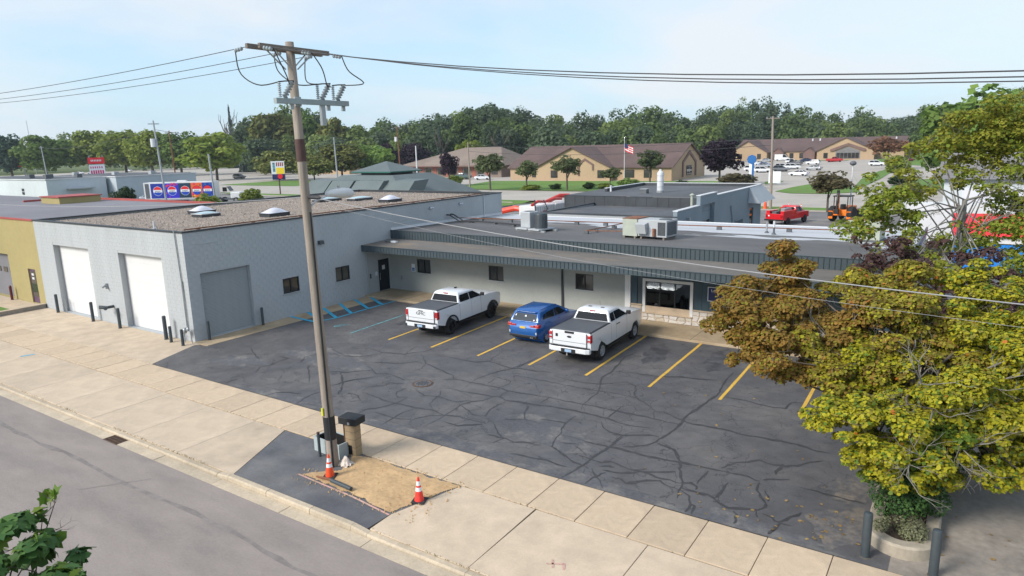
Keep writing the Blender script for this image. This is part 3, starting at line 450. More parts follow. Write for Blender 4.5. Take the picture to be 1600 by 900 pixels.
# concrete blocks in running bond, proud of recessed joints
def courses(a0, a1, z0, z1, opens, bl=.406, ch=.2037):
    out = []; r = 0; z = z0
    while z < z1 - .05:
        ze = min(z + ch, z1); a = a0 - (bl / 2 if r % 2 else 0)
        while a < a1:
            s, e = max(a, a0), min(a + bl, a1); segs = [(s, e)]
            for o in opens:
                if o[2] < ze - .02 and o[3] > z + .02:
                    ns = []
                    for p, q in segs:
                        if o[1] <= p or o[0] >= q: ns.append((p, q)); continue
                        if o[0] - p > .03: ns.append((p, o[0]))
                        if q - o[1] > .03: ns.append((o[1], q))
                    segs = ns
            zc = [(z, ze)]
            for o in opens:
                for p, q in segs:
                    if o[0] < q - .01 and o[1] > p + .01:
                        if o[2] > z + .001 and o[2] < ze: zc = [(z, o[2])]
                        elif o[3] > z and o[3] < ze - .001: zc = [(o[3], ze)]
            for p, q in segs: out.append((p, q, *zc[0]))
            a += bl
        z += ch; r += 1
    return out
J = .004
cs = courses(0, GD, 0, GH - .02, so); full = [c for c in cs if abs(c[1] - c[0] - .406) < .002 and abs(c[3] - c[2] - .2037) < .002]
full.sort(key=lambda c: c[0] + abs(c[2] - 2.7) * .5); near = set(full[:300])
bm_ = MB().box(-.012, 0, -.203 + J, .203 - J, -.10185 + J, .10185 - J).mesh('block'); bm_.materials.append(MATS['block_paint'])
for c in full[:300]: inst('block', bm_, gar, (0, (c[0] + c[1]) / 2, (c[2] + c[3]) / 2))
mb = MB()
for c in cs:
    if c not in near: mb.box(-.012, 0, c[0] + J, c[1] - J, c[2] + J, c[3] - J)
tag(mb.build('block_courses', 'block_paint', gar), kind='stuff')
mb = MB()
for c in courses(-GW, 0, 0, GH - .02, fo): mb.box(c[0] + J * .7, c[1] - J * .7, 0.001, .013, c[2] + J * .7, c[3] - J * .7)
tag(mb.build('block_courses', 'wall_paint', gar), kind='stuff')
# doors
for x0, x1, z0, z1, d in fo:
    dr = MB().box(x0, x1, .34, .38, -.1, z1).build('overhead_door', 'white_door', gar)
    for k in range(8): MB().box(x0 + .04, x1 - .04, .318, .341, .03 + k * .513, .03 + k * .513 + .5105).build('door_panel', 'white_door', dr)
dr = MB().box(-.22, -.205, .68, 3.55, 0, 3.39).build('roller_door', 'grey_door', gar)
sl = MB(); 
sl.add([(0, .69, 0), (.022, .69, .012), (.026, .69, .04), (0, .69, .072), (0, 3.54, 0), (.022, 3.54, .012), (.026, 3.54, .04), (0, 3.54, .072)], [(0, 1, 5, 4), (1, 2, 6, 5), (2, 3, 7, 6), (0, 3, 2, 1), (4, 5, 6, 7)])
slm = sl.mesh('slat'); slm.materials.append(MATS['grey_door'])
for k in range(44): inst('slat', slm, dr, (-.205, 0, .12 + k * .0742))
MB().box(-.2, -.15, .69, 3.54, .02, .12).build('bottom_bar', 'grey_door', dr)
for y in (.68, 3.49): MB().box(-.2, -.12, y, y + .06, .03, 3.38).build('guide_rail', 'grey_door', dr)
def slider(par, axis, at, a0, a1, z0, z1, out, blind=True):
    """two-leaf sliding window; out = outward sign"""
    def B(mb, a, b, d0, d1, c, d):
        lo, hi = sorted((at + d0 * out, at + d1 * out))
        return mb.box(lo, hi, a, b, c, d) if axis == 'x' else mb.box(a, b, lo, hi, c, d)
    f = MB(); t = .055
    B(f, a0, a1, -.1, -.03, z0, z0 + t); B(f, a0, a1, -.1, -.03, z1 - t, z1); B(f, a0, a0 + t, -.099, -.031, z0 + t, z1 - t); B(f, a1 - t, a1, -.099, -.031, z0 + t, z1 - t)
    m = (a0 + a1) / 2; B(f, m - .035, m + .035, -.098, -.032, z0 + t, z1 - t)
    w = f.build('window', 'window_frame', par)
    for p, q in ((a0 + t, m - .035), (m + .035, a1 - t)):
        B(MB(), p, q, -.082, -.075, z0 + t, z1 - t).build('pane', 'window_glass', w)
    s = MB(); B(s, a0 - .06, a1 + .06, -.03, .05, z0 - .045, z0); s.build('sill', 'wall_paint', w)
    return w
slider(gar, 'x', 0, 5.55, 6.68, 1.38, 2.24, 1); slider(gar, 'x', 0, 9.43, 10.57, 1.38, 2.26, 1)
dr = MB().box(-.08, -.04, 13.09, 13.96, .12, 2.14).build('door', 'door_blue', gar)
MB().box(-.08, .012, 13.05, 13.09, .12, 2.18).box(-.08, .012, 13.96, 14.0, .12, 2.18).box(-.08, .012, 13.09, 13.96, 2.14, 2.18).build('frame', 'door_blue', dr)
MB().box(-.04, .0, 13.17, 13.2, .85, 1.3).build('pull_handle', 'galv', dr); flat('paper', (205, 208, 210), .7); MB().box(-.04, -.036, 13.42, 13.68, 1.5, 1.78).build('notice', 'paper', dr)
# eaves and roof
MB().quad((-GW + .15, .15, 5.38), (-.15, .15, 5.38), (-.15, GD - .15, 5.38), (-GW + .15, GD - .15, 5.38)).build('gravel_roof', 'gravel', gar)
mb = MB().box(-GW - .04, .05, -.05, .17, GH, GH + .07).box(-.17, .05, .17, GD, GH, GH + .07).box(-GW - .04, -.17, GD - .2, GD + .04, GH, GH + .07).box(-GW - .04, -GW + .17, .17, GD - .2, GH, GH + .07)
mb.build('roof_edge', 'dark_trim', gar)
MB().box(-GW + .15, -.17, .17, .2, 5.37, 5.5).box(-.2, -.17, .2, GD - .2, 5.37, 5.5).build('edge_flashing', 'rust', gar)
gp = MB().tube([(-.28, .3, 5.62), (-.3, 25, 5.62)], .035, 6); 
gp.build('roof_pipe', 'rust', gar)
for i in range(8): MB().box(-.4, -.2, 1 + i * 3.2, 1.12 + i * 3.2, 5.38, 5.6).build('pipe_block', 'rust', gar)
rr = random.Random(9); mb = MB()
for i in range(9000):                                            # loose roof stones that break the plain surface up
    x, y = rr.uniform(-GW + .25, -.45), rr.uniform(.25, GD - .3); s = rr.uniform(.025, .075); a = rr.uniform(0, 3)
    mb.add([(x + s * cos(a), y + s * sin(a), 5.38), (x + s * cos(a + 2.1), y + s * sin(a + 2.1), 5.38), (x + s * cos(a + 4.2), y + s * sin(a + 4.2), 5.38), (x, y, 5.38 + s * .9)], [(0, 1, 3), (1, 2, 3), (2, 0, 3)])
mat('stone_light', (.34, .285, .24), .9, var=.5, scale=7); tag(mb.build('loose_stones', 'stone_light', gar), kind='stuff')
for (x, y, lx, ly, dm) in ((-10.5, 7.7, 1.0, 1.4, 1), (-8.3, 6.6, 1.1, 1.3, 0), (-3.9, 8.4, 1.0, 1.5, 1), (-9.95, 17.9, .9, 2.2, 0), (-7.9, 19.4, .9, 1.9, 0), (-4.2, 18.9, 1.0, 1.5, 1)):
    k = MB().box(x - lx / 2, x + lx / 2, y - ly / 2, y + ly / 2, 5.38, 5.6).build('skylight', 'dark_trim', gar)
    n = 8; d = MB(); h = .30 if dm else .1
    for i in range(n + 1):
        for j in range(n + 1):
            u, v = i / n * 2 - 1, j / n * 2 - 1; d.v.append((x + u * lx * .47, y + v * ly * .47, 5.602 + h * (1 - abs(u) ** 1.7) ** .75 * (1 - abs(v) ** 1.7) ** .75))
    d.f = [(i * (n + 1) + j, (i + 1) * (n + 1) + j, (i + 1) * (n + 1) + j + 1, i * (n + 1) + j + 1) for i in range(n) for j in range(n)]
    d.build('dome', 'dome' if dm else 'dome_clear', k, smooth=True); MB().box(x - lx * .5 - .03, x + lx * .5 + .03, y - ly * .5 - .03, y + ly * .5 + .03, 5.56, 5.6).build('rim', 'white_metal' if not dm else 'dark_trim', k)
MB().cyl((-3.17, .42, 5.38), .05, .55, 10).cyl((-3.17, .42, 5.38), .09, .2, 10).build('vent_pipe', 'white_metal', gar)
MB().box(.001, .03, .66, 1.78, 4.86, 4.93).build('ledge', 'wall_paint', gar)
lm = MB().add([(.0, 8.25, 3.86), (.0, 8.6, 3.86), (.0, 8.6, 4.06), (.0, 8.25, 4.06), (.22, 8.27, 3.84), (.22, 8.58, 3.84), (.14, 8.6, 4.05), (.14, 8.25, 4.05)], [(0, 1, 5, 4), (4, 5, 6, 7), (7, 6, 2, 3), (0, 4, 7, 3), (1, 2, 6, 5)]).build('wall_lamp', 'dark_trim', gar)
MB().box(.04, .2, 8.3, 8.55, 3.83, 3.85).build('lens', 'dome', lm)
for y, z in ((18.5, 5.1), (21.87, 5.12)):
    l_ = MB().box(0, .12, y - .08, y + .08, z - .07, z + .07).build('wall_lamp', 'galv', gar); MB().ball((.16, y - .1, z - .02), .075).ball((.16, y + .1, z - .02), .075).build('spot', 'dome', l_)
MB().tube([(.04, 24.9, 5.5), (.04, 24.9, 3.75)], .04, 8).build('downspout', 'white_metal', gar)
MB().tube([(-.6, -.06, 5.65), (-.58, -.05, 5.3), (-.49, -.05, 3.1), (-.49, -.05, .9), (-.46, -.06, .55)], .028, 6).tube([(-.44, -.05, 3.1), (-.40, -.05, 1.1), (-.44, -.06, .6)], .018, 6).build('conduit', 'galv', gar)
MB().tube([(.05, 12.02, 2.95), (.05, 12.02, .12)], .04, 8).build('downspout', 'office_wall', gar)
MB().box(.0, .08, 12.75, 12.9, 1.2, 1.45).build('door_bell_box', 'dome', gar); MB().box(0, .05, 12.25, 12.33, 1.1, 1.4).build('key_box', 'dark_trim', gar)
MB().box(-8.1, -8.0, -.12, .0, 2.0, 2.3).tube([(-8.05, -.12, 2.2), (-8.05, -.3, 2.1)], .06, 8).build('wall_vent', 'galv', gar)
hb = MB().tube([(-7.7, 0, 1.02), (-7.7, -.45, 1.02)], .08, 10).tube([(-7.7, -.4, 1.02), (-7.35, -.62, 1.05)], .1, 10).tube([(-7.7, -.4, 1.02), (-8.02, -.6, 1.05)], .1, 10).build('hose_connection', 'bollard_paint', gar)
# gas meter with its guard posts, bollards
gm = thing('gas_meter', 'small grey gas meter with pipes at the garage corner', 'gas meter', (-.35, -.28, 0))
MB().ball((0, 0, .62), (.14, .12, .16)).build('meter_body', 'galv', gm, smooth=True); MB().ball((.25, .02, .72), (.11, .07, .11)).build('regulator', 'galv', gm, smooth=True)
MB().tube([(-.12, .02, 0), (-.12, .02, .5), (-.02, 0, .75), (.25, .02, .85), (.4, .05, .6), (.4, .1, 0)], .025, 6).build('pipe', 'galv', gm)
def bollard(x, y, h, r, label, mt='bollard_paint', z=0):
    t = thing('bollard', label, 'bollard', (x, y, z), 0, 'steel guard posts')
    MB().lathe((0, 0, -.05), [(r, 0), (r, h), (r * .92, h + r * .25), (r * .6, h + r * .45), (.01, h + r * .5)], 16).build('post', mt, t, auto=40)
    MB().lathe((0, 0, -.02), [(r * 1.25, 0), (r * 1.2, .03), (r * 1.01, .035)], 16).build('base_ring', 'joint', t)
    return t
bollard(-14.0, -.30, 1.15, .085, 'dark bollard left of the left white garage door')
bollard(-9.55, -.36, 1.15, .085, 'dark bollard right of the left white garage door')
bollard(-6.45, -.42, 1.15, .085, 'dark bollard beside the hose connection, left of the right white door')
bollard(-1.88, -.42, 1.25, .095, 'tall dark bollard right of the right white garage door')
bollard(-1.12, -.6, .85, .075, 'short dark bollard left of the gas meter')
bollard(.02, -.66, .85, .075, 'short dark bollard right of the gas meter at the wall corner')
bollard(.3, .6, 1.0, .075, 'dark bollard left of the grey roller door', z=.016)
bollard(.22, 3.85, 1.0, .075, 'dark bollard right of the grey roller door', z=.016)
mb = MB().tube([(-13.45, -.05, 0), (-13.45, -.05, .85)], .035, 6); mb.build('conduit', 'galv', gar)

# ================================================================== OFFICE WING
OX, OY = 29.8, 14.16
off = thing('office_building', 'low grey office wing with dark ribbed fascias and stone base', 'building')
oo = [(2.37, 3.5, 1.37, 2.26), (8.06, 9.13, 1.37, 2.26), (13.96, 15.06, 1.37, 2.26)]
mb = MB(); wall(mb, 'y', OY, 0.001, 17.1, -.1, 3.4, oo, .1); mb.build('front_wall', 'office_wall', off)
for a0, a1, z0, z1 in oo: slider(off, 'y', OY, a0, a1, z0, z1, -1)
mb = MB(); wall(mb, 'y', OY, 17.1, OX, -.1, 3.4, [(18.05, 20.54, .58, 2.3)], .12); mb.build('front_wall', 'fascia', off)
MB().quad((OX, OY, -.2), (OX, GD, -.2), (OX, GD, 3.8), (OX, OY, 3.9)).quad((OX, GD, -.2), (.01, GD, -.2), (.01, GD, 3.72), (OX, GD, 3.72)).build('rear_wall', 'wall_paint', off)
MB().box(16.97, 17.28, OY - .09, OY - .001, .115, 2.96).build('corner_post', 'white_door', off)
mat('teal_board', (.030, .062, .082), .55, var=.06, scale=3, rnd=.06)
x = 17.30; k = 0
while x < OX - .2:
    for z0, z1 in (((.92, 2.96),) if not (x + .4 > 17.95 and x < 20.65) else ()):
        MB().box(x, min(x + .325, OX), OY - .03, OY - .002, z0, z1).build('board', 'teal_board', off); MB().box(x + .325, x + .345, OY - .045, OY - .002, z0, z1).build('batten', 'teal_board', off)
    x += .345
MB().box(17.95, 20.65, OY - .03, OY - .002, 2.36, 2.96).build('board', 'teal_board', off)
pw_ = MB().box(17.95, 18.1, OY - .06, OY + .02, .56, 2.34).box(20.49, 20.64, OY - .06, OY + .02, .56, 2.34).box(18.1, 20.49, OY - .06, OY + .02, 2.2, 2.34).build('picture_window', 'white_door', off)
fr = MB()
for a in (18.1, 18.86, 19.66, 20.43): fr.box(a, a + .06, OY - .03, OY + .05, .62, 2.2)
fr.box(18.1, 20.49, OY - .031, OY + .051, .58, .64).box(18.16, 20.43, OY - .028, OY + .049, 2.15, 2.2).build('frame', 'window_frame', pw_)
gm2 = bpy.data.materials.new('shop_glass'); gm2.use_nodes = True; gn = gm2.node_tree.nodes; gn.remove(gn['Principled BSDF']); g1 = gn.new('ShaderNodeBsdfGlossy'); g1.inputs['Roughness'].default_value = .02; g1.inputs['Color'].default_value = (.8, .85, .9, 1); g2 = gn.new('ShaderNodeBsdfTransparent'); g2.inputs[0].default_value = (.5, .54, .55, 1); fz = gn.new('ShaderNodeFresnel'); fz.inputs[0].default_value = 1.7; gx = gn.new('ShaderNodeMixShader'); gl_ = gm2.node_tree.links
gl_.new(fz.outputs[0], gx.inputs[0]); gl_.new(g2.outputs[0], gx.inputs[1]); gl_.new(g1.outputs[0], gx.inputs[2]); gl_.new(gx.outputs[0], gn['Material Output'].inputs[0]); MATS['shop_glass'] = gm2
for a, b in ((18.16, 18.86), (18.92, 19.66), (19.72, 20.43)): MB().box(a, b, OY + .005, OY + .012, .64, 2.15).build('pane', 'shop_glass', pw_)
mat('room_wall', (.22, .22, .21), .9); mat('room_floor', (.10, .09, .08), .8); flat('furniture', (54, 52, 56), .7)
MB().quad((17.4, OY + 3.2, .2), (21.6, OY + 3.2, .2), (21.6, OY + 3.2, 2.9), (17.4, OY + 3.2, 2.9)).quad((17.4, OY + .13, .2), (17.4, OY + 3.2, .2), (17.4, OY + 3.2, 2.9), (17.4, OY + .13, 2.9)).quad((21.6, OY + .13, .2), (21.6, OY + 3.2, .2), (21.6, OY + 3.2, 2.9), (21.6, OY + .13, 2.9)).quad((17.4, OY + .13, 2.9), (21.6, OY + .13, 2.9), (21.6, OY + 3.2, 2.9), (17.4, OY + 3.2, 2.9)).build('room_shell', 'room_wall', off)
MB().quad((17.4, OY + .13, .2), (21.6, OY + .13, .2), (21.6, OY + 3.2, .2), (17.4, OY + 3.2, .2)).build('room_floor', 'room_floor', off)

# interior glimpsed behind the glass
flat('potted_leaf', (70, 92, 48), .7); flat('pot', (190, 196, 188), .5)
pp_ = thing('potted_plant', 'potted plant standing behind the picture window glass', 'plant', (18.5, OY + .55, .2)); MB().lathe((0, 0, 0), [(.13, 0), (.17, .42), (.15, .42)], 14).build('pot', 'pot', pp_)
MB().tube([(0, 0, .4), (.03, 0, .9), (-.02, .03, 1.35)], .018, 6).build('stem', 'old_wood' if 'old_wood' in MATS else 'potted_leaf', pp_)
lf = MB(); ql = random.Random(3)
for k in range(40): a = ql.uniform(0, 6.28); z = ql.uniform(.8, 1.6); r0 = ql.uniform(.05, .12); L_ = ql.uniform(.15, .3); lf.add([(r0 * cos(a), r0 * sin(a), z), ((r0 + L_ * .5) * cos(a + .2), (r0 + L_ * .5) * sin(a + .2), z + .06), ((r0 + L_) * cos(a), (r0 + L_) * sin(a), z - .03), ((r0 + L_ * .5) * cos(a - .2), (r0 + L_ * .5) * sin(a - .2), z + .06)], [(0, 1, 2, 3)])
lf.build('leaves', 'potted_leaf', pp_)
ch_ = thing('reception_chair', 'dark chair standing inside behind the picture window', 'chair', (19.5, OY + 1.1, .2), .4); flat('chair_fabric', (48, 46, 52), .8)
MB().box(-.28, .28, -.28, .28, .38, .46).build('seat', 'chair_fabric', ch_, bevel=.03); MB().box(-.28, .28, .22, .30, .46, .98).build('backrest', 'chair_fabric', ch_, bevel=.03)
for sx in (-.24, .24):
    for sy in (-.24, .24): MB().cyl((sx, sy, 0), .02, .38, 8).build('leg', 'galv', ch_)
# stone veneer
rr = random.Random(21)
mats_st = []
for i, c in enumerate(((.50, .45, .38), (.56, .52, .46), (.45, .40, .33), (.53, .49, .45), (.49, .42, .33))): mat('stone%d' % i, c, .9, var=.15, scale=7, bump=.3, bscale=25); mats_st.append('stone%d' % i)
MB().box(17.29, OX, OY - .05, OY - .003, .115, .90).build('mortar_bed', 'walk_concrete', off)
MB().box(17.28, 17.94, OY - .13, OY, .90, .95).box(17.95, 20.64, OY - .13, OY - .061, .52, .57).box(20.65, OX, OY - .13, OY, .90, .95).build('stone_cap', 'walk_concrete', off)
def stones(x0, x1, z0, z1, n):
    # jittered cells clipped to hand-laid stone outlines
    cols = max(1, int((x1 - x0) / .36)); rows = max(1, round((z1 - z0) / .26)); P = {}
    for i in range(cols + 1):
        for j in range(rows + 1):
            jx = 0 if i in (0, cols) else rr.uniform(-.11, .11); jz = 0 if j in (0, rows) else rr.uniform(-.07, .07); P[i, j] = (x0 + (x1 - x0) * i / cols + jx, z0 + (z1 - z0) * j / rows + jz)
    for i in range(cols):
        for j in range(rows):
            q = [P[i, j], P[i + 1, j], P[i + 1, j + 1], P[i, j + 1]]; c = (sum(p[0] for p in q) / 4, sum(p[1] for p in q) / 4); pts = []
            for a, b in zip(q, q[1:] + q[:1]):
                m = ((a[0] + b[0]) / 2, (a[1] + b[1]) / 2); pts += [a, m]
            pts = [(c[0] + (p[0] - c[0]) * .93, c[1] + (p[1] - c[1]) * .92) for p in pts]; d = rr.uniform(.03, .055)
            inner = [(c[0] + (p[0] - c[0]) * .82, c[1] + (p[1] - c[1]) * .8) for p in pts]; n_ = len(pts)
            mb = MB().add([(p[0], OY - .05, p[1]) for p in pts] + [(p[0], OY - .05 - d, p[1]) for p in inner], [tuple(range(n_, 2 * n_))] + [(k, (k + 1) % n_, n_ + (k + 1) % n_, n_ + k) for k in range(n_)])
            mb.build('stone', rr.choice(mats_st), off)
stones(17.3, 17.95, .12, .89, 0); stones(17.95, 20.64, .12, .51, 0); stones(20.64, 25.4, .12, .89, 0)
# canopy and fascias
MB().add([(0.01, 11.70, 3.34), (OX, 11.70, 3.34), (OX, 14.36, 3.43), (.01, 14.36, 3.43)], [(0, 1, 2, 3)]).build('canopy_roof', 'canopy_roof', off)
mat('soffit', (.30, .32, .32), .8, var=.06, scale=2); MB().box(.01, OX, 11.74, OY - .001, 2.965, 3.0).build('soffit', 'soffit', off)
def fascia(y, z0, z1, x0, x1, pitch):
    MB().box(x0, x1, y + .005, y + .05, z0, z1).box(x0, x1, y - .03, y + .06, z1, z1 + .03).box(x0, x1, y - .02, y + .04, z0 - .02, z0).build('fascia_backing', 'fascia', off)
    n = int((x1 - x0) / pitch); w_ = (x1 - x0) / n
    b = MB().add([(0, 0, z0), (0, 0, z1), (.02, -.03, z1), (.02, -.03, z0), (.04, 0, z1), (.04, 0, z0), (w_ - .006, 0, z0), (w_ - .006, 0, z1), (.02, .005, z0), (w_ - .006, .005, z0)], [(0, 3, 2, 1), (3, 5, 4, 2), (5, 6, 7, 4)])
    me = b.mesh('fascia_panel'); me.materials.append(MATS['fascia'])
    for i in range(n): inst('fascia_panel', me, off, (x0 + i * w_, y, 0))
fascia(11.67, 2.97, 3.32, .01, OX, .235); fascia(14.37, 3.41, 3.97, .01, OX, .235)
MB().box(.012, .03, 11.68, 14.1, 2.97, 3.33).build('canopy_end', 'fascia', off)
# main roof with reflective coating patches
m = mat('office_roof', (.108, .106, .107), .8, var=.1, scale=2.5, big=.5, col2=(.15, .14, .13), mask=(.3, .52, .78), stretch=(.5, 1.3, 1))
n = m.node_tree.nodes; l = m.node_tree.links; b = n['Principled BSDF']; src = b.inputs['Base Color'].links[0].from_socket
t = n.new('ShaderNodeTexCoord'); s_ = n.new('ShaderNodeSeparateXYZ'); l.new(t.outputs['Object'], s_.inputs[0])
nz = n.new('ShaderNodeTexNoise'); nz.inputs['Scale'].default_value = .55; nz.inputs['Detail'].default_value = 5; mp_ = n.new('ShaderNodeMapping'); mp_.inputs['Scale'].default_value = (.35, 1.4, 1); l.new(t.outputs['Object'], mp_.inputs[0]); l.new(mp_.outputs[0], nz.inputs['Vector'])
def mth(op, a, c):
    q = n.new('ShaderNodeMath'); q.operation = op
    for i, v in enumerate((a, c)):
        if isinstance(v, (int, float)): q.inputs[i].default_value = v
        else: l.new(v, q.inputs[i])
    return q.outputs[0]
e = mth('ADD', mth('MULTIPLY', mth('SUBTRACT', nz.outputs[0], .5), 10), mth('SUBTRACT', s_.outputs[1], 22.0))
e = mth('ADD', e, mth('MULTIPLY', mth('SUBTRACT', s_.outputs[0], 15), .16))
rr_ = n.new('ShaderNodeMapRange'); l.new(e, rr_.inputs[0])
for i, x in enumerate((-.05, .25, 0, .92)): rr_.inputs[i + 1].default_value = x
q = n.new('ShaderNodeMixRGB'); l.new(rr_.outputs[0], q.inputs[0]); l.new(src, q.inputs[1]); q.inputs[2].default_value = (.50, .52, .55, 1); l.new(q.outputs[0], b.inputs['Base Color'])
MB().quad((.001, 14.42, 3.985), (OX, 14.42, 3.985), (OX, GD, 3.75), (.001, GD, 3.75)).build('roof', 'office_roof', off)
MB().box(.2, OX, GD - .06, GD + .04, 3.7, 3.80).build('roof_edge', 'white_metal', off); MB().box(OX - .05, OX + .04, 14.4, GD - .06, 3.7, 4.03).build('roof_edge', 'fascia', off)
MB().add([(.0, 14.42, 4.0), (.0, GD, 3.8), (.12, GD, 3.77), (.12, 14.42, 3.995)], [(0, 1, 2, 3)]).add([(.012, 14.42, 4.15), (.012, GD, 3.95), (.012, GD, 3.76), (.012, 14.42, 3.99)], [(0, 1, 2, 3)]).build('wall_flashing', 'white_metal', off)
RZ = lambda y: 3.985 - (y - 14.42) * .0181
MB().box(13.1, 13.2, OY - .1, OY - .02, .12, 2.95).build('downspout', 'dark_trim', off)
MB().box(.85, 1.0, OY - .07, OY - .001, .85, 1.08).build('wall_box', 'galv', off)
hs = thing('accessible_parking_sign', 'small white and blue accessible parking sign on the grey office wall', 'sign', (2.05, OY - .01, 1.66))
flat('sign_white', (225, 228, 230), .5); flat('sign_blue', (22, 96, 160), .5)
MB().box(-.15, .15, -.012, 0, -.25, .25).build('plate', 'sign_white', hs); MB().box(-.11, .11, -.017, -.0125, -.22, .0).build('symbol_field', 'sign_blue', hs)
MB().box(-.03, .0, -.02, -.0175, -.16, -.07).box(-.03, .05, -.02, -.0175, -.17, -.15).build('symbol', 'sign_white', hs)
ws = thing('wall_sign', 'dark blue wall sign with white border beside the picture window', 'sign', (21.75, OY - .05, 1.84)); flat('navy', (18, 30, 84), .45)
MB().box(-.36, .36, -.03, 0, -.36, .36).build('panel', 'navy', ws); MB().box(-.36, .36, -.04, -.031, .33, .36).box(-.36, .36, -.04, -.031, -.36, -.33).box(-.36, -.33, -.04, -.031, -.33, .33).box(.33, .36, -.04, -.031, -.33, .33).build('border', 'sign_white', ws)
lt = MB()
for i in range(6): lt.cbox((-.17 + i * .075, -.034, .15 + (.03 if i in (0, 2) else 0)), (.02, .005, .13 if i in (0, 2) else .07), 0).cbox((-.145 + i * .075, -.034, .15 + (.03 if i % 2 else -.03)), (.04, .004, .018))
lt.build('lettering', 'sign_white', ws)

# ================================================================== VEHICLES
mat('car_white', (.70, .715, .73), .28, var=.015, scale=1, big=.02, coat=.6)
mat('car_blue', (.008, .10, .34), .25, var=.04, scale=2, big=.04, coat=.6, metal=.1)
mat('car_black', (.016, .017, .02), .3, coat=.5); mat('car_red', (.40, .016, .02), .3, coat=.5); mat('car_grey', (.16, .17, .185), .3, coat=.6, metal=.3); mat('car_silver', (.42, .44, .46), .3, coat=.6, metal=.3)
mat('car_green', (.05, .09, .085), .3, coat=.5); mat('car_navy', (.02, .035, .09), .3, coat=.5); mat('car_maroon', (.13, .012, .025), .3, coat=.5)
mat('trim_black', (.014, .014, .015), .55, var=.1); mat('tyre', (.018, .018, .018), .85, var=.2, scale=20); mat('rim_black', (.02, .02, .022), .35, metal=.4); mat('rim_alloy', (.42, .43, .45), .35, metal=.15)
mat('tonneau', (.075, .08, .088), .55, var=.06, scale=8, bump=.05); mat('car_glass', (.010, .012, .014), .05, var=.1, big=.2, spec=.35); mat('rear_glass', (.045, .055, .065), .08, spec=.4)
mat('tail_red', (.42, .01, .015), .22, var=.1, coat=.6); mat('lamp_clear', (.55, .57, .6), .15, coat=.5); mat('chrome', (.6, .61, .62), .15, metal=1.); mat('amber', (.7, .22, .03), .3); flat('plate_blue', (150, 178, 205), .5); flat('plate_yellow', (222, 188, 60), .5)
mat('seam', (.10, .105, .11), .6)
def wheel_parts(r, wd, rimm, spokes, rf=.62):
    """tyre and rim meshes, axle along x, outer face at +x"""
    t = MB(); prof = [(r * rf, -wd / 2), (r * .9, -wd / 2), (r * .985, -wd * .38), (r, -wd * .2), (r, wd * .2), (r * .985, wd * .38), (r * .9, wd / 2), (r * rf, wd / 2)]
    t.lathe((0, 0, 0), prof, 24, False).xf(Matrix.Rotation(pi / 2, 4, 'Y')); tm = t.mesh('tyre'); tm.materials.append(MATS['tyre'])
    tm.polygons.foreach_set('use_smooth', [True] * len(tm.polygons)); tm.set_sharp_from_angle(angle=radians(40))
    q = MB(); q.lathe((0, 0, 0), [(r * rf, wd * .46), (r * rf * .93, wd * .5), (r * rf * .9, wd * .30), (r * rf * .8, wd * .24)], 20, False)
    q.lathe((0, 0, 0), [(r * .16, wd * .25), (r * .15, wd * .44), (.01, wd * .45)], 12)
    for k in range(spokes):
        o = len(q.v); q.box(r * .12, r * rf * .94, -r * .038, r * .038, wd * .30, wd * .45); q.xf(Matrix.Rotation(2 * pi * k / spokes, 4, 'Z'), o)
    q.xf(Matrix.Rotation(pi / 2, 4, 'Y')); rm = q.mesh('rim'); rm.materials.append(MATS[rimm])
    d = MB().cyl((0, 0, wd * .1), r * rf * .9, wd * .12, 18).xf(Matrix.Rotation(pi / 2, 4, 'Y')); dm = d.mesh('hub_disc'); dm.materials.append(MATS['trim_black'])
    return tm, rm, dm
def add_wheel(par, wp, x, y, z, side):
    w_ = inst('wheel', wp[0], par, (x, y, z), 0 if side > 0 else pi)
    inst('rim', wp[1], w_); inst('hub_disc', wp[2], w_)
def side_poly(L, top, axles, ra, rz, sill, zr, zf):
    """closed (y,z) outline: top = points front to rear over the top; wheel arches cut into the bottom edge"""
    P = [(0.03, zr)]
    for a in axles:
        h = sill - rz; dx = math.sqrt(max(ra * ra - h * h, .01)); a0 = math.atan2(h, -dx); a1 = math.atan2(h, dx)
        P.append((a - dx, sill) if a != axles[0] else (a - dx, sill))
        for k in range(1, 12): t = a0 + (a1 - a0) * k / 12; P.append((a + ra * cos(t), rz + ra * sin(t)))
        P.append((a + dx, sill))
    P.append((L - .05, zf)); return P + top
def body_mesh(poly, W, wf, ycuts, zcuts):
    bm = bmesh.new(); n = len(poly)
    a = [bm.verts.new((-W / 2, y, z)) for y, z in poly]; b = [bm.verts.new((W / 2, y, z)) for y, z in poly]
    bm.faces.new(a); bm.faces.new(list(reversed(b)))
    for i in range(n): j = (i + 1) % n; bm.faces.new((a[j], a[i], b[i], b[j]))
    bmesh.ops.triangulate(bm, faces=[f for f in bm.faces if len(f.verts) > 4])
    for axis, cuts in ((1, ycuts), (2, zcuts)):
        for c in cuts:
            co = [0, 0, 0]; no = [0, 0, 0]; co[axis] = c; no[axis] = 1
            bmesh.ops.bisect_plane(bm, geom=bm.verts[:] + bm.edges[:] + bm.faces[:], plane_co=co, plane_no=no)
    for c in (-.6 * W / 2, .6 * W / 2): bmesh.ops.bisect_plane(bm, geom=bm.verts[:] + bm.edges[:] + bm.faces[:], plane_co=(c, 0, 0), plane_no=(1, 0, 0))
    for v in bm.verts:
        y, z = v.co.y, v.co.z
        v.co.x *= wf(y, z)
        c = 1 - (abs(v.co.x) / (W / 2)) ** 2
        v.co.z += wf.crown(y, z) * c; v.co.y += wf.bow(y, z) * c
    bmesh.ops.recalc_face_normals(bm, faces=bm.faces[:]); me = bpy.data.meshes.new('body'); bm.to_mesh(me); bm.free(); return me
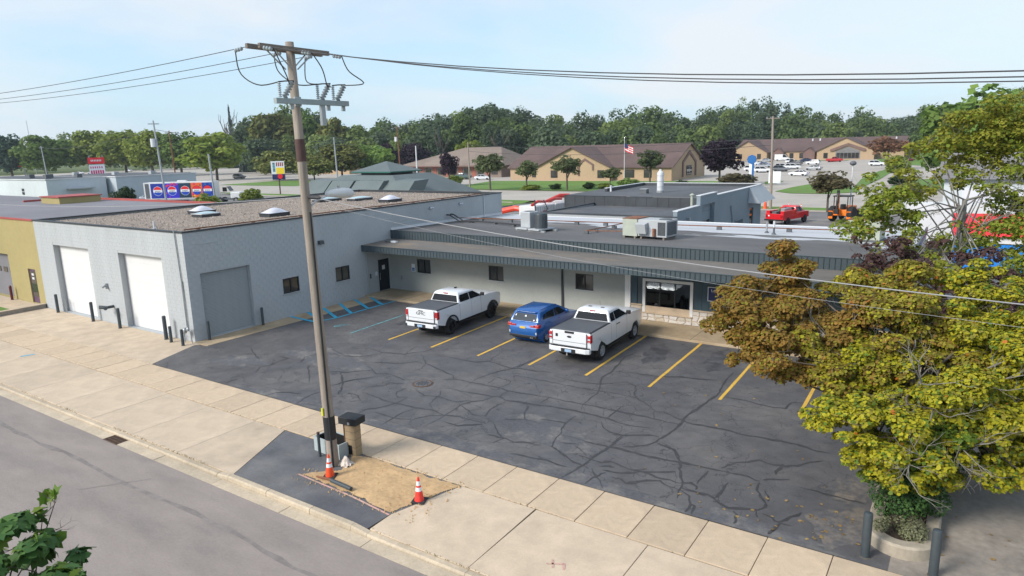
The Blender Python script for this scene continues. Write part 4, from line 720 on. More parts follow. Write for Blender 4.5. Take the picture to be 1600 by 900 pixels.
def mobj(name, me, m, par, bevel=0, seg=2, auto=35):
    o = bpy.data.objects.new(name, me); COL.objects.link(o); me.materials.append(MATS[m]); o.parent = par
    me.polygons.foreach_set('use_smooth', [True] * len(me.polygons)); me.set_sharp_from_angle(angle=radians(auto))
    if bevel:
        b = o.modifiers.new('bevel', 'BEVEL'); b.width = bevel; b.segments = seg; b.limit_method = 'ANGLE'; b.angle_limit = radians(35)
    return o
def house(par, name, m, levels, bevel):
    """cabin shell from stacked rectangles (z, y0, y1, hw)"""
    mb = MB()
    for z, y0, y1, hw in levels: mb.v += [(-hw, y0, z), (hw, y0, z), (hw, y1, z), (-hw, y1, z)]
    n = len(levels); mb.f = [(0, 3, 2, 1)] + [(4 * i + k, 4 * i + (k + 1) % 4, 4 * i + 4 + (k + 1) % 4, 4 * i + 4 + k) for i in range(n - 1) for k in range(4)] + [(4 * n - 4, 4 * n - 3, 4 * n - 2, 4 * n - 1)]
    return mb.build(name, m, par, bevel=bevel, seg=3, auto=50)
def lerp(a, b, t): return a + (b - a) * t
class WF:
    def __init__(s, L, W, belt, ft=.13, rt=.05, tum=.045): s.L, s.W, s.b, s.ft, s.rt, s.t = L, W, belt, ft, rt, tum
    def __call__(s, y, z):
        f = 1 - s.t * max(0, (z - s.b * .72) / (s.b * .28)) ** 1.5 - .035 * max(0, (.62 - z) / .3)
        tf = max(0, (y - (s.L - .75)) / .75); tr = max(0, (.5 - y) / .5); return f * (1 - s.ft * tf ** 2.2 - s.rt * tr ** 2)
    def crown(s, y, z): return .045 if z > s.b * .93 and y > s.L * .66 else (.02 if z > s.b * .9 else 0)
    def bow(s, y, z): return .09 if y > s.L - .35 else (-.05 if y < .25 else 0)
def sideglass(par, name, pts, hw, m='car_glass', off=.014, th=.02):
    for sg in (-1, 1):
        n = len(pts); mb = MB().add([(sg * (hw(z) + off), y, z) for y, z in pts] + [(sg * (hw(z) + off - th), y, z) for y, z in pts], [tuple(range(n)), tuple(range(2 * n - 1, n - 1, -1))] + [(i, (i + 1) % n, n + (i + 1) % n, n + i) for i in range(n)])
        mb.build(name, m, par)
def endglass(par, name, pts, m, dy=.01):
    """pts (x,y,z) quad, pushed dy outwards"""
    mb = MB().add([(x, y + dy, z) for x, y, z in pts] + [(x, y, z) for x, y, z in pts], [(0, 1, 2, 3), (7, 6, 5, 4), (0, 4, 5, 1), (1, 5, 6, 2), (2, 6, 7, 3), (3, 7, 4, 0)]); return mb.build(name, m, par)
def pickup(label, loc, rz, crew, flares, wr, rimm, spokes, lift):
    t = thing('pickup_truck', label, 'pickup truck', loc, rz); L, W = 5.82, 2.04; aR, aF = 1.13, 1.13 + (3.745 if crew else 3.68); B = 1.36 + lift; sill = .50 + lift
    cabr = 1.86 if crew else 2.06
    top = [(L, .72 + lift), (L + .01, .95 + lift), (L - .02, 1.14 + lift), (L - .12, 1.24 + lift), (L - .5, 1.30 + lift), (L - 1.25, B + .01), (L - 1.7, B + .0), (cabr, B), (cabr - .02, B + .01), (.04, B + .01), (0, B - .03), (0, .78 + lift)]
    poly = side_poly(L, top, (aR, aF), wr + .095, wr, sill, .66 + lift, .58 + lift)
    wf = WF(L, W, B, .10, .03, .03)
    body = mobj('body', body_mesh(poly, W, wf, (.25, .5, 1.86, 2.9, 3.6, 4.2, L - .75, L - .5, L - .25), (.7 + lift, .85 + lift, 1.0 + lift, 1.12 + lift, 1.25 + lift)), 'car_white', t, .022, 2)
    zt = 1.90 + lift; r0, r1 = cabr + .02, L - 1.62
    lv = [(B - .05, r0, r1 + .02, .935), (B + .14, r0 + .06, r1 - .32, .872), (zt - .13, r0 + .16, r1 - .84, .775), (zt - .05, r0 + .24, r1 - .98, .70), (zt, r0 + .5, r1 - 1.2, .52)]
    cab = house(t, 'cab', 'car_white', lv, .05)
    def hw(z):
        for (z0, _, _, h0), (z1, _, _, h1) in zip(lv[:-1], lv[1:]):
            if z <= z1: return lerp(h0, h1, (z - z0) / (z1 - z0))
        return lv[-1][3]
    zb, zg = B + .035, zt - .16
    bp = r0 + (1.02 if crew else .62); f0 = r1 - .30
    sideglass(t, 'rear_door_glass', [(r0 + .17, zb), (bp - .03, zb), (bp - .02, zg + .005), (r0 + .27, zg), (r0 + .17, zb + .2)], hw)
    sideglass(t, 'front_door_glass', [(bp + .03, zb), (f0 - .02, zb + .0), (f0 - .12, zb + .09), (r1 - .86, zg), (bp + .04, zg + .01)], hw)
    endglass(t, 'windshield', [(-.83, r1 - .09, B + .03), (.83, r1 - .09, B + .03), (.70, r1 - .84, zt - .14), (-.70, r1 - .84, zt - .14)], 'car_glass', .02)
    endglass(t, 'rear_window', [(.80, r0 + .035, B + .06), (-.80, r0 + .035, B + .06), (-.70, r0 + .145, zt - .17), (.70, r0 + .145, zt - .17)], 'car_glass', -.03)
    MB().box(-.14, .14, r0 + .13, r0 + .17, zt - .12, zt - .075).build('brake_lamp', 'tail_red', t)
    # bed cover, tailgate, bumper, lamps
    MB().box(-.90, .90, .07, cabr - .03, B + .0, B + .055).build('bed_cover', 'tonneau', t, bevel=.015)
    MB().box(-.97, -.90, .03, cabr - .02, B - .01, B + .045).box(.90, .97, .03, cabr - .02, B - .01, B + .045).build('bed_rail_cap', 'trim_black', t, bevel=.01)
    tg = MB().box(-.80, .80, -.055, .02, .76 + lift, B + .0).build('tailgate', 'car_white', t, bevel=.02)
    MB().box(-.80, .80, -.062, -.05, .93 + lift, .945 + lift).build('crease', 'seam', tg)
    for s in (-1, 1): MB().box(min(s * .805, s * .815), max(s * .805, s * .815), -.06, 0, .76 + lift, B).build('tailgate_gap', 'seam', t)
    if crew:
        text('lettering', 'GMC', .21, 'trim_black', tg, (0, -.058, 1.17 + lift), (pi / 2, 0, 0), .006, sx=1.25); MB().box(-.14, .14, -.072, -.05, 1.29 + lift, 1.335 + lift).build('handle', 'trim_black', tg)
    else:
        MB().ball((0, -.058, 1.16 + lift), (.115, .012, .05), 14, 6).build('emblem', 'trim_black', tg); MB().box(-.22, .22, -.075, -.03, B - .045, B + .03).build('camera_bar', 'trim_black', tg)
        MB().box(-.66, -.55, -.066, -.05, 1.12 + lift, 1.25 + lift).build('badge', 'trim_black', tg)
        for s in (-.3, .32): MB().cbox((s, r0 + .55, zt + .0), (.16, .1, .03)).build('roof_marker', 'trim_black', t)
    for s in (-1, 1):
        a, b = sorted((s * .83, s * 1.005)); zl = .93 + lift if crew else .96 + lift
        tl = MB().box(a, b, -.03, .16, zl, B - .05).build('tail_light', 'tail_red', t, bevel=.02)
        c, d = sorted((s * .86, s * .97))
        if crew: MB().box(c, d, -.037, -.02, zl + .03, zl + .09).build('reverse_lamp', 'lamp_clear', tl)
        else:
            MB().box(c, d, -.037, -.02, zl + .13, zl + .2).build('reverse_lamp', 'lamp_clear', tl); MB().box(c, d, -.037, -.02, zl + .01, zl + .05).build('reverse_lamp', 'lamp_clear', tl)
    bz = .50 + lift
    bp_ = MB().prism([(-.99, .05), (-.97, -.1), (-.8, -.17), (.8, -.17), (.97, -.1), (.99, .05)], bz, bz + .21).build('rear_bumper', 'car_white', t, bevel=.025)
    MB().prism([(-.96, .03), (-.94, -.07), (-.78, -.15), (.78, -.15), (.94, -.07), (.96, .03)], bz + .205, bz + .245).build('step_pad', 'trim_black', bp_)
    MB().box(-.34, .34, -.185, -.1, bz - .02, bz + .16).build('plate_recess', 'trim_black', bp_); MB().box(-.155, .155, -.193, -.186, bz + .02, bz + .14).build('licence_plate', 'plate_blue', bp_)
    for s in (-1, 1):
        if crew: a, b = sorted((s * .62, s * .93)); MB().prism([(a, -.165), (b, -.165), (b, -.1), (a, -.1)], bz + .015, bz + .12).build('exhaust_tip', 'trim_black', bp_)
    MB().box(-.035, .035, -.30, .1, bz - .1, bz - .03).cyl((0, -.27, bz - .03), .03, .07, 10).build('hitch', 'chrome', t)
    MB().box(-.85, .85, .25, L - .4, .36 + lift, .56 + lift).build('chassis', 'trim_black', t)
    for s in (-1, 1):
        a, b = sorted((s * .86, s * 1.0)); MB().box(a, b, aR + .62, aF - .62, .36 + lift, .42 + lift).build('running_board', 'trim_black', t, bevel=.01)
        m0, m1 = sorted((s * .97, s * 1.18)); my = r1 - .38
        mr = MB().box(m0, m1, my - .06, my + .06, B + .06, B + .24).build('mirror', 'trim_black' if crew else 'trim_black', t, bevel=.03); MB().box(min(s * .9, s * 1.0), max(s * .9, s * 1.0), my - .03, my + .03, B + .04, B + .09).build('mirror_arm', 'trim_black', mr)
        for y in ((r0 + .35, bp + .28) if crew else (bp + .18, bp + .02)):
            a, b = sorted((s * 1.0, s * 1.035)); MB().box(a, b, y - .1, y + .1, B - .16, B - .13).build('door_handle', 'car_white' if crew else 'trim_black', t, bevel=.008)
        for y in ((cabr, bp, r1 - .42) if crew else (cabr, bp - .1, r1 - .42)):
            a, b = sorted((s * 1.003, s * 1.012)); zz_ = [sill + .06 + k * (B - .06 - sill) / 6 for k in range(7)]; mb = MB()
            for z0, z1 in zip(zz_[:-1], zz_[1:]):
                x0, x1 = s * (W / 2 * wf(y, z0) + .002), s * (W / 2 * wf(y, z1) + .002); mb.quad((x0, y - .007, z0), (x0, y + .007, z0), (x1, y + .007, z1), (x1, y - .007, z1))
            mb.build('door_seam', 'seam', t)
        a, b = sorted((s * .62, s * .93)); MB().box(a, b, L - .1, L + .03, .98 + lift, 1.16 + lift).build('headlight', 'lamp_clear', t, bevel=.02)
        for ax in (aR, aF):
            if flares:
                mb = MB(); ra = wr + .085; n = 14
                for k in range(n):
                    t0, t1 = [(-.08 + 1.16 * (k + e) / n) * pi for e in (0, 1)]
                    q = [(ra * cos(t_), ra * sin(t_), (ra + .075) * cos(t_), (ra + .075) * sin(t_)) for t_ in (t0, t1)]; x0, x1 = s * (W / 2 - .04), s * (W / 2 + .03)
                    if min(q[0][1], q[1][1]) + wr < sill - .06: continue
                    mb.add([(x, ax + c, wr + d) for x in (x0, x1) for c, d in ((q[0][0], q[0][1]), (q[0][2], q[0][3]), (q[1][2], q[1][3]), (q[1][0], q[1][1]))], [(4, 5, 6, 7), (0, 1, 5, 4), (1, 2, 6, 5), (2, 3, 7, 6), (3, 0, 4, 7)])
                mb.build('fender_flare', 'trim_black', t)
            mb = MB(); n = 12; ra = wr + .1; x0, x1 = s * .55, s * (W / 2 - .05)
            for k in range(n):
                t0, t1 = pi * k / n, pi * (k + 1) / n; mb.quad((x0, ax + ra * cos(t0), wr + ra * sin(t0)), (x1, ax + ra * cos(t0), wr + ra * sin(t0)), (x1, ax + ra * cos(t1), wr + ra * sin(t1)), (x0, ax + ra * cos(t1), wr + ra * sin(t1)))
            mb.build('wheel_well', 'trim_black', t)
    wp = wheel_parts(wr, .29, rimm, spokes)
    for ax in (aR, aF):
        for s in (-1, 1): add_wheel(t, wp, s * (W / 2 - .155), ax, wr, s)
    MB().box(-.75, .75, L - .02, L + .06, .72 + lift, 1.12 + lift).build('grille', 'trim_black', t, bevel=.02)
    fb = MB().prism([(-.96, L - .2), (.96, L - .2), (.86, L + .06), (.6, L + .13), (-.6, L + .13), (-.86, L + .06)], .50 + lift, .72 + lift).build('front_bumper', 'car_white', t, bevel=.03)
    MB().tube([(-.5, r1 - .02, B + .02), (-.52, r1 - .06, B + .45)], .006, 4).build('antenna', 'trim_black', t)
    if crew: MB().cbox((.02, r0 + 1.0, zt + .03), (.06, .16, .07)).build('antenna_fin', 'trim_black', t)
    return t
pickup('white crew cab pickup with black fender flares and black wheels beside the blue car', (9.62, 6.22, 0), radians(2.4), True, True, .425, 'rim_black', 6, .06)
pickup('white extended cab pickup with silver alloy wheels parked nearest the tree', (18.03, 6.15, 0), radians(1.5), False, False, .405, 'rim_alloy', 6, .04)
def suv(label, loc):
    t = thing('compact_suv', label, 'car', loc, radians(1.5)); L, W = 4.3, 1.77; aR, aF, wr = .78, 3.44, .345; B = 1.05
    top = [(L, .55), (L, .68), (L - .05, .78), (L - .3, .86), (L - .75, .92), (L - 1.1, .965), (2.2, B - .01), (.5, B + .02), (.08, B + .03), (.03, .93), (-.02, .80), (-.03, .62)]
    wf = WF(L, W, B, .20, .15, .05)
    poly = side_poly(L, top, (aR, aF), wr + .06, wr, .30, .36, .32)
    mobj('body', body_mesh(poly, W, wf, (.15, .35, .6, 2.0, 2.8, 3.2, L - .7, L - .45, L - .2), (.45, .58, .7, .82, .92)), 'car_blue', t, .02, 2)
    lv = [(B - .06, .06, L - .98, .83), (B + .16, .19, L - 1.38, .78), (1.44, .34, 2.42, .70), (1.56, .44, 2.15, .635), (1.62, .72, 1.85, .48)]
    house(t, 'cabin', 'car_blue', lv, .075)
    def hw(z):
        for (z0, _, _, h0), (z1, _, _, h1) in zip(lv[:-1], lv[1:]):
            if z <= z1: return lerp(h0, h1, (z - z0) / (z1 - z0))
        return lv[-1][3]
    zb, zg = B + .05, 1.43
    sideglass(t, 'quarter_glass', [(.50, zb + .06), (.80, zb + .03), (.88, zg - .05), (.66, zg - .07)], hw); sideglass(t, 'rear_door_glass', [(.84, zb + .03), (1.62, zb), (1.64, zg), (.93, zg - .03)], hw); sideglass(t, 'front_door_glass', [(1.69, zb), (2.74, zb - .02), (2.32, zg - .06), (2.15, zg), (1.70, zg)], hw)
    endglass(t, 'windshield', [(-.72, L - 1.1, B + .04), (.72, L - 1.1, B + .04), (.60, 2.44, 1.41), (-.60, 2.44, 1.41)], 'car_glass', .03)
    rw = endglass(t, 'rear_window', [(.66, .135, B + .07), (-.66, .135, B + .07), (-.58, .335, 1.42), (.58, .335, 1.42)], 'rear_glass', -.035)
    flat('decal', (235, 238, 240), .5)
    MB().add([(-.03, .212, 1.30), (.09, .212, 1.30), (.03, .255, 1.38)], [(0, 1, 2)]).add([(-.55, .212, 1.30), (-.49, .212, 1.30), (-.47, .25, 1.37), (-.51, .25, 1.37)], [(0, 1, 2, 3)]).add([(.50, .115, 1.15), (.56, .115, 1.15), (.56, .14, 1.2), (.5, .14, 1.2)], [(0, 1, 2, 3)]).build('decal', 'decal', rw)
    MB().prism([(-.55, .38), (.55, .38), (.6, .56), (-.6, .56)], 1.52, 1.545).xf(Matrix.Translation((0, -.12, -.02))).build('spoiler', 'car_blue', t, bevel=.01)
    for s in (-1, 1):
        a, b = sorted((s * .38, s * .62)); MB().box(a, b, -.055, .1, .87, .95).build('tail_light', 'tail_red', t, bevel=.015)
        a, b = sorted((s * .62, s * .86)); q = MB().box(a, b, -.02, .22, .84, .99).build('tail_light', 'tail_red', t, bevel=.03); MB().box(min(s * .66, s * .8), max(s * .66, s * .8), -.028, .0, .85, .875).build('indicator', 'amber', q)
        a, b = sorted((s * .69, s * .75)); MB().box(a, b, -.05, .1, .52, .64).build('reflector', 'lamp_clear', t, bevel=.01)
        MB().box(min(s * .82, s * 1.0), max(s * .82, s * 1.0), 2.62, 2.74, B + .03, B + .17).build('mirror', 'car_blue', t, bevel=.03)
        for y in (1.05, 1.95): MB().box(min(s * .865, s * .895), max(s * .865, s * .895), y - .09, y + .09, B - .11, B - .085).build('door_handle', 'car_blue', t, bevel=.008)
        MB().tube([(s * .60, .62, 1.57), (s * .60, .8, 1.585), (s * .60, 2.0, 1.58), (s * .61, 2.15, 1.555)], .012, 6).build('roof_rail', 'car_blue', t)
        for ax in (aR, aF):
            mb = MB(); n = 12; ra = wr + .065; x0, x1 = s * .5, s * (W / 2 - .05)
            for k in range(n):
                t0, t1 = pi * k / n, pi * (k + 1) / n; mb.quad((x0, ax + ra * cos(t0), wr + ra * sin(t0)), (x1, ax + ra * cos(t0), wr + ra * sin(t0)), (x1, ax + ra * cos(t1), wr + ra * sin(t1)), (x0, ax + ra * cos(t1), wr + ra * sin(t1)))
            mb.build('wheel_well', 'trim_black', t)
    MB().box(-.15, .15, -.065, -.03, .78, .87).build('licence_plate', 'plate_yellow', t)
    MB().prism([(-.78, .06), (-.74, -.05), (.74, -.05), (.78, .06)], .34, .46).build('rear_valance', 'trim_black', t, bevel=.02)
    MB().tube([(.52, -.06, .36), (.52, .1, .36)], .03, 8).tube([(.43, -.06, .36), (.43, .1, .36)], .03, 8).build('exhaust_tip', 'chrome', t)
    MB().box(-.75, .75, .2, L - .3, .22, .42).build('chassis', 'trim_black', t)
    wp = wheel_parts(wr, .22, 'rim_alloy', 10, .68)
    for ax in (aR, aF):
        for s in (-1, 1): add_wheel(t, wp, s * (W / 2 - .125), ax, wr, s)
    return t
suv('blue compact hatchback car parked between the two white pickups', (14.66, 7.68, 0))

# ================================================================== UTILITY POLE, WIRES, ROADSIDE THINGS
mat('pole_wood', (.31, .26, .215), .9, var=.3, scale=4, big=.3, col2=(.20, .16, .13), mask=(2, .5, .7), stretch=(6, 6, .35), bump=.3, bscale=12)
mat('old_wood', (.20, .165, .14), .9, var=.3, scale=6, stretch=(4, 1, 4)); mat('brown_band', (.085, .045, .04), .8, var=.2, scale=5); mat('wrap_black', (.017, .018, .02), .6, var=.2)
mat('grey_arm', (.30, .35, .35), .6, var=.1); mat('porcelain', (.36, .40, .42), .35, var=.08); mat('wire', (.045, .045, .05), .6); mat('cable', (.30, .30, .31), .6); mat('jumper', (.03, .03, .035), .6)
PX, PY = 16.54, -5.81
pole = thing('utility_pole', 'tall weathered wooden utility pole with black wrap standing in the dirt', 'utility pole', (PX, PY, 0))
def pc(z): return (-.32 * z / 12.1, 0, z)
MB().tube([(pc(z)[0], 0, z) for z in (-.2, .5, 3, 6, 9, 12.12)], [.175, .168, .152, .138, .125, .112], 16).build('shaft', 'pole_wood', pole, smooth=True)
for a, b, m in ((.84, 1.56, 'wrap_black'), (8.98, 9.58, 'brown_band')): MB().tube([(pc(z)[0], 0, z) for z in (a, b)], .174 if a < 5 else .133, 16, False).build('band', m, pole, smooth=True)
MB().tube([(.12, -.12, 0), (.10, -.11, 3), (.04, -.09, 7.6)], .03, 6).build('riser', 'wrap_black', pole); flat('tag_yellow', (205, 205, 50), .6); MB().box(-.1, -.04, -.205, -.165, 1.62, 1.85).build('pole_tag', 'tag_yellow', pole)
ax = pc(11.92)[0]
for s in (-1, 1):
    arm = MB().box(ax + s * .14 - .045 + (0), ax + s * .14 + .045, -1.25 if s < 0 else -1.08, 1.2, 11.86, 11.98).build('crossarm', 'old_wood', pole)
    for e in (-1, 1): MB().tube([(ax + s * .15, e * .62, 11.86), (ax + s * .12, e * .1, 11.42)], .02, 5).build('brace', 'galv', pole)
lx = pc(10.55)[0]
la = MB().box(lx + .12, lx + .24, -.80, 1.72, 10.50, 10.64).build('crossarm', 'grey_arm', pole)
MB().box(lx - .05, lx + .12, -.1, .1, 10.45, 10.7).build('bracket', 'galv', pole); MB().box(lx + .1, lx + .2, .72, .86, 9.95, 10.66).build('bracket', 'galv', pole)
for i, y in enumerate((-.55, .72, 1.28)):
    c = MB()
    for k in range(7): c.lathe((lx + .18, y - .08, 10.66 + k * .055), [(.02, 0), (.05, .01), (.05, .02), (.02, .05)], 10)
    ins = c.build('insulator', 'porcelain', pole)
    c = MB(); d = Vector((0, .30, .42)); n_ = 6
    for k in range(n_): p0 = Vector((lx + .18, y + .05, 10.66)) + d * k / n_; c.tube([p0, p0 + d / n_ * .4, p0 + d / n_ * .9], [.035, .085, .035], 9)
    c.build('arrester', 'porcelain', pole)
    MB().tube([(lx + .18, y - .1, 11.05), (lx + .18, y + .12, 11.08), (lx + .18, y + .4, 11.1)], .018, 5).build('fuse_bar', 'wire', pole)
    MB().box(lx + .1, lx + .16, y + .25, y + .36, 10.36, 10.58).build('fuse_clip', 'porcelain', pole)
def sagw(a, b, s, n=26):
    a = Vector(a); b = Vector(b); return [a + (b - a) * (i / n) - Vector((0, 0, 4 * s * (i / n) * (1 - i / n))) for i in range(n + 1)]
lab = {-1.15: 'nearest the street', .05: 'in the middle', 1.12: 'nearest the car park'}
for dy, wn in lab.items():
    y = PY + dy
    t = thing('power_line', 'overhead power wire running right from the pole top, ' + wn, 'wire', (PX + ax, y, 11.92), 0, 'overhead wires')
    MB().tube([Vector(p) - Vector((PX + ax, y, 11.92)) for p in sagw((PX + ax + .16, y, 11.92), (58, y, 12), 2.02)], .011, 5).build('conductor', 'wire', t)
    mb = MB()
    for k in range(3): mb.ball((.45 + k * .11, 0, -.10 - k * .02), (.045, .055, .055), 8, 5)
    mb.build('strain_insulator', 'porcelain', t)
    t = thing('power_line', 'overhead power wire running left from the pole top, ' + wn, 'wire', (PX + ax, y, 11.92), 0, 'overhead wires')
    MB().tube([Vector(p) - Vector((PX + ax, y, 11.92)) for p in sagw((PX + ax - .16, y, 11.92), (-30, y, 12.9), .62)], .010, 5).build('conductor', 'wire', t)
    mb = MB()
    for k in range(3): mb.ball((-.5 - k * .11, 0, -.03 - k * .01), (.045, .055, .055), 8, 5)
    mb.build('strain_insulator', 'porcelain', t)
X0 = ax
for i, P in enumerate(([(X0 - .75, -1.15, 11.86), (X0 - .7, -1.1, 11.3), (X0 - .2, -.95, 10.98), (lx + .18, -.62, 11.05)], [(X0 - .75, .05, 11.86), (X0 - .55, .0, 11.4), (X0 - .1, .2, 11.05), (lx + .18, .62, 11.05)],
                       [(X0 - .75, 1.12, 11.86), (X0 - .4, .8, 11.2), (lx + .18, .7, 11.06)], [(X0 + .75, .05, 11.82), (X0 + .8, .35, 11.4), (lx + .3, .9, 11.0), (lx + .18, 1.1, 11.08)],
                       [(X0 + .75, 1.12, 11.80), (X0 + .85, 1.25, 11.4), (X0 + .9, 1.75, 11.1), (lx + .18, 1.68, 11.08)], [(X0 + .7, -1.1, 11.82), (X0 + .5, -.6, 11.2), (lx + .1, -.2, 10.95), (lx + .18, -.15, 11.08)])):
    pts = []
    for k in range(15):                                            # Catmull-like smoothing of the hanging jumper
        t_ = k / 14 * (len(P) - 1); i0 = min(int(t_), len(P) - 2); f_ = t_ - i0; p0, p1 = Vector(P[i0]), Vector(P[i0 + 1]); pm = Vector(P[max(i0 - 1, 0)]); pn = Vector(P[min(i0 + 2, len(P) - 1)])
        pts.append(.5 * ((2 * p0) + (p1 - pm) * f_ + (2 * pm - 5 * p0 + 4 * p1 - pn) * f_ ** 2 + (3 * p0 - pm - 3 * p1 + pn) * f_ ** 3))
    MB().tube(pts, .016, 5).build('jumper_wire', 'jumper', pole)
for nm, z0, s, r, lb in (('upper', 8.03, 1.42, .0105, 'thick pale service cable running right from the pole across the roofs'), ('lower', 7.9, 1.66, .0032, 'thin pale cable just below the thick service cable'),):
    t = thing('service_cable', lb, 'cable', (PX - .2, PY, z0)); MB().tube([Vector(p) - Vector((PX - .2, PY, z0)) for p in sagw((PX - .1, PY, z0), (58, PY, z0), s)], r, 6).build('cable', 'cable', t)
t = thing('service_cable', 'pale service cable running left from the pole above the gravel roof', 'cable', (PX - .2, PY, 8.0)); MB().tube([Vector(p) - Vector((PX - .2, PY, 8.0)) for p in sagw((PX - .3, PY, 8.0), (-30, PY, 8.4), .9)], .011, 6).build('cable', 'cable', t)
MB().ball((.35, 0, 0), (.3, .06, .06), 10, 6).build('splice', 'jumper', t)
sl_ = thing('street_light', 'grey cobra head street light on a short arm on the utility pole', 'street light', (PX - .2, PY + .1, 7.7))
MB().tube([(0, 0, 0), (.1, .2, .2), (.25, .5, .32)], .03, 8).build('arm', 'white_metal', sl_)
MB().tube([(.22, .42, .33), (.28, .55, .36), (.40, .85, .36), (.5, 1.1, .34), (.55, 1.2, .33)], [.05, .1, .15, .13, .03], 12).build('lamp_head', 'white_metal', sl_, smooth=True); MB().cyl((.36, .78, .45 + .02), .04, .1, 8).build('photocell', 'galv', sl_)
# pedestal, open box, post, rag, pipe, cones
mat('tan_wood', (.33, .24, .14), .85, var=.2, scale=5, stretch=(1, 1, 5)); mat('box_grey', (.38, .43, .43), .55, var=.1)
pd = thing('wooden_pedestal', 'tan wooden pedestal with a black cap beside the utility pole', 'pedestal', (16.55, -4.98, 0), radians(8))
MB().box(-.2, .2, -.15, .15, -.1, 1.05).build('post', 'tan_wood', pd, bevel=.01)
for z in (.3, .55, .8): MB().box(-.203, .203, -.153, .153, z, z + .008).build('board_joint', 'joint', pd)
MB().box(-.07, .06, -.158, -.14, .06, .36).build('opening', 'black_void', pd); MB().box(-.215, -.185, -.165, -.10, 0, 1.05).build('corner_strip', 'brown_band', pd)
MB().box(-.33, .33, -.24, .24, 1.05, 1.27).build('cap', 'wrap_black', pd, bevel=.01); MB().box(.02, .1, -.246, -.235, 1.07, 1.15).build('hasp', 'galv', pd)
bx = thing('open_box', 'pale grey open top utility box behind the pole foot', 'utility box', (15.85, -5.12, 0), radians(-4))
MB().box(-.62, .62, -.32, -.28, -.05, .46).box(-.62, .62, .28, .32, -.05, .46).box(-.62, -.58, -.28, .28, -.05, .46).box(.58, .62, -.28, .28, -.05, .46).build('walls', 'box_grey', bx); MB().box(-.58, .58, -.28, .28, -.04, .03).box(-.58, .58, -.28, -.27, .03, .44).box(-.58, .58, .27, .28, .03, .44).box(-.58, -.57, -.27, .27, .03, .44).box(.57, .58, -.27, .27, .03, .44).build('inside', 'black_void', bx)
gpst = thing('guard_post', 'thin dark steel post standing by the open utility box', 'post', (15.72, -5.62, 0)); MB().cyl((0, 0, -.05), .045, .82, 12).build('shaft', 'bollard_paint', gpst); MB().lathe((0, 0, .76), [(.05, 0), (.05, .03), (.01, .045)], 12).build('cap', 'brown_band', gpst)
rg = MB(); q = random.Random(8); n_ = 12
mat('rag_cloth', (.62, .54, .47), .9, var=.2, scale=8)
for i in range(n_ + 1):
    for j in range(n_ + 1):
        u, v = i / n_ * 2 - 1, j / n_ * 2 - 1; r2 = u * u + v * v; rg.v.append((u * .2 + q.uniform(-.015, .015), v * .17 + q.uniform(-.015, .015), max(.015, .3 * math.exp(-2.2 * r2) + .05 * sin(9 * math.atan2(v, u)) * min(1, r2 * 2) + q.uniform(-.015, .015))))
rg.f = [(i * (n_ + 1) + j, (i + 1) * (n_ + 1) + j, (i + 1) * (n_ + 1) + j + 1, i * (n_ + 1) + j + 1) for i in range(n_) for j in range(n_)]
tag(rg.build('cloth_bundle', 'rag_cloth', None, smooth=True, loc=(16.88, -5.63, .0)), 'crumpled off white cloth lying at the utility pole foot', 'cloth')
pp = thing('conduit_pipe', 'grey and rusty pipe piece lying in the dirt by the cone', 'pipe', (17.4, -6.66, .07)); MB().tube([(0, 0, .03), (.85, -.05, .02)], .06, 12).build('grey_section', 'bollard_paint', pp); MB().tube([(.05, 0, .03), (-.12, .01, .03), (-.6, -.02, .0)], [.045, .04, .025], 8).build('rusty_section', 'rust', pp)
mat('cone_orange', (.85, .085, .02), .5, var=.08, scale=6); mat('cone_red', (.80, .05, .035), .5, var=.08, scale=6); mat('cone_white', (.78, .78, .78), .4, var=.05); mat('rubber', (.025, .026, .028), .8)
def cone(x, y, h, label, m='cone_orange', rz=0., z=0., grp=None):
    t = thing('traffic_cone', label, 'traffic cone', (x, y, z), rz, grp); R = lambda q: lerp(.135, .025, q) * h / .7
    MB().box(-.19 * h / .7, .19 * h / .7, -.19 * h / .7, .19 * h / .7, 0, .035).build('base', 'rubber', t, bevel=.01)
    MB().lathe((0, 0, .035), [(R(0), 0), (R(.5), h * .5), (R(1), h * .96), (.008, h * .965)], 18).build('cone_body', m, t, auto=40)
    for a, b in ((.42, .58), (.66, .84)): MB().lathe((0, 0, .035), [(R(a) + .003, h * a * .96), (R(b) + .003, h * b * .96)], 18).build('reflective_band', 'cone_white', t, auto=40)
    return t
cone(17.05, -6.40, .68, 'orange traffic cone at the foot of the utility pole', rz=.5, z=.01); cone(20.22, -6.12, .68, 'red orange traffic cone at the far corner of the dirt patch', 'cone_red', rz=.35, z=.01)

# ================================================================== ROOF EQUIPMENT
mat('cream_metal', (.40, .43, .36), .55, var=.12, scale=2); mat('unit_grey', (.42, .44, .45), .5, var=.06, scale=2); mat('unit_dark', (.10, .11, .12), .6, var=.2, scale=8)
sk = thing('equipment_platform', 'low grey timber platform on the roof carrying two condensers', 'platform', (8.95, 18.2, RZ(18.2)), radians(-12))
for y in (-.55, .55): MB().box(-1.2, 1.3, y - .07, y + .07, 0, .12).build('skid', 'galv', sk)
MB().box(-1.1, -.1, -.75, .75, .12, .2).build('pad', 'unit_grey', sk); MB().box(0, .95, -.75, .75, .12, .2).build('pad', 'unit_grey', sk)
ca = thing('condenser_unit', 'square light grey air conditioning condenser on the office roof', 'air conditioner', (8.42, 18.32, RZ(18.2) + .2), radians(-12))
MB().box(-.42, .42, -.42, .42, 0, 1.0).build('casing', 'unit_grey', ca, bevel=.05)
for k in range(12): MB().box(-.43, .43, -.43, .43, .09 + k * .073, .105 + k * .073).build('louvre', 'galv', ca, bevel=.05)
MB().cyl((0, 0, 1.0), .33, .02, 24).build('fan_grille', 'unit_dark', ca)
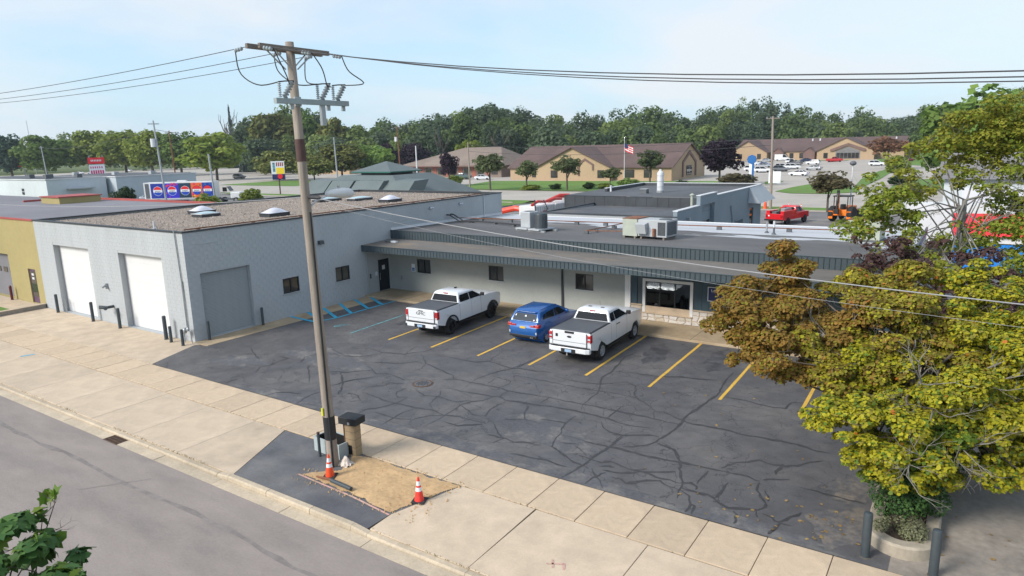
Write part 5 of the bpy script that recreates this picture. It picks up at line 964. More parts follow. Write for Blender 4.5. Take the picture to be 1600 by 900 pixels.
cb = thing('condenser_unit', 'round dark grey air conditioning condenser on the office roof', 'air conditioner', (9.42, 18.05, RZ(18.2) + .2))
MB().lathe((0, 0, 0), [(.40, 0), (.40, .86), (.37, .93), (.2, .97), (.02, .97)], 28).build('casing', 'bollard_paint', cb, auto=35)
for k in range(28): a = 2 * pi * k / 28; MB().cbox((.405 * cos(a), .405 * sin(a), .45), (.02, .03, .78), a).build('fin', 'unit_dark', cb)
ru = thing('rooftop_unit', 'large grey rooftop air handling unit with rusty cream end on the office roof', 'air handler', (15.35, 17.25, RZ(17.6)), radians(-7))
MB().box(0, .95, 0, 1.3, .12, 1.1).build('cream_section', 'cream_metal', ru, bevel=.02); MB().box(-.02, .97, -.02, 1.32, 1.1, 1.13).build('rusty_lid', 'rust', ru)
MB().box(.96, 2.75, .05, 1.35, .15, 1.08).build('grey_section', 'unit_grey', ru, bevel=.02)
MB().add([(1.0, .05, .95), (1.0, -.35, .85), (1.0, -.2, .32), (1.0, .05, .32), (1.62, .05, .95), (1.62, -.35, .85), (1.62, -.2, .32), (1.62, .05, .32)], [(0, 1, 5, 4), (1, 2, 6, 5), (2, 3, 7, 6), (0, 3, 2, 1), (4, 5, 6, 7)]).build('intake_hood', 'unit_grey', ru)
for k in range(16): MB().box(2.22 + k * .03, 2.235 + k * .03, .03, .052, .25, .98).build('coil_fin', 'unit_dark', ru)
for k in range(12): MB().box(2.748, 2.765, .15 + k * .09, .2 + k * .09, .25, .98).build('coil_fin', 'unit_dark', ru)
MB().cyl((2.35, .7, 1.08), .36, .03, 24).build('fan_grille', 'unit_dark', ru); MB().tube([(2.02, -.02, .2), (2.02, -.02, .62)], .09, 10).build('compressor', 'rust', ru)
MB().box(1.72, 1.78, .03, .05, .5, .75).box(1.66, 1.86, .03, .049, .6, .66).build('label_mark', 'paper', ru)
for x in (.1, .8, 1.2, 2.6): MB().box(x - .05, x + .05, 0, 1.3, 0, .13).build('rail', 'old_wood', ru)
rv = thing('rooftop_unit', 'cream rooftop unit with rusty top partly behind the maple tree', 'air handler', (26.5, 20.9, RZ(21)), radians(-5)); MB().box(0, 1.55, 0, 1.3, .1, 1.12).build('casing', 'cream_metal', rv, bevel=.02); MB().box(-.02, 1.57, -.02, 1.32, 1.12, 1.15).build('rusty_lid', 'rust', rv); MB().box(.85, 1.05, -.08, .0, .45, .8).build('gas_valve', 'rust', rv); MB().box(-.05, 1.6, -.05, 1.35, 0, .1).build('curb', 'unit_dark', rv)
gl = thing('gas_pipe', 'rusty gas pipe on small blocks crossing the office roof', 'pipe', (0, 0, 0))
P_ = [(.05, 21.6), (6, 22.3), (12.7, 22.85), (17, 23.2), (28.4, 24.4)]
MB().tube([(x, y, RZ(y) + .22) for x, y in P_], .035, 6).build('main_run', 'rust', gl); MB().tube([(12.9, 22.85, RZ(22.8) + .22), (12.85, 20.4, RZ(20.4) + .22), (12.65, 17.9, RZ(17.9) + .2), (15.4, 17.75, RZ(17.7) + .3)], .03, 6).build('branch', 'rust', gl)
for x, y in [(2, 21.83), (4.4, 22.1), (7, 22.4), (9.5, 22.6), (11.6, 22.75), (15, 23.05), (19, 23.4), (23, 23.85), (26, 24.15), (12.87, 21.4), (12.75, 19), (12.66, 17.95)]: MB().prism([(x - .14, y - .1), (x + .14, y - .1), (x + .14, y + .1), (x - .14, y + .1)], RZ(y) - .01, RZ(y) + .18).build('support_block', 'unit_dark', gl)
lr = thing('refrigerant_line', 'pair of black insulated pipes bending from garage wall onto office roof', 'pipe', (0, 0, 0))
for k, y in enumerate((20.3, 20.75)): MB().tube([(.0, y, 4.42), (.25, y, 4.42), (.7, y + .02, 4.2), (1.1, y + .05, RZ(y) + .12), (2.5, 20.8, RZ(20.8) + .12), (5.4, 20.2 + k * .1, RZ(20.2) + .12), (8.2, 18.9, RZ(19) + .2)], .05, 8).build('insulated_pipe', 'jumper', lr)
for x, y in ((1.9, 20.8), (4.2, 20.45), (6.2, 19.8)): MB().cbox((x, y, RZ(y) + .04), (.2, .3, .1)).build('support_block', 'unit_dark', lr)
for (x, y, h, r, lb, m) in ((21.95, 22.9, .62, .05, 'plain grey vent pipe on the office roof', 'galv'), (22.5, 22.25, .75, .055, 'vent pipe with a white top on the office roof', 'unit_dark')):
    t = thing('vent_pipe', lb, 'vent pipe', (x, y, RZ(y))); MB().cyl((0, 0, 0), r, h, 10).build('pipe', m, t); MB().lathe((0, 0, 0), [(r * 2.5, 0), (r * 2.4, .04), (r * 1.05, .12)], 12).build('flashing', 'unit_dark', t)
    if m == 'unit_dark': MB().cyl((0, 0, .42), r * 1.1, .36, 10).build('white_cap', 'white_metal', t)
db = thing('debris', 'dark flattened debris lying on the canopy roof near the garage', 'debris', (1.0, 13.2, 3.40)); MB().cbox((0, 0, .05), (.5, .22, .09), .2).build('slab', 'unit_dark', db); MB().cbox((.5, -.1, .06), (.45, .2, .1), -.1).build('bag', 'paper', db)

# ================================================================== REAR BUILDING AND YARD
mat('blue_wall', (.20, .245, .275), .75, var=.06, scale=4, big=.15)
rb = thing('rear_building', 'blue grey block building with stepped parapet and dark flat roofs behind the office', 'building')
RXX, RX0 = 14.6, 3.4
mb = MB(); wall(mb, 'x', RXX, 28, 51, -.1, 4.37, [(33.4, 36.4, -.1, 4.36, .35), (47.0, 48.3, .8, 2.9, .15)], .3, -1)
mb.build('east_wall', 'blue_wall', rb)
MB().box(RXX - .3, RXX, 32.9, 36.95, 4.37, 5.1).box(RXX - .3, RXX, 36.95, 51, 4.37, 4.87).build('parapet', 'blue_wall', rb); MB().box(RXX - .34, RXX + .04, 32.86, 36.97, 5.1, 5.15).box(RXX - .34, RXX + .04, 36.98, 51, 4.87, 4.92).box(RXX - .34, RXX + .04, 28, 32.85, 4.37, 4.42).build('coping', 'white_metal', rb)
MB().box(RXX - .3, RXX - .001, 28.01, 32.9, 3.6, 4.37).build('parapet', 'blue_wall', rb)
gd = MB().box(RXX - .37, RXX - .33, 33.4, 36.4, -.1, 4.3).build('overhead_door', 'blue_wall', rb)
for a in range(3):
    for b in range(2): MB().box(RXX - .34, RXX - .32, 33.75 + a * .85, 34.45 + a * .85, 1.9 + b * .62, 2.4 + b * .62).build('door_window', 'window_glass', gd)
MB().box(RXX + .0, RXX + .25, 29.9, 30.1, 3.55, 3.75).build('wall_lamp', 'galv', rb)
MB().box(RXX - .12, RXX - .08, 47.0, 48.3, .8, 2.9).build('window', 'window_glass', rb)
er = MB().box(RXX, RXX + .08, 42.2, 44.6, .0, 2.3).build('entry_door', 'blue_wall', rb)
for k in range(3): MB().box(RXX + .08, RXX + .1, 42.3 + k * .78, 42.95 + k * .78, .2, 2.2).build('door_leaf', 'teal_board', er)
MB().tube([(RXX + .08, 41.3, 0), (RXX + .08, 41.3, 2.4), (RXX + .08, 40.9, 3.2), (RXX + .08, 40.7, 3.7)], .05, 6).build('downspout', 'blue_wall', rb)
MB().quad((RX0, 28, -.1), (RXX, 28, -.1), (RXX, 28, 3.93), (RX0, 28, 3.93)).quad((RX0, 28, -.1), (RX0, 51, -.1), (RX0, 51, 3.93), (RX0, 28, 3.93)).build('front_wall', 'wall_paint', rb)
MB().box(RX0 - .05, RXX - .02, 27.93, 28.06, 3.93, 4.02).box(RX0 - .05, RX0 + .08, 28.06, 37.2, 3.93, 4.0).build('roof_edge', 'membrane_dark', rb)
MB().quad((RX0 + .05, 28.05, 3.97), (RXX - .3, 28.05, 3.97), (RXX - .3, 37.2, 3.74), (RX0 + .05, 37.2, 3.74)).build('low_roof', 'membrane', rb)
MB().add([(.3, 37.2, 3.0), (RXX - .3, 37.2, 3.0), (RXX - .3, 37.2, 4.58), (.3, 37.2, 4.58), (.3, 51, 3), (.3, 51, 4.58)], [(0, 1, 2, 3), (0, 3, 5, 4)]).build('step_wall', 'membrane_dark', rb)
for i in range(14): MB().box(.4 + i * 1.0, .42 + i * 1.0, 37.17, 37.199, 3.74, 4.57).build('membrane_lap', 'membrane', rb)
MB().quad((.3, 37.15, 4.6), (RXX - .3, 37.15, 4.6), (RXX - .3, 51, 4.7), (.3, 51, 4.7)).build('high_roof', 'membrane', rb)
MB().box(2.2, 2.45, 41.8, 51, 4.6, 4.95).box(2.45, RXX, 50.75, 51, 4.6, 4.95).build('parapet', 'membrane_dark', rb); MB().box(2.18, 2.47, 41.8, 51.02, 4.95, 5.0).box(2.47, RXX, 50.73, 51.02, 4.95, 5.0).build('coping', 'white_metal', rb)
MB().add([(RXX - .3, 46.5, 4.85), (RXX + .02, 46.5, 4.85), (RXX + 1.1, 46.2, 3.45), (RXX + .02, 46.2, 3.45), (RXX + .02, 51.1, 4.85), (RXX + 1.1, 52.2, 3.45), (RXX + .02, 52.2, 3.45)], [(1, 2, 3), (1, 4, 5, 2), (2, 5, 6, 3), (4, 6, 5)]).add([(RXX - 6, 51.02, 4.85), (RXX + .02, 51.1, 4.85), (RXX + 1.1, 52.2, 3.45), (RXX - 6, 52.2, 3.45)], [(0, 1, 2, 3)]).build('mansard', 'unit_grey', rb)
si = thing('exhaust_stack', 'white ribbed cylinder stack standing on the rear flat roof', 'exhaust stack', (7.75, 42.0, 4.63)); MB().lathe((0, 0, 0), [(.30, 0), (.30, 1.75), (.26, 1.85), (.13, 1.98), (.13, 2.1), (.02, 2.12)], 20).build('drum', 'white_metal', si, auto=35); MB().lathe((0, 0, 0), [(.34, 0), (.34, .18), (.30, .2)], 20).build('skirt', 'galv', si)
for z in (.5, 1.0, 1.5): MB().lathe((0, 0, z), [(.305, 0), (.315, .03), (.305, .06)], 20).build('hoop', 'unit_grey', si)
vb = thing('roof_ventilator', 'small dark box ventilator on the rear flat roof', 'ventilator', (6.75, 40.7, 4.62)); MB().box(-.3, .3, -.3, .3, 0, .38).build('box', 'unit_dark', vb); MB().box(-.34, .34, -.34, .34, .38, .43).build('lid', 'galv', vb)
vp = thing('vent_pipe', 'pale vent stack with rain cap beside the raised parapet', 'vent pipe', (12.9, 35.9, 3.75)); MB().cyl((0, 0, 0), .12, 1.15, 12).build('pipe', 'cream_metal', vp); MB().lathe((0, 0, 1.15), [(.2, 0), (.2, .06), (.03, .16)], 12).build('rain_cap', 'cream_metal', vp); MB().cyl((.45, .3, 0), .07, 1.25, 10).lathe((.45, .3, .85), [(.17, 0), (.17, .25), (.03, .3)], 12).build('side_pipe', 'unit_dark', vp)
vq = thing('vent_pipe', 'thin white vent pipe at the left edge of rear roof', 'vent pipe', (2.75, 42.0, 4.6)); MB().cyl((0, 0, 0), .1, .55, 10).build('pipe', 'white_metal', vq); MB().lathe((0, 0, .55), [(.13, 0), (.13, .04), (.02, .08)], 10).build('cap', 'white_metal', vq)
# sprayer rig with white tanks
mat('tank_white', (.70, .70, .69), .4, var=.05, scale=2); flat('rig_red', (200, 44, 34), .4); flat('rig_green', (62, 120, 56), .5)
sr = thing('spray_truck', 'truck rig with white square tanks and red hoses behind the office roof', 'truck', (-3.0, 36.3, 0), radians(-4))
MB().box(-1.2, 1.2, -1, 7.6, .6, 1.1).build('chassis', 'unit_dark', sr); MB().box(-1.1, 1.1, -.6, 7.2, 1.1, 2.3).build('deck_box', 'tank_white', sr)
for k in range(4):
    tk = MB().box(-.95, .95, -.4 + k * 1.75, 1.2 + k * 1.75, 2.3, 3.62).build('tank', 'tank_white', sr, bevel=.08)
    for j in range(4): MB().box(.95, .965, -.3 + k * 1.75 + j * .38, -.25 + k * 1.75 + j * .38, 2.4, 3.5).build('tank_rib', 'unit_grey', tk)
MB().cbox((.97, 1.0, 2.95), (.02, .18, .3)).cbox((.97, 1.25, 3.0), (.02, .15, .22)).build('red_decal', 'rig_red', sr)
MB().tube([(.6, -.4, 3.7), (.6, .6, 4.0), (.4, 2, 3.85), (.5, 3.6, 4.02), (.3, 5, 3.9)], .13, 8).tube([(-.4, 3.5, 3.7), (-.2, 5.5, 4.15), (.2, 6.6, 4.1)], .22, 8).build('red_boom', 'rig_red', sr); MB().tube([(.9, -.3, 2.3), (1.15, -.6, 3.3), (1.0, -.5, 4.2), (.7, -.1, 4.0)], .06, 7).tube([(.9, .9, 2.4), (1.2, 1.3, 3.3), (.9, 1.1, 4.1)], .05, 7).build('hose', 'jumper', sr)
MB().lathe((.3, 6.3, 3.6), [(.01, 0), (.42, .05), (.42, .4), (.01, .45)], 16).build('hose_reel', 'rig_green', sr)
for y in (.4, 6.2):
    for s in (-1, 1): MB().tube([(s * .85, y, .5), (s * 1.2, y, .5)], .5, 18).build('wheel', 'tyre', sr)
dg = thing('trencher', 'low red orange trenching machine parked behind the office roof', 'machine', (-8.3, 38.0, 0)); flat('orange_red', (225, 72, 48), .45)
MB().box(-1.5, 1.5, -.6, .6, .8, 1.9).build('hull', 'orange_red', dg, bevel=.1); MB().tube([(-1.2, 0, 1.9), (.4, 0, 2.7), (2.6, 0, 3.15), (4.6, 0, 2.9)], .28, 8).build('boom', 'orange_red', dg); MB().tube([(-1.2, .4, 2.4), (.2, .4, 3.1), (2.0, .3, 3.4)], .06, 6).build('hydraulic_line', 'jumper', dg)
for x in (-1.1, 1.1):
    for s in (-1, 1): MB().tube([(x, s * .6, .45), (x, s * .95, .45)], .45, 16).build('wheel', 'tyre', dg)
# red service truck
flat('truck_red', (205, 24, 34), .35, coat=.5)
rt = thing('service_truck', 'red utility pickup loaded with tools parked in the rear yard', 'truck', (14.2, 58.8, 0), radians(-16))
MB().box(-1.0, 1.0, .0, 2.7, .6, .75).build('bed_floor', 'unit_dark', rt)
for s in (-1, 1): MB().box(min(s * .62, s * 1.02), max(s * .62, s * 1.02), .0, 2.7, .55, 1.55).build('side_locker', 'truck_red', rt, bevel=.02)
MB().box(-1.02, 1.02, -.12, .0, .55, 1.25).build('tailgate', 'truck_red', rt, bevel=.02); MB().box(-1.05, 1.05, -.3, -.12, .5, .66).build('rear_bumper', 'trim_black', rt)
house(rt, 'cab', 'truck_red', [(.55, 2.75, 5.6, 1.0), (1.2, 2.75, 5.55, 1.0), (1.28, 2.75, 4.6, .95), (1.85, 2.9, 3.95, .78), (1.93, 3.05, 3.8, .7)], .05); MB().box(-.68, .68, 2.78, 2.82, 1.35, 1.78).build('rear_window', 'car_glass', rt)
sideglass(rt, 'side_window', [(3.0, 1.32), (4.25, 1.32), (3.9, 1.78), (3.05, 1.78)], lambda z: lerp(.95, .78, (z - 1.28) / .57), off=.02)
MB().box(.1, .55, 1.0, 2.5, 1.3, 1.75).build('tool_chest', 'galv', rt); MB().box(-.5, .0, .3, 1.3, .8, 1.45).build('generator', 'unit_dark', rt); MB().tube([(-.55, 1.6, 1.2), (-.5, 2.0, 1.75), (-.1, 2.3, 1.6)], .1, 8).build('hose', 'rig_green', rt); MB().lathe((-.4, 2.2, 1.4), [(.01, 0), (.3, .02), (.3, .4), (.01, .42)], 14).build('hose_reel', 'rig_red', rt)
for s in (-1, 1):
    for y in (.95, 4.7): MB().tube([(s * .78, y, .42), (s * 1.03, y, .42)], .42, 18).build('wheel', 'tyre', rt)
    MB().box(min(s * .72, s * .98), max(s * .72, s * .98), -.14, -.11, .85, 1.1).build('tail_light', 'tail_red', rt)
MB().box(-.85, -.55, -.13, -.12, .95, 1.1).build('badge', 'sign_white', rt)
# backhoe
flat('digger_orange', (232, 122, 26), .45)
bh = thing('backhoe', 'orange and black backhoe tractor parked at the edge of the rear yard', 'backhoe', (19.9, 64.6, 0), radians(-12))
for s in (-1, 1):
    tm = MB().lathe((0, 0, 0), [(.45, -.28), (.78, -.28), (.85, -.2), (.85, .2), (.78, .28), (.45, .28)], 22).xf(Matrix.Translation((s * 1.0, .3, .85)) @ Matrix.Rotation(pi / 2, 4, 'Y')).build('rear_wheel', 'tyre', bh, auto=40); MB().tube([(s * .8, .3, .85), (s * 1.2, .3, .85)], .42, 14).build('hub', 'digger_orange', tm)
    MB().tube([(s * .75, 2.7, .55), (s * 1.1, 2.7, .55)], .55, 18).build('front_wheel', 'tyre', bh); MB().box(min(s * .75, s * 1.2), max(s * .75, s * 1.2), -.5, -.25, .35, 1.2).build('stabiliser', 'digger_orange', bh)
MB().box(-.7, .7, -.45, .9, .7, 1.35).build('frame', 'digger_orange', bh, bevel=.04); MB().box(-.5, .5, .9, 3.2, .75, 1.6).build('engine_hood', 'digger_orange', bh, bevel=.06)
for s in (-1, 1):
    for y in (-.3, 1.1): MB().box(s * .72 - .04, s * .72 + .04, y - .04, y + .04, 1.3, 2.75).build('cab_post', 'trim_black', bh)
MB().box(-.85, .85, -.4, 1.25, 2.75, 2.88).build('cab_roof', 'trim_black', bh, bevel=.03); MB().box(-.25, .25, .2, .7, 1.35, 1.9).build('seat', 'trim_black', bh, bevel=.05)
MB().tube([(-.05, -.5, .9), (-.1, -1.0, 1.9), (-.15, -.75, 3.1)], [.2, .18, .14], 6).build('boom', 'digger_orange', bh); MB().tube([(-.15, -.8, 3.2), (-.1, -1.05, 2.4), (-.1, -1.1, 1.5)], .13, 6).build('dipper', 'trim_black', bh); MB().tube([(-.18, -.72, 3.0), (-.18, -.72, 3.5)], .16, 8).build('knuckle', 'trim_black', bh)
MB().cbox((-.1, -1.15, 1.2), (.5, .4, .5)).build('bucket', 'trim_black', bh, bevel=.05); MB().box(-1.0, 1.0, 3.6, 4.2, .2, .9).build('loader_bucket', 'unit_dark', bh)
for s in (-1, 1): MB().tube([(s * .7, .9, 1.2), (s * .75, 2.2, 1.3), (s * .75, 3.7, .6)], .08, 6).build('loader_arm', 'digger_orange', bh)
cone(9.0, 76.0, 1.5, 'tall orange cone at the foot of the bare pole by the verge', z=-.02); cone(11.75, 76.9, .9, 'orange cone behind the red service truck cab', z=0); cone(13.7, 75.0, .95, 'orange and white cone right of the red service truck', z=0); cone(12.3, 73.5, .8, 'small orange cone just above the red service truck bed', z=0)
# telegraph pole and lamp post by the far street
tp = thing('utility_pole', 'bare grey wooden pole beside the far street right of centre', 'utility pole', (9.3, 77.6, 0)); MB().tube([(0, 0, -.1), (-.1, 0, 6), (-.25, 0, 12.1)], [.2, .17, .13], 10).build('shaft', 'pole_wood', tp); MB().box(-1.1, .6, -.05, .05, 11.75, 11.87).build('crossarm', 'old_wood', tp)
for x in (-1.0, -.5, .5): MB().cyl((x, 0, 11.87), .05, .18, 8).build('insulator', 'porcelain', tp)
wp_ = thing('lamp_post', 'slim white post behind the orange backhoe', 'lamp post', (19.1, 76.9, 0)); MB().tube([(0, 0, 0), (0, 0, 5.7)], [.09, .07], 10).build('shaft', 'white_metal', wp_); MB().ball((0, 0, 5.95), (.4, .4, .3), 12, 6).build('lamp_globe', 'unit_dark', wp_)

# ================================================================== NEIGHBOURING AND FAR BUILDINGS
mat('mustard', (.36, .295, .125), .8, var=.06, scale=3, big=.15); mat('red_trim', (.36, .07, .06), .6); mat('grey_roof', (.19, .185, .20), .85, var=.08, scale=1, big=.3); mat('plum', (.10, .05, .10), .5)
yb = thing('mustard_building', 'mustard yellow building with red roof trim adjoining the garage on its left', 'building')
mb = MB(); wall(mb, 'y', .02, -60, -16.24, -.1, 5.47, [(-26, -20.85, .1, 3.1, .35), (-18.15, -17.1, .14, 2.36, .1)], .3); mb.build('front_wall', 'mustard', yb)
MB().box(-60, -16.25, -.04, .12, 5.47, 5.57).box(-38, -16.25, 12.35, 12.6, 5.3, 5.62).box(-38.2, -38, 8, 12.6, 5.3, 5.62).build('red_coping', 'red_trim', yb)
MB().quad((-60, .12, 5.46), (-16.25, .12, 5.46), (-16.25, 12.4, 5.46), (-60, 12.4, 5.46)).build('roof', 'grey_roof', yb); MB().quad((-60, 12.5, -.1), (-16.25, 12.5, -.1), (-16.25, 12.5, 5.4), (-60, 12.5, 5.4)).build('rear_wall', 'mustard', yb)
MB().box(-34.5, -31.2, 8, 11.3, 5.4, 5.98).build('roof_block', 'mustard', yb); MB().box(-34.6, -31.1, 7.9, 11.4, 5.98, 6.06).build('red_coping', 'red_trim', yb)
gd = MB().box(-26, -20.85, .36, .4, .1, 3.1).build('overhead_door', 'grey_roof', yb)
for k in range(5): MB().box(-25.8 + k, -25.2 + k, .33, .362, 1.75, 2.1).build('door_window', 'window_glass', gd)
ed = MB().box(-18.15, -17.1, .1, .14, .14, 2.36).build('entry_door', 'plum', yb); MB().box(-17.98, -17.27, .07, .105, .55, 2.2).build('pane', 'window_glass', ed)
for z in (1.75, 2.0): MB().box(-17.8, -17.5, .06, .072, z - .07, z + .07).build('notice', 'paper', ed)
flat('maroon_post', (96, 34, 40), .5); t = thing('bollard', 'maroon bollard in front of the mustard building door', 'bollard', (-20.6, -.25, .1)); MB().lathe((0, 0, -.1), [(.08, 0), (.08, 1.0), (.05, 1.06), (.01, 1.07)], 14).build('post', 'maroon_post', t); MB().lathe((0, 0, -.02), [(.11, 0), (.1, .04), (.085, .05)], 14).build('base_ring', 'joint', t)
struct('side_path', MB().box(-40, -16.32, -1.6, .0, -.1, .1), 'apron_concrete'); struct('garden_lawn', MB().box(-40, -17.2, -2.95, -1.62, -.1, .12), 'lawn')
lw = thing('low_wall', 'low weathered concrete edging wall beside the left driveway', 'low wall', (-16.32, -1.3, 0)); MB().box(-.14, .14, -1.7, 1.25, -.05, .24).build('wall', 'side_concrete', lw, bevel=.02); MB().box(-.16, .16, -1.72, 1.27, .24, .28).build('cap', 'gutter_concrete', lw)
mat('pale_blue_wall', (.44, .49, .52), .8, var=.05, scale=1, big=.2); mat('white_wall', (.56, .60, .62), .8, var=.05, scale=1, big=.2); mat('brown_roof', (.115, .075, .068), .9, var=.15, scale=2.5, big=.35); mat('tan_roof', (.21, .165, .135), .9, var=.12, scale=2, big=.25); mat('brick_tan', (.42, .30, .185), .85, var=.08, scale=2, big=.1); mat('trim_brown', (.17, .10, .085), .7); mat('green_metal', (.115, .14, .135), .5, var=.1, scale=.6, big=.3); mat('grey_shingle', (.2, .19, .19), .9, var=.12, scale=2)
def flatblock(name, label, x0, x1, y0, y1, h, m, extra=()):
    t = thing(name, label, 'building', (x0, y0, 0)); X, Y = x1 - x0, y1 - y0
    MB().box(0, X, 0, Y, -.3, h).build('walls', m, t); MB().box(-.15, X + .15, -.15, Y + .15, h, h + .18).build('parapet_cap', 'white_metal', t); MB().box(.3, X - .3, .3, Y - .3, h + .1, h + .2).build('roof', 'membrane', t)
    return t
b1 = flatblock('shop_building', 'long pale blue flat roofed shop with a barred window at the left edge', -165, -121, 44, 55.4, 4.9, 'white_wall')
for z in (1.9, 2.6): MB().box(32.5, 33.6, -.05, .0, z, z + .55).build('window', 'window_frame', b1)
for x, y in ((30, 3), (35, 4.5), (40, 2), (42, 7)): MB().box(x - .7, x + .7, y - .5, y + .5, 5.1, 5.9).build('roof_unit', 'unit_dark', b1)
MB().box(44, 45.4, 3.5, 8.5, 2.9, 3.1).build('door_canopy', 'unit_grey', b1)
b2 = flatblock('shop_building', 'pale flat roofed shop building directly behind the soft drink trailer', -150, -118, 56, 74, 4.9, 'pale_blue_wall')
for x, y in ((8, 3), (20, 6), (28, 10)): MB().box(x - .6, x + .6, y - .5, y + .5, 5.1, 5.8).build('roof_unit', 'unit_grey', b2)
def gable(t, nm, x0, x1, y0, y1, zw, zr, axis, mw, mr, oh=.6):
    """box walls with a pitched roof; axis = ridge direction"""
    cx_, cy_ = (x0 + x1) / 2, (y0 + y1) / 2
    w_ = MB().box(x0, x1, y0, y1, -.3, zw)
    if axis == 'x': w_.add([(x0, y0, zw), (x0, y1, zw), (x0, cy_, zr), (x1, y0, zw), (x1, y1, zw), (x1, cy_, zr)], [(0, 2, 1), (3, 4, 5)])
    else: w_.add([(x0, y0, zw), (x1, y0, zw), (cx_, y0, zr), (x0, y1, zw), (x1, y1, zw), (cx_, y1, zr)], [(0, 1, 2), (3, 5, 4)])
    w_.build('walls', mw, t)
    k = (zr - zw) / ((y1 - y0) / 2 if axis == 'x' else (x1 - x0) / 2); d = .22
    if axis == 'x':
        pts = [(x0 - oh, y0 - oh, zw - k * oh), (x1 + oh, y0 - oh, zw - k * oh), (x1 + oh, cy_, zr), (x0 - oh, cy_, zr), (x0 - oh, y1 + oh, zw - k * oh), (x1 + oh, y1 + oh, zw - k * oh)]
    else:
        pts = [(x0 - oh, y1 + oh, zw - k * oh), (x0 - oh, y0 - oh, zw - k * oh), (cx_, y0 - oh, zr), (cx_, y1 + oh, zr), (x1 + oh, y1 + oh, zw - k * oh), (x1 + oh, y0 - oh, zw - k * oh)]
    F = [(0, 1, 2, 3), (3, 2, 5, 4)]; n0 = len(pts)
    MB().add([(x, y, z + d) for x, y, z in pts] + pts, F + [tuple(n0 + i for i in reversed(f)) for f in F] + [(0, 1, 1 + n0, n0), (1, 2, 2 + n0, 1 + n0), (2, 5, 5 + n0, 2 + n0), (5, 4, 4 + n0, 5 + n0), (4, 3, 3 + n0, 4 + n0), (3, 0, n0, 3 + n0)]).build(nm, mr, t)
c1 = thing('clinic_building', 'long tan brick clinic with brown gabled roof behind the flag', 'building', (-74, 137, 0))
gable(c1, 'roof', 0, 46, 2, 26, 3.3, 8.5, 'x', 'brick_tan', 'brown_roof'); gable(c1, 'cross_roof', 9.5, 31, 0, 13, 3.3, 8.2, 'y', 'brick_tan', 'brown_roof')
for a, b in ((7.0, 8.6), (14, 16), (27.5, 29.3), (34, 36.5), (39, 41)): f = MB().box(a, b, -.08 if 9 < a < 31 else 1.92, .0 if 9 < a < 31 else 2.0, .7, 2.6).build('window', 'window_frame', c1); MB().box(a + .15, b - .15, (-.11 if 9 < a < 31 else 1.89), (-.08 if 9 < a < 31 else 1.92), .85, 2.45).build('pane', 'window_glass', f)
pr = MB().prism([(22.0, 1.2), (22.0, 4.3), (24, 5.6), (26.5, 4.1), (26.5, 2.6), (26.0, 2.6), (26.0, 3.8), (24, 5.0), (22.5, 4.0), (22.5, 1.2)], -.15, -.02, 'y').build('arch_trim', 'trim_brown', c1)
MB().prism([(46.02, 0)] and [(9.0, .5), (9.0, 4.2), (14, 6.9), (19, 4.2), (19, .5), (18.2, .5), (18.2, 3.9), (14, 6.1), (9.8, 3.9), (9.8, .5)], 46.02, 46.25, 'x').build('arch_trim', 'trim_brown', c1); MB().box(46.02, 46.1, 12, 16, .8, 3.2).build('window', 'window_frame', c1)
for k in range(3): MB().box(46.1, 46.13, 12.15 + k * 1.27, 13.3 + k * 1.27, .95, 3.05).build('pane', 'window_glass', c1)
c2 = thing('clinic_building', 'far tan brick clinic with brown roof behind the car park', 'building', (-58, 290, 0))
gable(c2, 'roof', 0, 66, 6, 34, 3.6, 8.6, 'x', 'brick_tan', 'brown_roof'); gable(c2, 'cross_roof', 35, 56, 0, 20, 3.6, 8.7, 'y', 'brick_tan', 'brown_roof'); gable(c2, 'cross_roof', -1, 15, 0, 20, 3.4, 8.2, 'y', 'brick_tan', 'brown_roof')
for cxx, w_, h_ in ((46.5, 13, 5.6),): MB().prism([(cxx - w_ / 2, 3.4), (cxx - w_ / 2, 4.2), (cxx, h_ + 1.0), (cxx + w_ / 2, 4.2), (cxx + w_ / 2, 3.4), (cxx + w_ / 2 - 1, 3.4), (cxx, h_), (cxx - w_ / 2 + 1, 3.4)], -.5, -.02, 'y').build('porch_gable', 'trim_brown', c2); MB().prism([(cxx - 4.5, .4), (cxx - 4.5, 3.4), (cxx, 5.2), (cxx + 4.5, 3.4), (cxx + 4.5, .4)], -.1, -.01, 'y').build('porch_wall', 'grey_shingle', c2)
for k in range(6): MB().box(42.4 + k * 1.4, 43.6 + k * 1.4, -.2, -.1, .6, 2.7).build('window', 'window_glass', c2)
for a in (3, 11, 18, 23, 27, 37.5): MB().box(a, a + 1.6, -.06 if a < 12 or a > 35 else 5.9, .0 if a < 12 or a > 35 else 6.0, .6, 2.8).build('window', 'window_glass', c2)
for x0 in (16.5, 29): gable(c2, 'porch_roof', x0, x0 + 4.5, 3.5, 9, 3.2, 4.9, 'y', 'trim_brown', 'brown_roof', .3)
for x0 in (33, 30, 62): MB().cyl((x0, 17, 7), .35, 1.6, 8).build('roof_vent', 'white_metal', c2)
c3 = thing('hip_roof_building', 'low building with a broad tan hip roof behind the purple tree', 'building', (-126, 150, 0))
MB().box(2, 40, 2, 20, -.3, 3.6).build('walls', 'tan_roof', c3); MB().add([(0, 0, 3.5), (42, 0, 3.5), (42, 22, 3.5), (0, 22, 3.5), (20, 11, 8.9), (34, 11, 8.9)], [(0, 1, 5, 4), (1, 2, 5), (2, 3, 4, 5), (3, 0, 4), (3, 2, 1, 0)]).build('roof', 'tan_roof', c3)
MB().box(-.05, 42.05, -.05, .0, 3.2, 3.55).build('eave_board', 'trim_brown', c3); flat('brick_red', (150, 92, 78), .8)
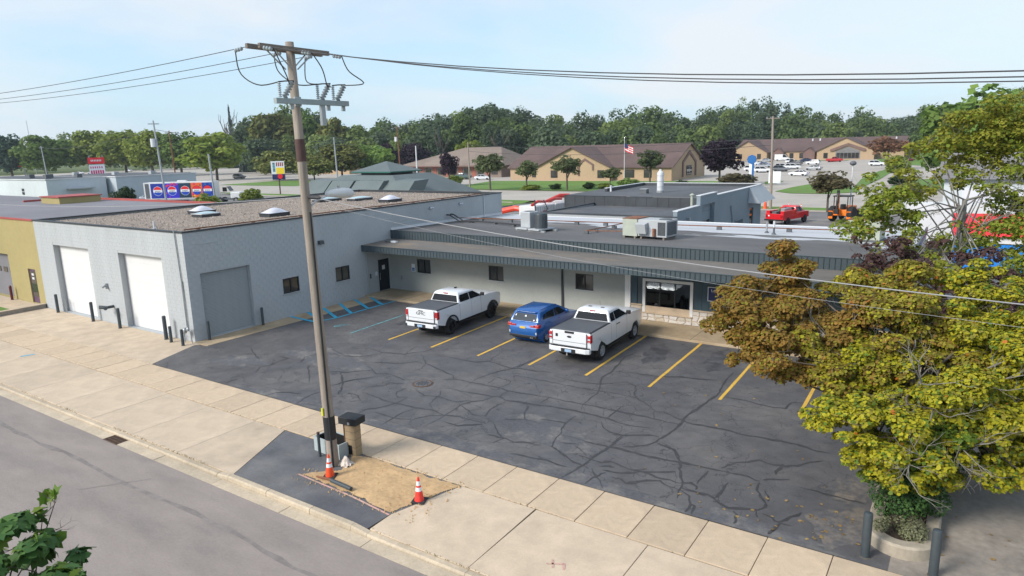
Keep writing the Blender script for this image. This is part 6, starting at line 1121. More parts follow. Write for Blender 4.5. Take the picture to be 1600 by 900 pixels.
for k in range(7): MB().box(3 + k * 5.2, 4.6 + k * 5.2, 1.9, 2.0, 0, 3.2).build('brick_pier', 'brick_red', c3); MB().box(5.2 + k * 5.2, 7.4 + k * 5.2, 1.9, 2.0, .8, 2.6).build('window', 'window_glass', c3)
hp = thing('pavilion_building', 'dark green hip roofed pavilion with a cupola behind the garage', 'building', (-29.5, 45, 0))
mb = MB(); ring = lambda a, b, z: [(-a, -b, z), (a, -b, z), (a, b, z), (-a, b, z)]
mb.add(ring(9.5, 7, 3.6) + ring(4.3, 3.6, 6.15), [(0, 1, 5, 4), (1, 2, 6, 5), (2, 3, 7, 6), (3, 0, 4, 7), (4, 5, 6, 7)]).build('lower_roof', 'green_metal', hp)
MB().box(-8.5, 8.5, -6, 6, -.2, 3.6).build('walls', 'pale_blue_wall', hp); MB().box(-2.4, 2.4, -2.1, 2.1, 6.1, 6.65).build('clerestory', 'window_frame', hp)
flat('green_edge', (32, 96, 84), .5); MB().add(ring(3.3, 2.9, 6.55) + [(0, 0, 7.75)], [(0, 1, 4), (1, 2, 4), (2, 3, 4), (3, 0, 4), (3, 2, 1, 0)]).build('cupola_roof', 'green_metal', hp); MB().box(-3.32, 3.32, -2.92, -2.88, 6.42, 6.56).box(3.28, 3.32, -2.88, 2.9, 6.42, 6.56).build('cupola_fascia', 'green_edge', hp)
for (x0, x1, yb_) in ((-8.2, -4.4, -7.2), (-4.1, -.4, -7.3), (-.1, 4.4, -7.2), (5.0, 8.6, -6.6)):
    MB().add([(x0, yb_, 3.7), (x1, yb_, 3.7), (x1, yb_ + 2.0, 5.6), (x0, yb_ + 2.0, 5.6), (x1, yb_ + 4.5, 5.7), (x0, yb_ + 4.5, 5.7), (x0, yb_ + 3, 3.7), (x1, yb_ + 3, 3.7)], [(0, 1, 2, 3), (3, 2, 4, 5), (0, 3, 5, 6), (1, 7, 4, 2)]).build('roof_facet', 'green_metal', hp)
# houses far left
for (x, y, lx_, ly_, lb, mr) in ((-208, 178, 18, 12, 'grey roofed house half hidden by trees left of the pole', 'grey_shingle'), (-190, 170, 20, 12, 'tan roofed low house seen left of the oval sign', 'tan_roof'), (-178, 198, 26, 14, 'brown roofed building behind the olive trees right of the pole', 'brown_roof')):
    t = thing('house', lb, 'house', (x, y, 0)); gable(t, 'roof', 0, lx_, 0, ly_, 3.4, 7.0, 'x', 'brick_tan', mr)
    for k in range(4): MB().box(1.5 + k * lx_ / 4, 3 + k * lx_ / 4, -.08, .0, 1, 2.4).build('window', 'window_glass', t)
wb = thing('storage_building', 'white metal building with grey roof behind the right hand trees', 'building', (29.5, 58, 0)); MB().box(0, 40, 0, 16, -.1, 5.2).build('walls', 'white_wall', wb); MB().add([(-.6, -.6, 5.1), (40.6, -.6, 5.1), (40.6, 16.6, 5.1), (-.6, 16.6, 5.1), (-.6, 8, 7.3), (40.6, 8, 7.3)], [(0, 1, 5, 4), (3, 4, 5, 2), (0, 4, 3), (1, 2, 5)]).build('roof', 'grey_shingle', wb)
for k in range(5): MB().box(1.5 + k * 7.5, 7 + k * 7.5, -.06, .0, 0, 4.2).build('roller_door', 'dome', wb)
flat('banner_red', (232, 40, 52), .5); flat('banner_blue', (28, 128, 214), .5)
ft = thing('food_trailer', 'trailer with red roof and white and blue sides behind the bare tree', 'trailer', (31.2, 34.5, 0), radians(4)); MB().box(0, 8.5, 0, 2.6, .5, 2.25).build('body', 'banner_blue', ft); MB().box(-.05, 8.55, -.05, 2.65, 2.25, 2.75).build('white_band', 'tank_white', ft); MB().add([(-.2, -.3, 2.75), (8.7, -.3, 2.75), (8.7, 2.9, 3.9), (-.2, 2.9, 3.9), (8.7, 2.9, 2.75), (-.2, 2.9, 2.75)], [(0, 1, 2, 3), (1, 4, 2), (0, 3, 5), (5, 3, 2, 4)]).build('red_roof', 'banner_red', ft)
for x in (2, 3.2): MB().tube([(x, -.02, .4), (x, .3, .4)], .4, 16).build('wheel', 'tyre', ft)
gt = thing('parked_trailer', 'white cargo trailer seen through branches at the right edge', 'trailer', (27.6, 43.5, 0), radians(12)); MB().box(0, 11, 0, 2.6, 1.0, 3.9).build('box', 'tank_white', gt); MB().box(0, 11, -.02, 0, .85, 1.0).build('skirt', 'unit_grey', gt)
for x in (1.5, 2.8, 9): MB().tube([(x, .0, .5), (x, .4, .5)], .5, 16).build('wheel', 'tyre', gt)

# ================================================================== SOFT DRINK LORRY
semi = thing('articulated_lorry', 'white semi truck pulling a blue soft drink trailer', 'truck', (-98.7, 51.9, 0), math.atan2(8.0, 11.9))
flat('drink_blue', (20, 48, 150), .4); flat('drink_violet', (44, 38, 190), .4); flat('drink_dark', (16, 52, 74), .4); flat('fruit_pink', (214, 48, 92), .5); flat('fruit_yellow', (222, 190, 52), .5); flat('fruit_orange', (232, 100, 40), .5); flat('logo_red', (222, 34, 44), .4); flat('logo_blue', (14, 66, 178), .4)
TL = 13.2; MB().box(0, TL, -1.25, 1.25, 1.05, 4.15).build('trailer_box', 'tank_white', semi)
pan = [(0.25, 1.0, 'unit_dark'), (1.3, 3.9, 'drink_blue'), (4.0, 6.6, 'drink_violet'), (6.6, 8.9, 'drink_dark'), (8.9, 11.0, 'fruit_orange'), (11.0, 13.0, 'drink_blue')]
for i, (a, b, m) in enumerate(pan):
    pl_ = MB().box(a, b, -1.275, -1.25, 1.2, 3.95).build('side_panel', m, semi)
    if i:
        c = (a + b) / 2; zc = 2.55; R0 = .82; n_ = 28
        MB().add([(c + R0 * 1.06 * cos(2 * pi * k / n_), -1.283, zc + R0 * 1.06 * sin(2 * pi * k / n_)) for k in range(n_)], [tuple(range(n_))]).build('logo_ring', 'sign_white' if i < 4 else 'trim_black', pl_)
        wave = [(-.8 + .16 * k, .1 * sin(-.8 * 3 + .16 * k * 3)) for k in range(11)]
        up_ = [(c + R0 * cos(t_), -1.29, zc + R0 * sin(t_)) for t_ in [.28 + (pi - .56) * k / 14 for k in range(15)]]; MB().add(up_, [tuple(range(len(up_)))]).build('logo_red', 'logo_red', pl_)
        dn_ = [(c + R0 * cos(t_), -1.29, zc + R0 * sin(t_)) for t_ in [-.28 - (pi - .56) * k / 14 for k in range(15)]]; MB().add(dn_, [tuple(range(len(dn_)))]).build('logo_blue', 'logo_blue', pl_)
        wb_ = MB().box(c - R0 * .96, c + R0 * .96, -1.297, -1.291, zc - .23, zc + .23).build('logo_band', 'sign_white', pl_); text('lettering', 'pepsi', .48, 'trim_black', wb_, (c, -1.3, zc), (pi / 2, 0, 0), .003)
        q = random.Random(i)
        if i in (2, 4, 5):
            for k in range(16):
                u_, v_ = q.uniform(a + .15, b - .15), q.uniform(1.3, 3.85)
                if math.hypot(u_ - c, v_ - zc) > R0 * 1.2: MB().tube([(u_, -1.285, v_), (u_, -1.276, v_)], q.uniform(.1, .24), 10).build('fruit', ('fruit_pink' if i == 2 else q.choice(['fruit_yellow', 'rig_green', 'fruit_pink']) if i == 4 else 'sign_blue'), pl_)
MB().box(-.03, 0, -1.2, 1.2, 1.1, 4.1).build('rear_door', 'unit_dark', semi); MB().box(0, TL, -1.2, 1.2, .85, 1.05).build('trailer_frame', 'unit_grey', semi)
house(semi, 'cab', 'tank_white', [(.7, 14.0, 16.0, 1.15), (2.2, 14.0, 16.0, 1.15), (3.1, 14.05, 15.4, 1.1), (3.9, 14.1, 14.9, .95)], .08); MB().box(16.0, 17.9, -.95, .95, .8, 2.0).build('engine_hood', 'tank_white', semi, bevel=.15); MB().box(13.2, 18.0, -.5, .5, .55, .85).build('frame_rail', 'unit_dark', semi)
MB().box(14.75, 15.55, -1.18, -1.13, 2.15, 2.95).build('side_window', 'car_glass', semi); MB().add([(16.02, -1.0, 2.2), (16.02, 1.0, 2.2), (15.45, .95, 3.05), (15.45, -.95, 3.05)], [(0, 1, 2, 3)]).build('windshield', 'car_glass', semi)
for x in (1.2, 2.5, 12.9, 14.1, 17.1):
    for s in (-1, 1): w_ = MB().tube([(x, s * .85, .52), (x, s * 1.24, .52)], .52, 18).build('wheel', 'tyre', semi); MB().tube([(x, s * 1.2, .52), (x, s * 1.26, .52)], .28, 12).build('hub', 'chrome', w_)

# ================================================================== DISTANT CARS
def slotobj(name, me, par, m):
    o = inst(name, me, par)
    if not me.materials: me.materials.append(None)
    o.material_slots[0].link = 'OBJECT'; o.material_slots[0].material = MATS[m]; return o
def car_kit(kind):
    L, W, prof, lv, ax, r = {
        'sedan': (4.7, 1.82, [(4.68, .45), (4.7, .65), (4.5, .78), (3.4, .95), (1.0, .98), (.1, .98), (0, .8), (.02, .45)], [(.93, .55, 3.5, .82), (1.22, 1.05, 2.75, .72), (1.42, 1.35, 2.45, .6)], (.9, 3.7), .33),
        'suv': (4.6, 1.86, [(4.58, .5), (4.6, .8), (4.4, .98), (3.4, 1.06), (1, 1.08), (.03, 1.08), (0, .8), (.02, .5)], [(1.04, .06, 3.45, .86), (1.35, .25, 2.9, .78), (1.68, .5, 2.45, .64)], (.85, 3.6), .37),
        'van': (5.9, 2.05, [(5.85, .5), (5.9, .9), (5.6, 1.15), (4.9, 1.35), (1, 1.4), (.0, 1.4), (0, .8), (.02, .5)], [(1.35, .02, 5.0, .97), (1.9, .04, 4.5, .93), (2.6, .1, 4.0, .85)], (1.1, 4.7), .38),
        'truck': (5.8, 2.0, [(5.78, .55), (5.8, .9), (5.6, 1.14), (4.4, 1.25), (1, 1.25), (.03, 1.25), (0, .8), (.02, .55)], [(1.2, 1.9, 4.4, .9), (1.5, 2.05, 3.9, .82), (1.88, 2.3, 3.4, .68)], (1.15, 4.75), .42)}[kind]
    b = MB(); side = side_poly(L, prof, ax, r + .07, r, .30 if kind == 'sedan' else .36, .45, .42)
    me = body_mesh(side, W, WF(L, W, prof[3][1], .16, .1, .05), (.4, L - .6), (.6, .8)); 
    def hs(sh, lo, hi):
        mb = MB(); l2 = [(z, y0 + sh, y1 - sh, h - sh * .6) for z, y0, y1, h in lv][lo:hi]
        for z, y0, y1, h in l2: mb.v += [(-h, y0, z), (h, y0, z), (h, y1, z), (-h, y1, z)]
        n_ = len(l2); mb.f = [(4 * i + k, 4 * i + (k + 1) % 4, 4 * i + 4 + (k + 1) % 4, 4 * i + 4 + k) for i in range(n_ - 1) for k in range(4)] + [(4 * n_ - 4, 4 * n_ - 3, 4 * n_ - 2, 4 * n_ - 1)]; return mb
    gm_ = hs(0, 0, 3).mesh('glasshouse'); gm_.materials.append(MATS['car_glass'])
    z, y0, y1, h = lv[-1]; rm = MB().box(-h - .03, h + .03, y0 - .05, y1 + .05, z - .05, z + .025)
    for s in (-1, 1):                                              # pillars
        for (a, b_) in (((lv[0][1], lv[2][1])), ((lv[0][2], lv[2][2])), ((lerp(lv[0][1], lv[0][2], .48), lerp(lv[2][1], lv[2][2], .45)))): rm.tube([(s * lv[0][3], a, lv[0][0]), (s * (lv[1][3] + .01), lerp(a, b_, .5) , lv[1][0]), (s * lv[2][3], b_, lv[2][0])], .045, 5)
    if kind == 'van': rm.box(-lv[0][3] - .01, lv[0][3] + .01, .02, 3.2, 1.35, 2.55)
    rme = rm.mesh('roof'); wm_ = MB().tube([(-.11, 0, 0), (.11, 0, 0)], r, 16).tube([(.1, 0, 0), (.118, 0, 0)], r * .6, 12).mesh('wheel'); wm_.materials.append(MATS['tyre'])
    return dict(L=L, W=W, body=me, glass=gm_, roof=rme, wheel=wm_, ax=ax, r=r)
KIT = {k: car_kit(k) for k in ('sedan', 'suv', 'van', 'truck')}
def far_car(kind, m, x, y, deg, label):
    K = KIT[kind]; t = thing('parked_car' if kind not in ('van', 'truck') else {'van': 'delivery_van', 'truck': 'pickup_truck'}[kind], label, {'van': 'van', 'truck': 'pickup truck'}.get(kind, 'car'), (x, y, 0), radians(deg), 'distant parked vehicles')
    slotobj('body', K['body'], t, m); inst('glasshouse', K['glass'], t); slotobj('roof', K['roof'], t, m)
    for a in K['ax']:
        for s in (-1, 1): inst('wheel', K['wheel'], t, (s * (K['W'] / 2 - .12), a, K['r']), 0 if s > 0 else pi)
    for s in (-1, 1): MB().box(s * .62 - .16, s * .62 + .16, -.03, .06, .72, .9).build('tail_light', 'tail_red', t)
for a in (('suv', 'car_white', -19.5, 180, -80, 'white SUV nearest the bare pole in the clinic car park'), ('suv', 'car_grey', -16.0, 186, -80, 'dark grey SUV just right of the bare pole'), ('suv', 'car_white', -19.4, 203, -80, 'white SUV left of the white crossover in the second row'),
          ('suv', 'car_white', -16.2, 201.5, -76, 'white crossover at the right end of the second car row'), ('suv', 'car_black', -22, 234, -80, 'black SUV parked behind the white crossover'), ('sedan', 'car_navy', -24.5, 266, -60, 'small navy car near the clinic porch'),
          ('suv', 'car_grey', -16.4, 227, 80, 'grey SUV alone in the middle of the clinic drive'), ('van', 'car_white', -38.2, 284, -85, 'white high roof van in front of the far clinic'), ('sedan', 'car_white', -2.0, 162, 75, 'white sedan driving towards the small dark tree'),
          ('sedan', 'car_silver', -4.5, 194, 75, 'silver sedan behind the small dark tree'), ('suv', 'car_white', -12.6, 238, 80, 'white SUV behind the top of the small dark tree'), ('truck', 'digger_orange' if 0 else 'car_red', -15.0, 263, -80, 'red and orange truck in front of the far clinic gable'),
          ('sedan', 'car_silver', -40.4, 270, -80, 'silver car at the left end of the far row'), ('sedan', 'car_white', -34.0, 236, -80, 'white car left of the black SUV behind the blue sign'), ('suv', 'car_white', 3.9, 224, -85, 'white SUV under the rust coloured tree'),
          ('suv', 'car_maroon', 7.6, 228, -80, 'maroon SUV just right of the rust coloured tree trunk'), ('sedan', 'car_navy', 15.6, 176, 10, 'dark navy sedan on the drive left of the bright shrub'), ('sedan', 'car_maroon', 9.2, 263, -75, 'maroon sedan on the lawn edge at the wood'),
          ('sedan', 'car_silver', -307, 167, -80, 'silver sedan beyond the pale shop roofs'), ('suv', 'car_green', -250.5, 151, -75, 'dark green SUV under the trees right of the leaning pole'), ('suv', 'car_grey', -193.5, 135.5, -70, 'grey SUV behind the lorry cab'),
          ('sedan', 'car_white', -380, 166.5, -80, 'white car left of the tall shop sign'), ('sedan', 'car_silver', -371, 168, -80, 'silver car touching the left edge of the tall shop sign'), ('suv', 'car_white', -388, 197, -80, 'white SUV right of the tall shop sign under the trees'),
          ('sedan', 'car_silver', -110, 56.5, -55, 'silver car parked in front of the soft drink trailer'), ('suv', 'car_black', -104.5, 59.0, -55, 'black SUV parked in front of the soft drink trailer'),
          ('suv', 'car_white', -24.5, 188, -80, 'white SUV at the left end of the nearest clinic car row'), ('sedan', 'car_silver', -27.5, 214, -80, 'silver sedan left of the second car row'), ('suv', 'car_white', -27.0, 252, -80, 'white SUV in front of the high roof van'), ('sedan', 'car_blue', -29.5, 222, -80, 'blue sedan between the second and third clinic car rows'),
          ('truck', 'car_green', -94.5, 139.5, -80, 'dark green pickup beside the purple tree'), ('sedan', 'car_white', -85, 137.5, -70, 'white car left of the small leafy street tree')): far_car(*a)

# ================================================================== SIGNS, POLES, FLAG
s1 = thing('pylon_sign', 'tall shop sign with red header and white letter board above the shop roofs', 'sign', (-161, 73, 0), radians(-25))
for y in (-1.5, 1.5): MB().box(-.1, .1, y - .1, y + .1, 0, 9.6).build('post', 'galv', s1)
MB().box(.0, .4, -1.9, 1.9, 7.4, 9.0).build('header_panel', 'logo_red', s1); MB().box(.0, .35, -1.8, 1.8, 2.6, 7.2).build('letter_board', 'sign_white', s1); flat('magenta', (196, 36, 104), .5)
q = random.Random(4); mb = MB()
for k in range(7): mb.box(.4, .43, -1.2 + k * .36, -1.0 + k * .36, 8.0, 8.45)
mb.build('header_lettering', 'sign_white', s1); mb = MB()
for k in range(6): mb.box(.35, .38, -1.5 + k * .52, -1.15 + k * .52, 4.6, 5.7); mb.box(.35, .379, -1.5 + k * .5, -1.25 + k * .5, 6.2, 6.7)
mb.build('letters', 'magenta', s1)
s2 = thing('roadside_sign', 'yellow and white sign with red disc on a brown post beside the road', 'sign', (-96, 80, 0), radians(40))
MB().box(-.12, .12, -.1, .1, 0, 6).build('post', 'brown_band', s2); MB().box(-1.35, 1.35, -.2, .2, 3.2, 4.4).build('lower_panel', 'navy', s2); MB().box(-1.45, 1.35, -.2, .2, 4.4, 7.2).build('upper_panel', 'sign_white', s2); flat('sign_yellow', (238, 208, 40), .5)
MB().box(-.4, 1.33, -.22, -.2, 4.45, 5.8).build('yellow_field', 'sign_yellow', s2); MB().box(-1.1, -.6, -.22, -.2, 4.9, 6.9).build('blue_stripe', 'faded_blue_paint', s2); MB().tube([(.35, -.3, 3.9), (.35, -.2, 3.9)], .55, 18).build('red_disc', 'logo_red', s2)
mb = MB()
for k in range(4): mb.box(-.35 + k * .42, -.1 + k * .42, -.22, -.2, 6.1, 6.95)
mb.build('letters', 'red_trim', s2)
s3 = thing('shop_sign', 'orange oval sign over a red panel at the far left', 'sign', (-318, 117, 0), radians(60)); MB().box(-.2, .2, -.2, .2, 0, 8).build('post', 'galv', s3); MB().tube([(0, -.2, 9.4), (0, .2, 9.4)], 1.9, 20).xf(Matrix.Diagonal((1.35, 1, 1, 1))).build('oval', 'fruit_orange', s3); MB().box(-2.4, 2.4, -.25, .25, 5.6, 7.3).build('red_panel', 'logo_red', s3); MB().box(-1.8, 1.8, -.27, -.25, 6.2, 6.8).build('lettering', 'sign_white', s3)
s4 = thing('clinic_sign', 'blue topped pylon with a white board at the clinic drive entrance', 'sign', (-4.0, 121, 0)); MB().box(-1.2, -.7, -.15, .15, 0, 5.2).build('post', 'sign_white', s4); MB().box(-.7, -.35, -.15, .15, 0, 4.8).build('side_post', 'sign_blue', s4); MB().tube([(-.8, -.2, 5.3), (-.8, .2, 5.3)], .9, 8).build('blue_head', 'sign_blue', s4); MB().box(.6, 3.0, 8, 8.2, .2, 2.6).build('white_board', 'sign_white', s4)
fl = thing('flagpole', 'thin flagpole with a drooping striped flag in front of the clinic', 'flag', (-36.5, 131, 0)); MB().tube([(0, 0, 0), (0, 0, 10.2)], [.1, .06], 8).build('pole', 'white_metal', fl); MB().ball((0, 0, 10.3), .14).build('finial', 'chrome', fl)
for i in range(7):
    mb = MB()
    for k in range(7): 
        x0 = .05 + k * .3; zt_ = 9.0 - i * .24 - k * .13
        mb.quad((x0, .12 * sin(k * 1.3), zt_), (x0 + .3, .12 * sin(k * 1.3 + 1.3), zt_ - .13), (x0 + .3, .12 * sin(k * 1.3 + 1.3), zt_ - .37), (x0, .12 * sin(k * 1.3), zt_ - .24))
    mb.build('stripe', 'logo_red' if i % 2 == 0 else 'sign_white', fl)
MB().add([(.02, -.05, 9.05), (.95, -.15, 8.65), (.95, -.15, 7.75), (.02, -.05, 8.1)], [(0, 1, 2, 3)]).build('canton', 'navy', fl)
def far_pole(name, label, x, y, h, m, arm=0, lean=0., tr=False, cat='utility pole'):
    t = thing(name, label, cat, (x, y, 0), 0); MB().tube([(0, 0, 0), (lean, 0, h)], [.19, .12], 8).build('shaft', m, t)
    if arm: MB().cbox((lean, 0, h - .5), (arm, .12, .14), radians(55)).build('crossarm', m, t)
    if tr: MB().cyl((lean * .7 - .5, -.3, h * .72), .42, 1.3, 12).build('transformer', 'white_metal', t)
    return t
far_pole('utility_pole', 'grey leaning pole with a white transformer behind the soft drink trailer', -76.8, 43, 14.6, 'galv', 1.6, -1.0, True); far_pole('utility_pole', 'orange brown pole just right of the transformer pole', -133, 78, 15, 'rust', 2, -.6); far_pole('utility_pole', 'slim grey pole left of the lorry cab', -70, 47.3, 9.2, 'galv', 0, -.6); far_pole('utility_pole', 'leaning grey pole in front of far left trees', -195, 75, 12.7, 'galv', 1.2, -1.2); far_pole('utility_pole', 'orange pole with crossarms in front of the wood left of centre', -109, 133, 15.6, 'rust', 2.4, -.3, True); far_pole('utility_pole', 'slim grey pole left of the green pavilion', -77.2, 80, 11.8, 'galv', 0, -.3); far_pole('lamp_post', 'white lamp post right of the green pavilion', -70.6, 97, 9.7, 'white_metal', cat='lamp post'); far_pole('utility_pole', 'slim wooden pole right of the purple tree', -61.3, 103.8, 10.2, 'pole_wood', 0, -.1); far_pole('mast', 'very tall thin mast at the far left horizon', -432, 167, 31, 'galv', 0, -2, cat='mast')
def far_wire(label, a, b, s): t = thing('overhead_wire', label, 'wire', a, 0, 'overhead wires'); MB().tube([Vector(p) - Vector(a) for p in sagw(a, b, s, 16)], .03, 4).build('conductor', 'wire', t)
for k, (a, b, lb) in enumerate((((-77.5, 80, 11.2), (-109.2, 133, 15), 'upper wire from the slim grey pole to the orange pole'), ((-77.5, 80, 10.2), (-109.2, 133, 14), 'lower wire from the slim grey pole to the orange pole'), ((-77.6, 43, 13.2), (-77.5, 80, 11.2), 'upper wire from the transformer pole to the slim grey pole'), ((-77.6, 43, 11.6), (-77.5, 80, 10.2), 'lower wire from the transformer pole to the slim grey pole'),
                               ((-61.3, 103.8, 8.2), (9.2, 77.6, 8.4), 'lower wire crossing in front of the clinic'), ((-61.3, 103.8, 9.6), (9.2, 77.6, 9.4), 'upper wire crossing in front of the clinic'), ((-195, 75, 12), (-77.6, 43, 13.2), 'wire crossing the far left treetops to the transformer pole'))): far_wire(lb, a, b, 1.0)

# ================================================================== TREES AND PLANTS
import numpy as np
def leafmat(name, col, col2, trans=.38, rough=.6):
    m = bpy.data.materials.new(name); m.use_nodes = True; n = m.node_tree.nodes; l = m.node_tree.links; n.remove(n['Principled BSDF'])
    g_ = n.new('ShaderNodeNewGeometry'); oi = n.new('ShaderNodeObjectInfo'); t = n.new('ShaderNodeTexCoord')
    nz_ = n.new('ShaderNodeTexNoise'); nz_.inputs['Scale'].default_value = 1.4; l.new(t.outputs['Object'], nz_.inputs['Vector'])
    a = n.new('ShaderNodeMath'); a.operation = 'MULTIPLY_ADD'; l.new(g_.outputs['Random Per Island'], a.inputs[0]); a.inputs[1].default_value = .55; l.new(nz_.outputs[0], a.inputs[2])
    a2 = n.new('ShaderNodeMath'); a2.operation = 'SUBTRACT'; l.new(a.outputs[0], a2.inputs[0]); a2.inputs[1].default_value = .3; a2.use_clamp = True
    mx_ = n.new('ShaderNodeMixRGB'); l.new(a2.outputs[0], mx_.inputs[0]); mx_.inputs[1].default_value = (*col, 1); mx_.inputs[2].default_value = (*col2, 1)
    v = n.new('ShaderNodeMapRange'); l.new(oi.outputs['Random'], v.inputs[0]); v.inputs[3].default_value = .8; v.inputs[4].default_value = 1.2
    sc = n.new('ShaderNodeVectorMath'); sc.operation = 'SCALE'; l.new(mx_.outputs[0], sc.inputs[0]); l.new(v.outputs[0], sc.inputs['Scale'])
    d_ = n.new('ShaderNodeBsdfPrincipled'); d_.inputs['Roughness'].default_value = rough; d_.inputs['Specular IOR Level'].default_value = .25; l.new(sc.outputs[0], d_.inputs['Base Color'])
    tr = n.new('ShaderNodeBsdfTranslucent'); l.new(sc.outputs[0], tr.inputs[0]); ms = n.new('ShaderNodeMixShader'); ms.inputs[0].default_value = trans
    l.new(d_.outputs[0], ms.inputs[1]); l.new(tr.outputs[0], ms.inputs[2]); l.new(ms.outputs[0], n['Material Output'].inputs[0]); MATS[name] = m
leafmat('leaf_dark', (.028, .058, .018), (.05, .085, .025)); leafmat('leaf_mid', (0.112, 0.199, 0.043), (0.207, 0.297, 0.061)); leafmat('leaf_lime', (0.169, 0.238, 0.036), (0.303, 0.343, 0.055)); leafmat('leaf_olive', (0.122, 0.158, 0.046), (0.23, 0.225, 0.055))
leafmat('leaf_gold', (.13, .215, .035), (.30, .33, .05)); leafmat('leaf_blue', (0.042, 0.084, 0.054), (0.066, 0.114, 0.072)); leafmat('leaf_purple', (.022, .013, .025), (.045, .022, .04)); leafmat('leaf_rust', (.16, .085, .05), (.26, .14, .08)); leafmat('leaf_sage', (0.096, 0.131, 0.05), (0.168, 0.194, 0.083)); leafmat('leaf_dusk', (.075, .065, .03), (.13, .11, .05)); leafmat('leaf_conifer', (0.05, 0.08, 0.06), (0.075, 0.105, 0.08))
leafmat('wood_a', (0.086, 0.144, 0.043), (0.187, 0.259, 0.072)); leafmat('wood_b', (0.152, 0.221, 0.062), (0.289, 0.359, 0.103)); leafmat('wood_c', (0.086, 0.139, 0.072), (0.171, 0.225, 0.113)); leafmat('wood_d', (0.072, 0.122, 0.065), (0.144, 0.202, 0.094))
leafmat('maple_rust', (.17, .118, .024), (.34, .185, .04), .3); leafmat('maple_olive', (0.175, 0.169, 0.022), (0.312, 0.26, 0.033), .3); leafmat('maple_gold', (0.297, 0.309, 0.018), (0.54, 0.463, 0.03), .35); leafmat('maple_green', (0.085, 0.15, 0.02), (0.156, 0.221, 0.029), .3); leafmat('maple_orange', (.45, .12, .02), (.6, .2, .03), .3)
leafmat('maroon_leaf', (.06, .03, .03), (.12, .065, .055), .25); leafmat('green_maple', (0.165, 0.247, 0.026), (0.315, 0.352, 0.04), .35); leafmat('yellow_maple', (0.216, 0.237, 0.024), (0.36, 0.338, 0.044), .35); leafmat('variegated', (0.136, 0.153, 0.068), (0.289, 0.289, 0.17), .2); leafmat('oak_leaf', (0.039, 0.108, 0.034), (0.091, 0.176, 0.036), .25); leafmat('oak_young', (0.078, 0.169, 0.022), (0.182, 0.247, 0.033), .35)
mat('bark', (.11, .09, .072), .95, var=.3, scale=6, stretch=(3, 3, .6)); mat('bark_grey', (.22, .205, .18), .9, var=.25, scale=8); mat('bark_pale', (.33, .31, .25), .9, var=.2, scale=6)
QUAD = np.array([(-.5, -.5, 0), (.5, -.5, 0), (.5, .5, 0), (-.5, .5, 0)]); RHOMB = np.array([(0, -.6, 0), (.4, 0, .06), (0, .6, 0), (-.4, 0, .06)])
MAPLE = np.array([(0, -.5, -.02), (.2, -.28, .02), (.5, -.2, -.06), (.28, .06, .03), (.38, .36, -.05), (0, .22 + .3, -.05), (-.38, .36, -.05), (-.28, .06, .03), (-.5, -.2, -.06), (-.2, -.28, .02)])
MAPLE6 = np.array([(0, -.5, 0), (.46, -.22, -.05), (.26, .08, .03), (.3, .42, -.05), (-.05, .52, -.04), (-.34, .34, -.05), (-.46, -.18, -.05)])
OAK = np.array([(0, -.55, 0), (.12, -.3, .02), (.34, -.3, -.04), (.2, -.08, .03), (.42, .1, -.04), (.2, .2, .02), (.2, .42, -.03), (0, .6, -.05), (-.2, .42, -.03), (-.2, .2, .02), (-.42, .1, -.04), (-.2, -.08, .03), (-.34, -.3, -.04), (-.12, -.3, .02)])
def leaf_cloud(name, pos, nrm, size, rng, shape=QUAD, midx=None):
    """one mesh with a small polygon per leaf; pos/nrm (n,3), size (n,)"""
    n_ = len(pos); k = len(shape); nrm = nrm / np.linalg.norm(nrm, axis=1, keepdims=True)
    ref = rng.normal(size=(n_, 3)); u = np.cross(nrm, ref); u /= np.linalg.norm(u, axis=1, keepdims=True) + 1e-9; v = np.cross(nrm, u)
    V = pos[:, None, :] + size[:, None, None] * (shape[None, :, 0:1] * u[:, None, :] + shape[None, :, 1:2] * v[:, None, :] + shape[None, :, 2:3] * nrm[:, None, :])
    me = bpy.data.meshes.new(name); me.vertices.add(n_ * k); me.vertices.foreach_set('co', V.reshape(-1).astype(np.float32)); me.loops.add(n_ * k); me.loops.foreach_set('vertex_index', np.arange(n_ * k, dtype=np.int32))
    me.polygons.add(n_); me.polygons.foreach_set('loop_start', np.arange(0, n_ * k, k, dtype=np.int32)); me.polygons.foreach_set('loop_total', np.full(n_, k, dtype=np.int32))
    if midx is not None: me.polygons.foreach_set('material_index', midx.astype(np.int32))
    me.update(calc_edges=True); return me
def sph(rng, n_):
    d = rng.normal(size=(n_, 3)); return d / np.linalg.norm(d, axis=1, keepdims=True)
def clump_cloud(rng, cent, rad, per, leaf, flat_=.8, up=.35, dens=False):
    """leaves on the outer part of many clumps"""
    P, Nn, Sz, K = [], [], [], []
    for i, (c, r) in enumerate(zip(cent, rad)):
        n_ = int(per * r * r) if dens else per
        d = sph(rng, n_); d[:, 2] = np.where(rng.random(n_) < up, np.abs(d[:, 2]), d[:, 2]); rr_ = r * rng.uniform(.62, 1.06, n_) ** .8
        p = np.array(c) + d * rr_[:, None] * np.array([1, 1, flat_]); nn = d * .8 + rng.normal(size=(n_, 3)) * .45 + np.array([0, 0, .35])
        P.append(p); Nn.append(nn); Sz.append(leaf * rng.uniform(.5, 1.45, n_)); K.append(np.full(n_, i))
    return np.concatenate(P), np.concatenate(Nn), np.concatenate(Sz), np.concatenate(K)
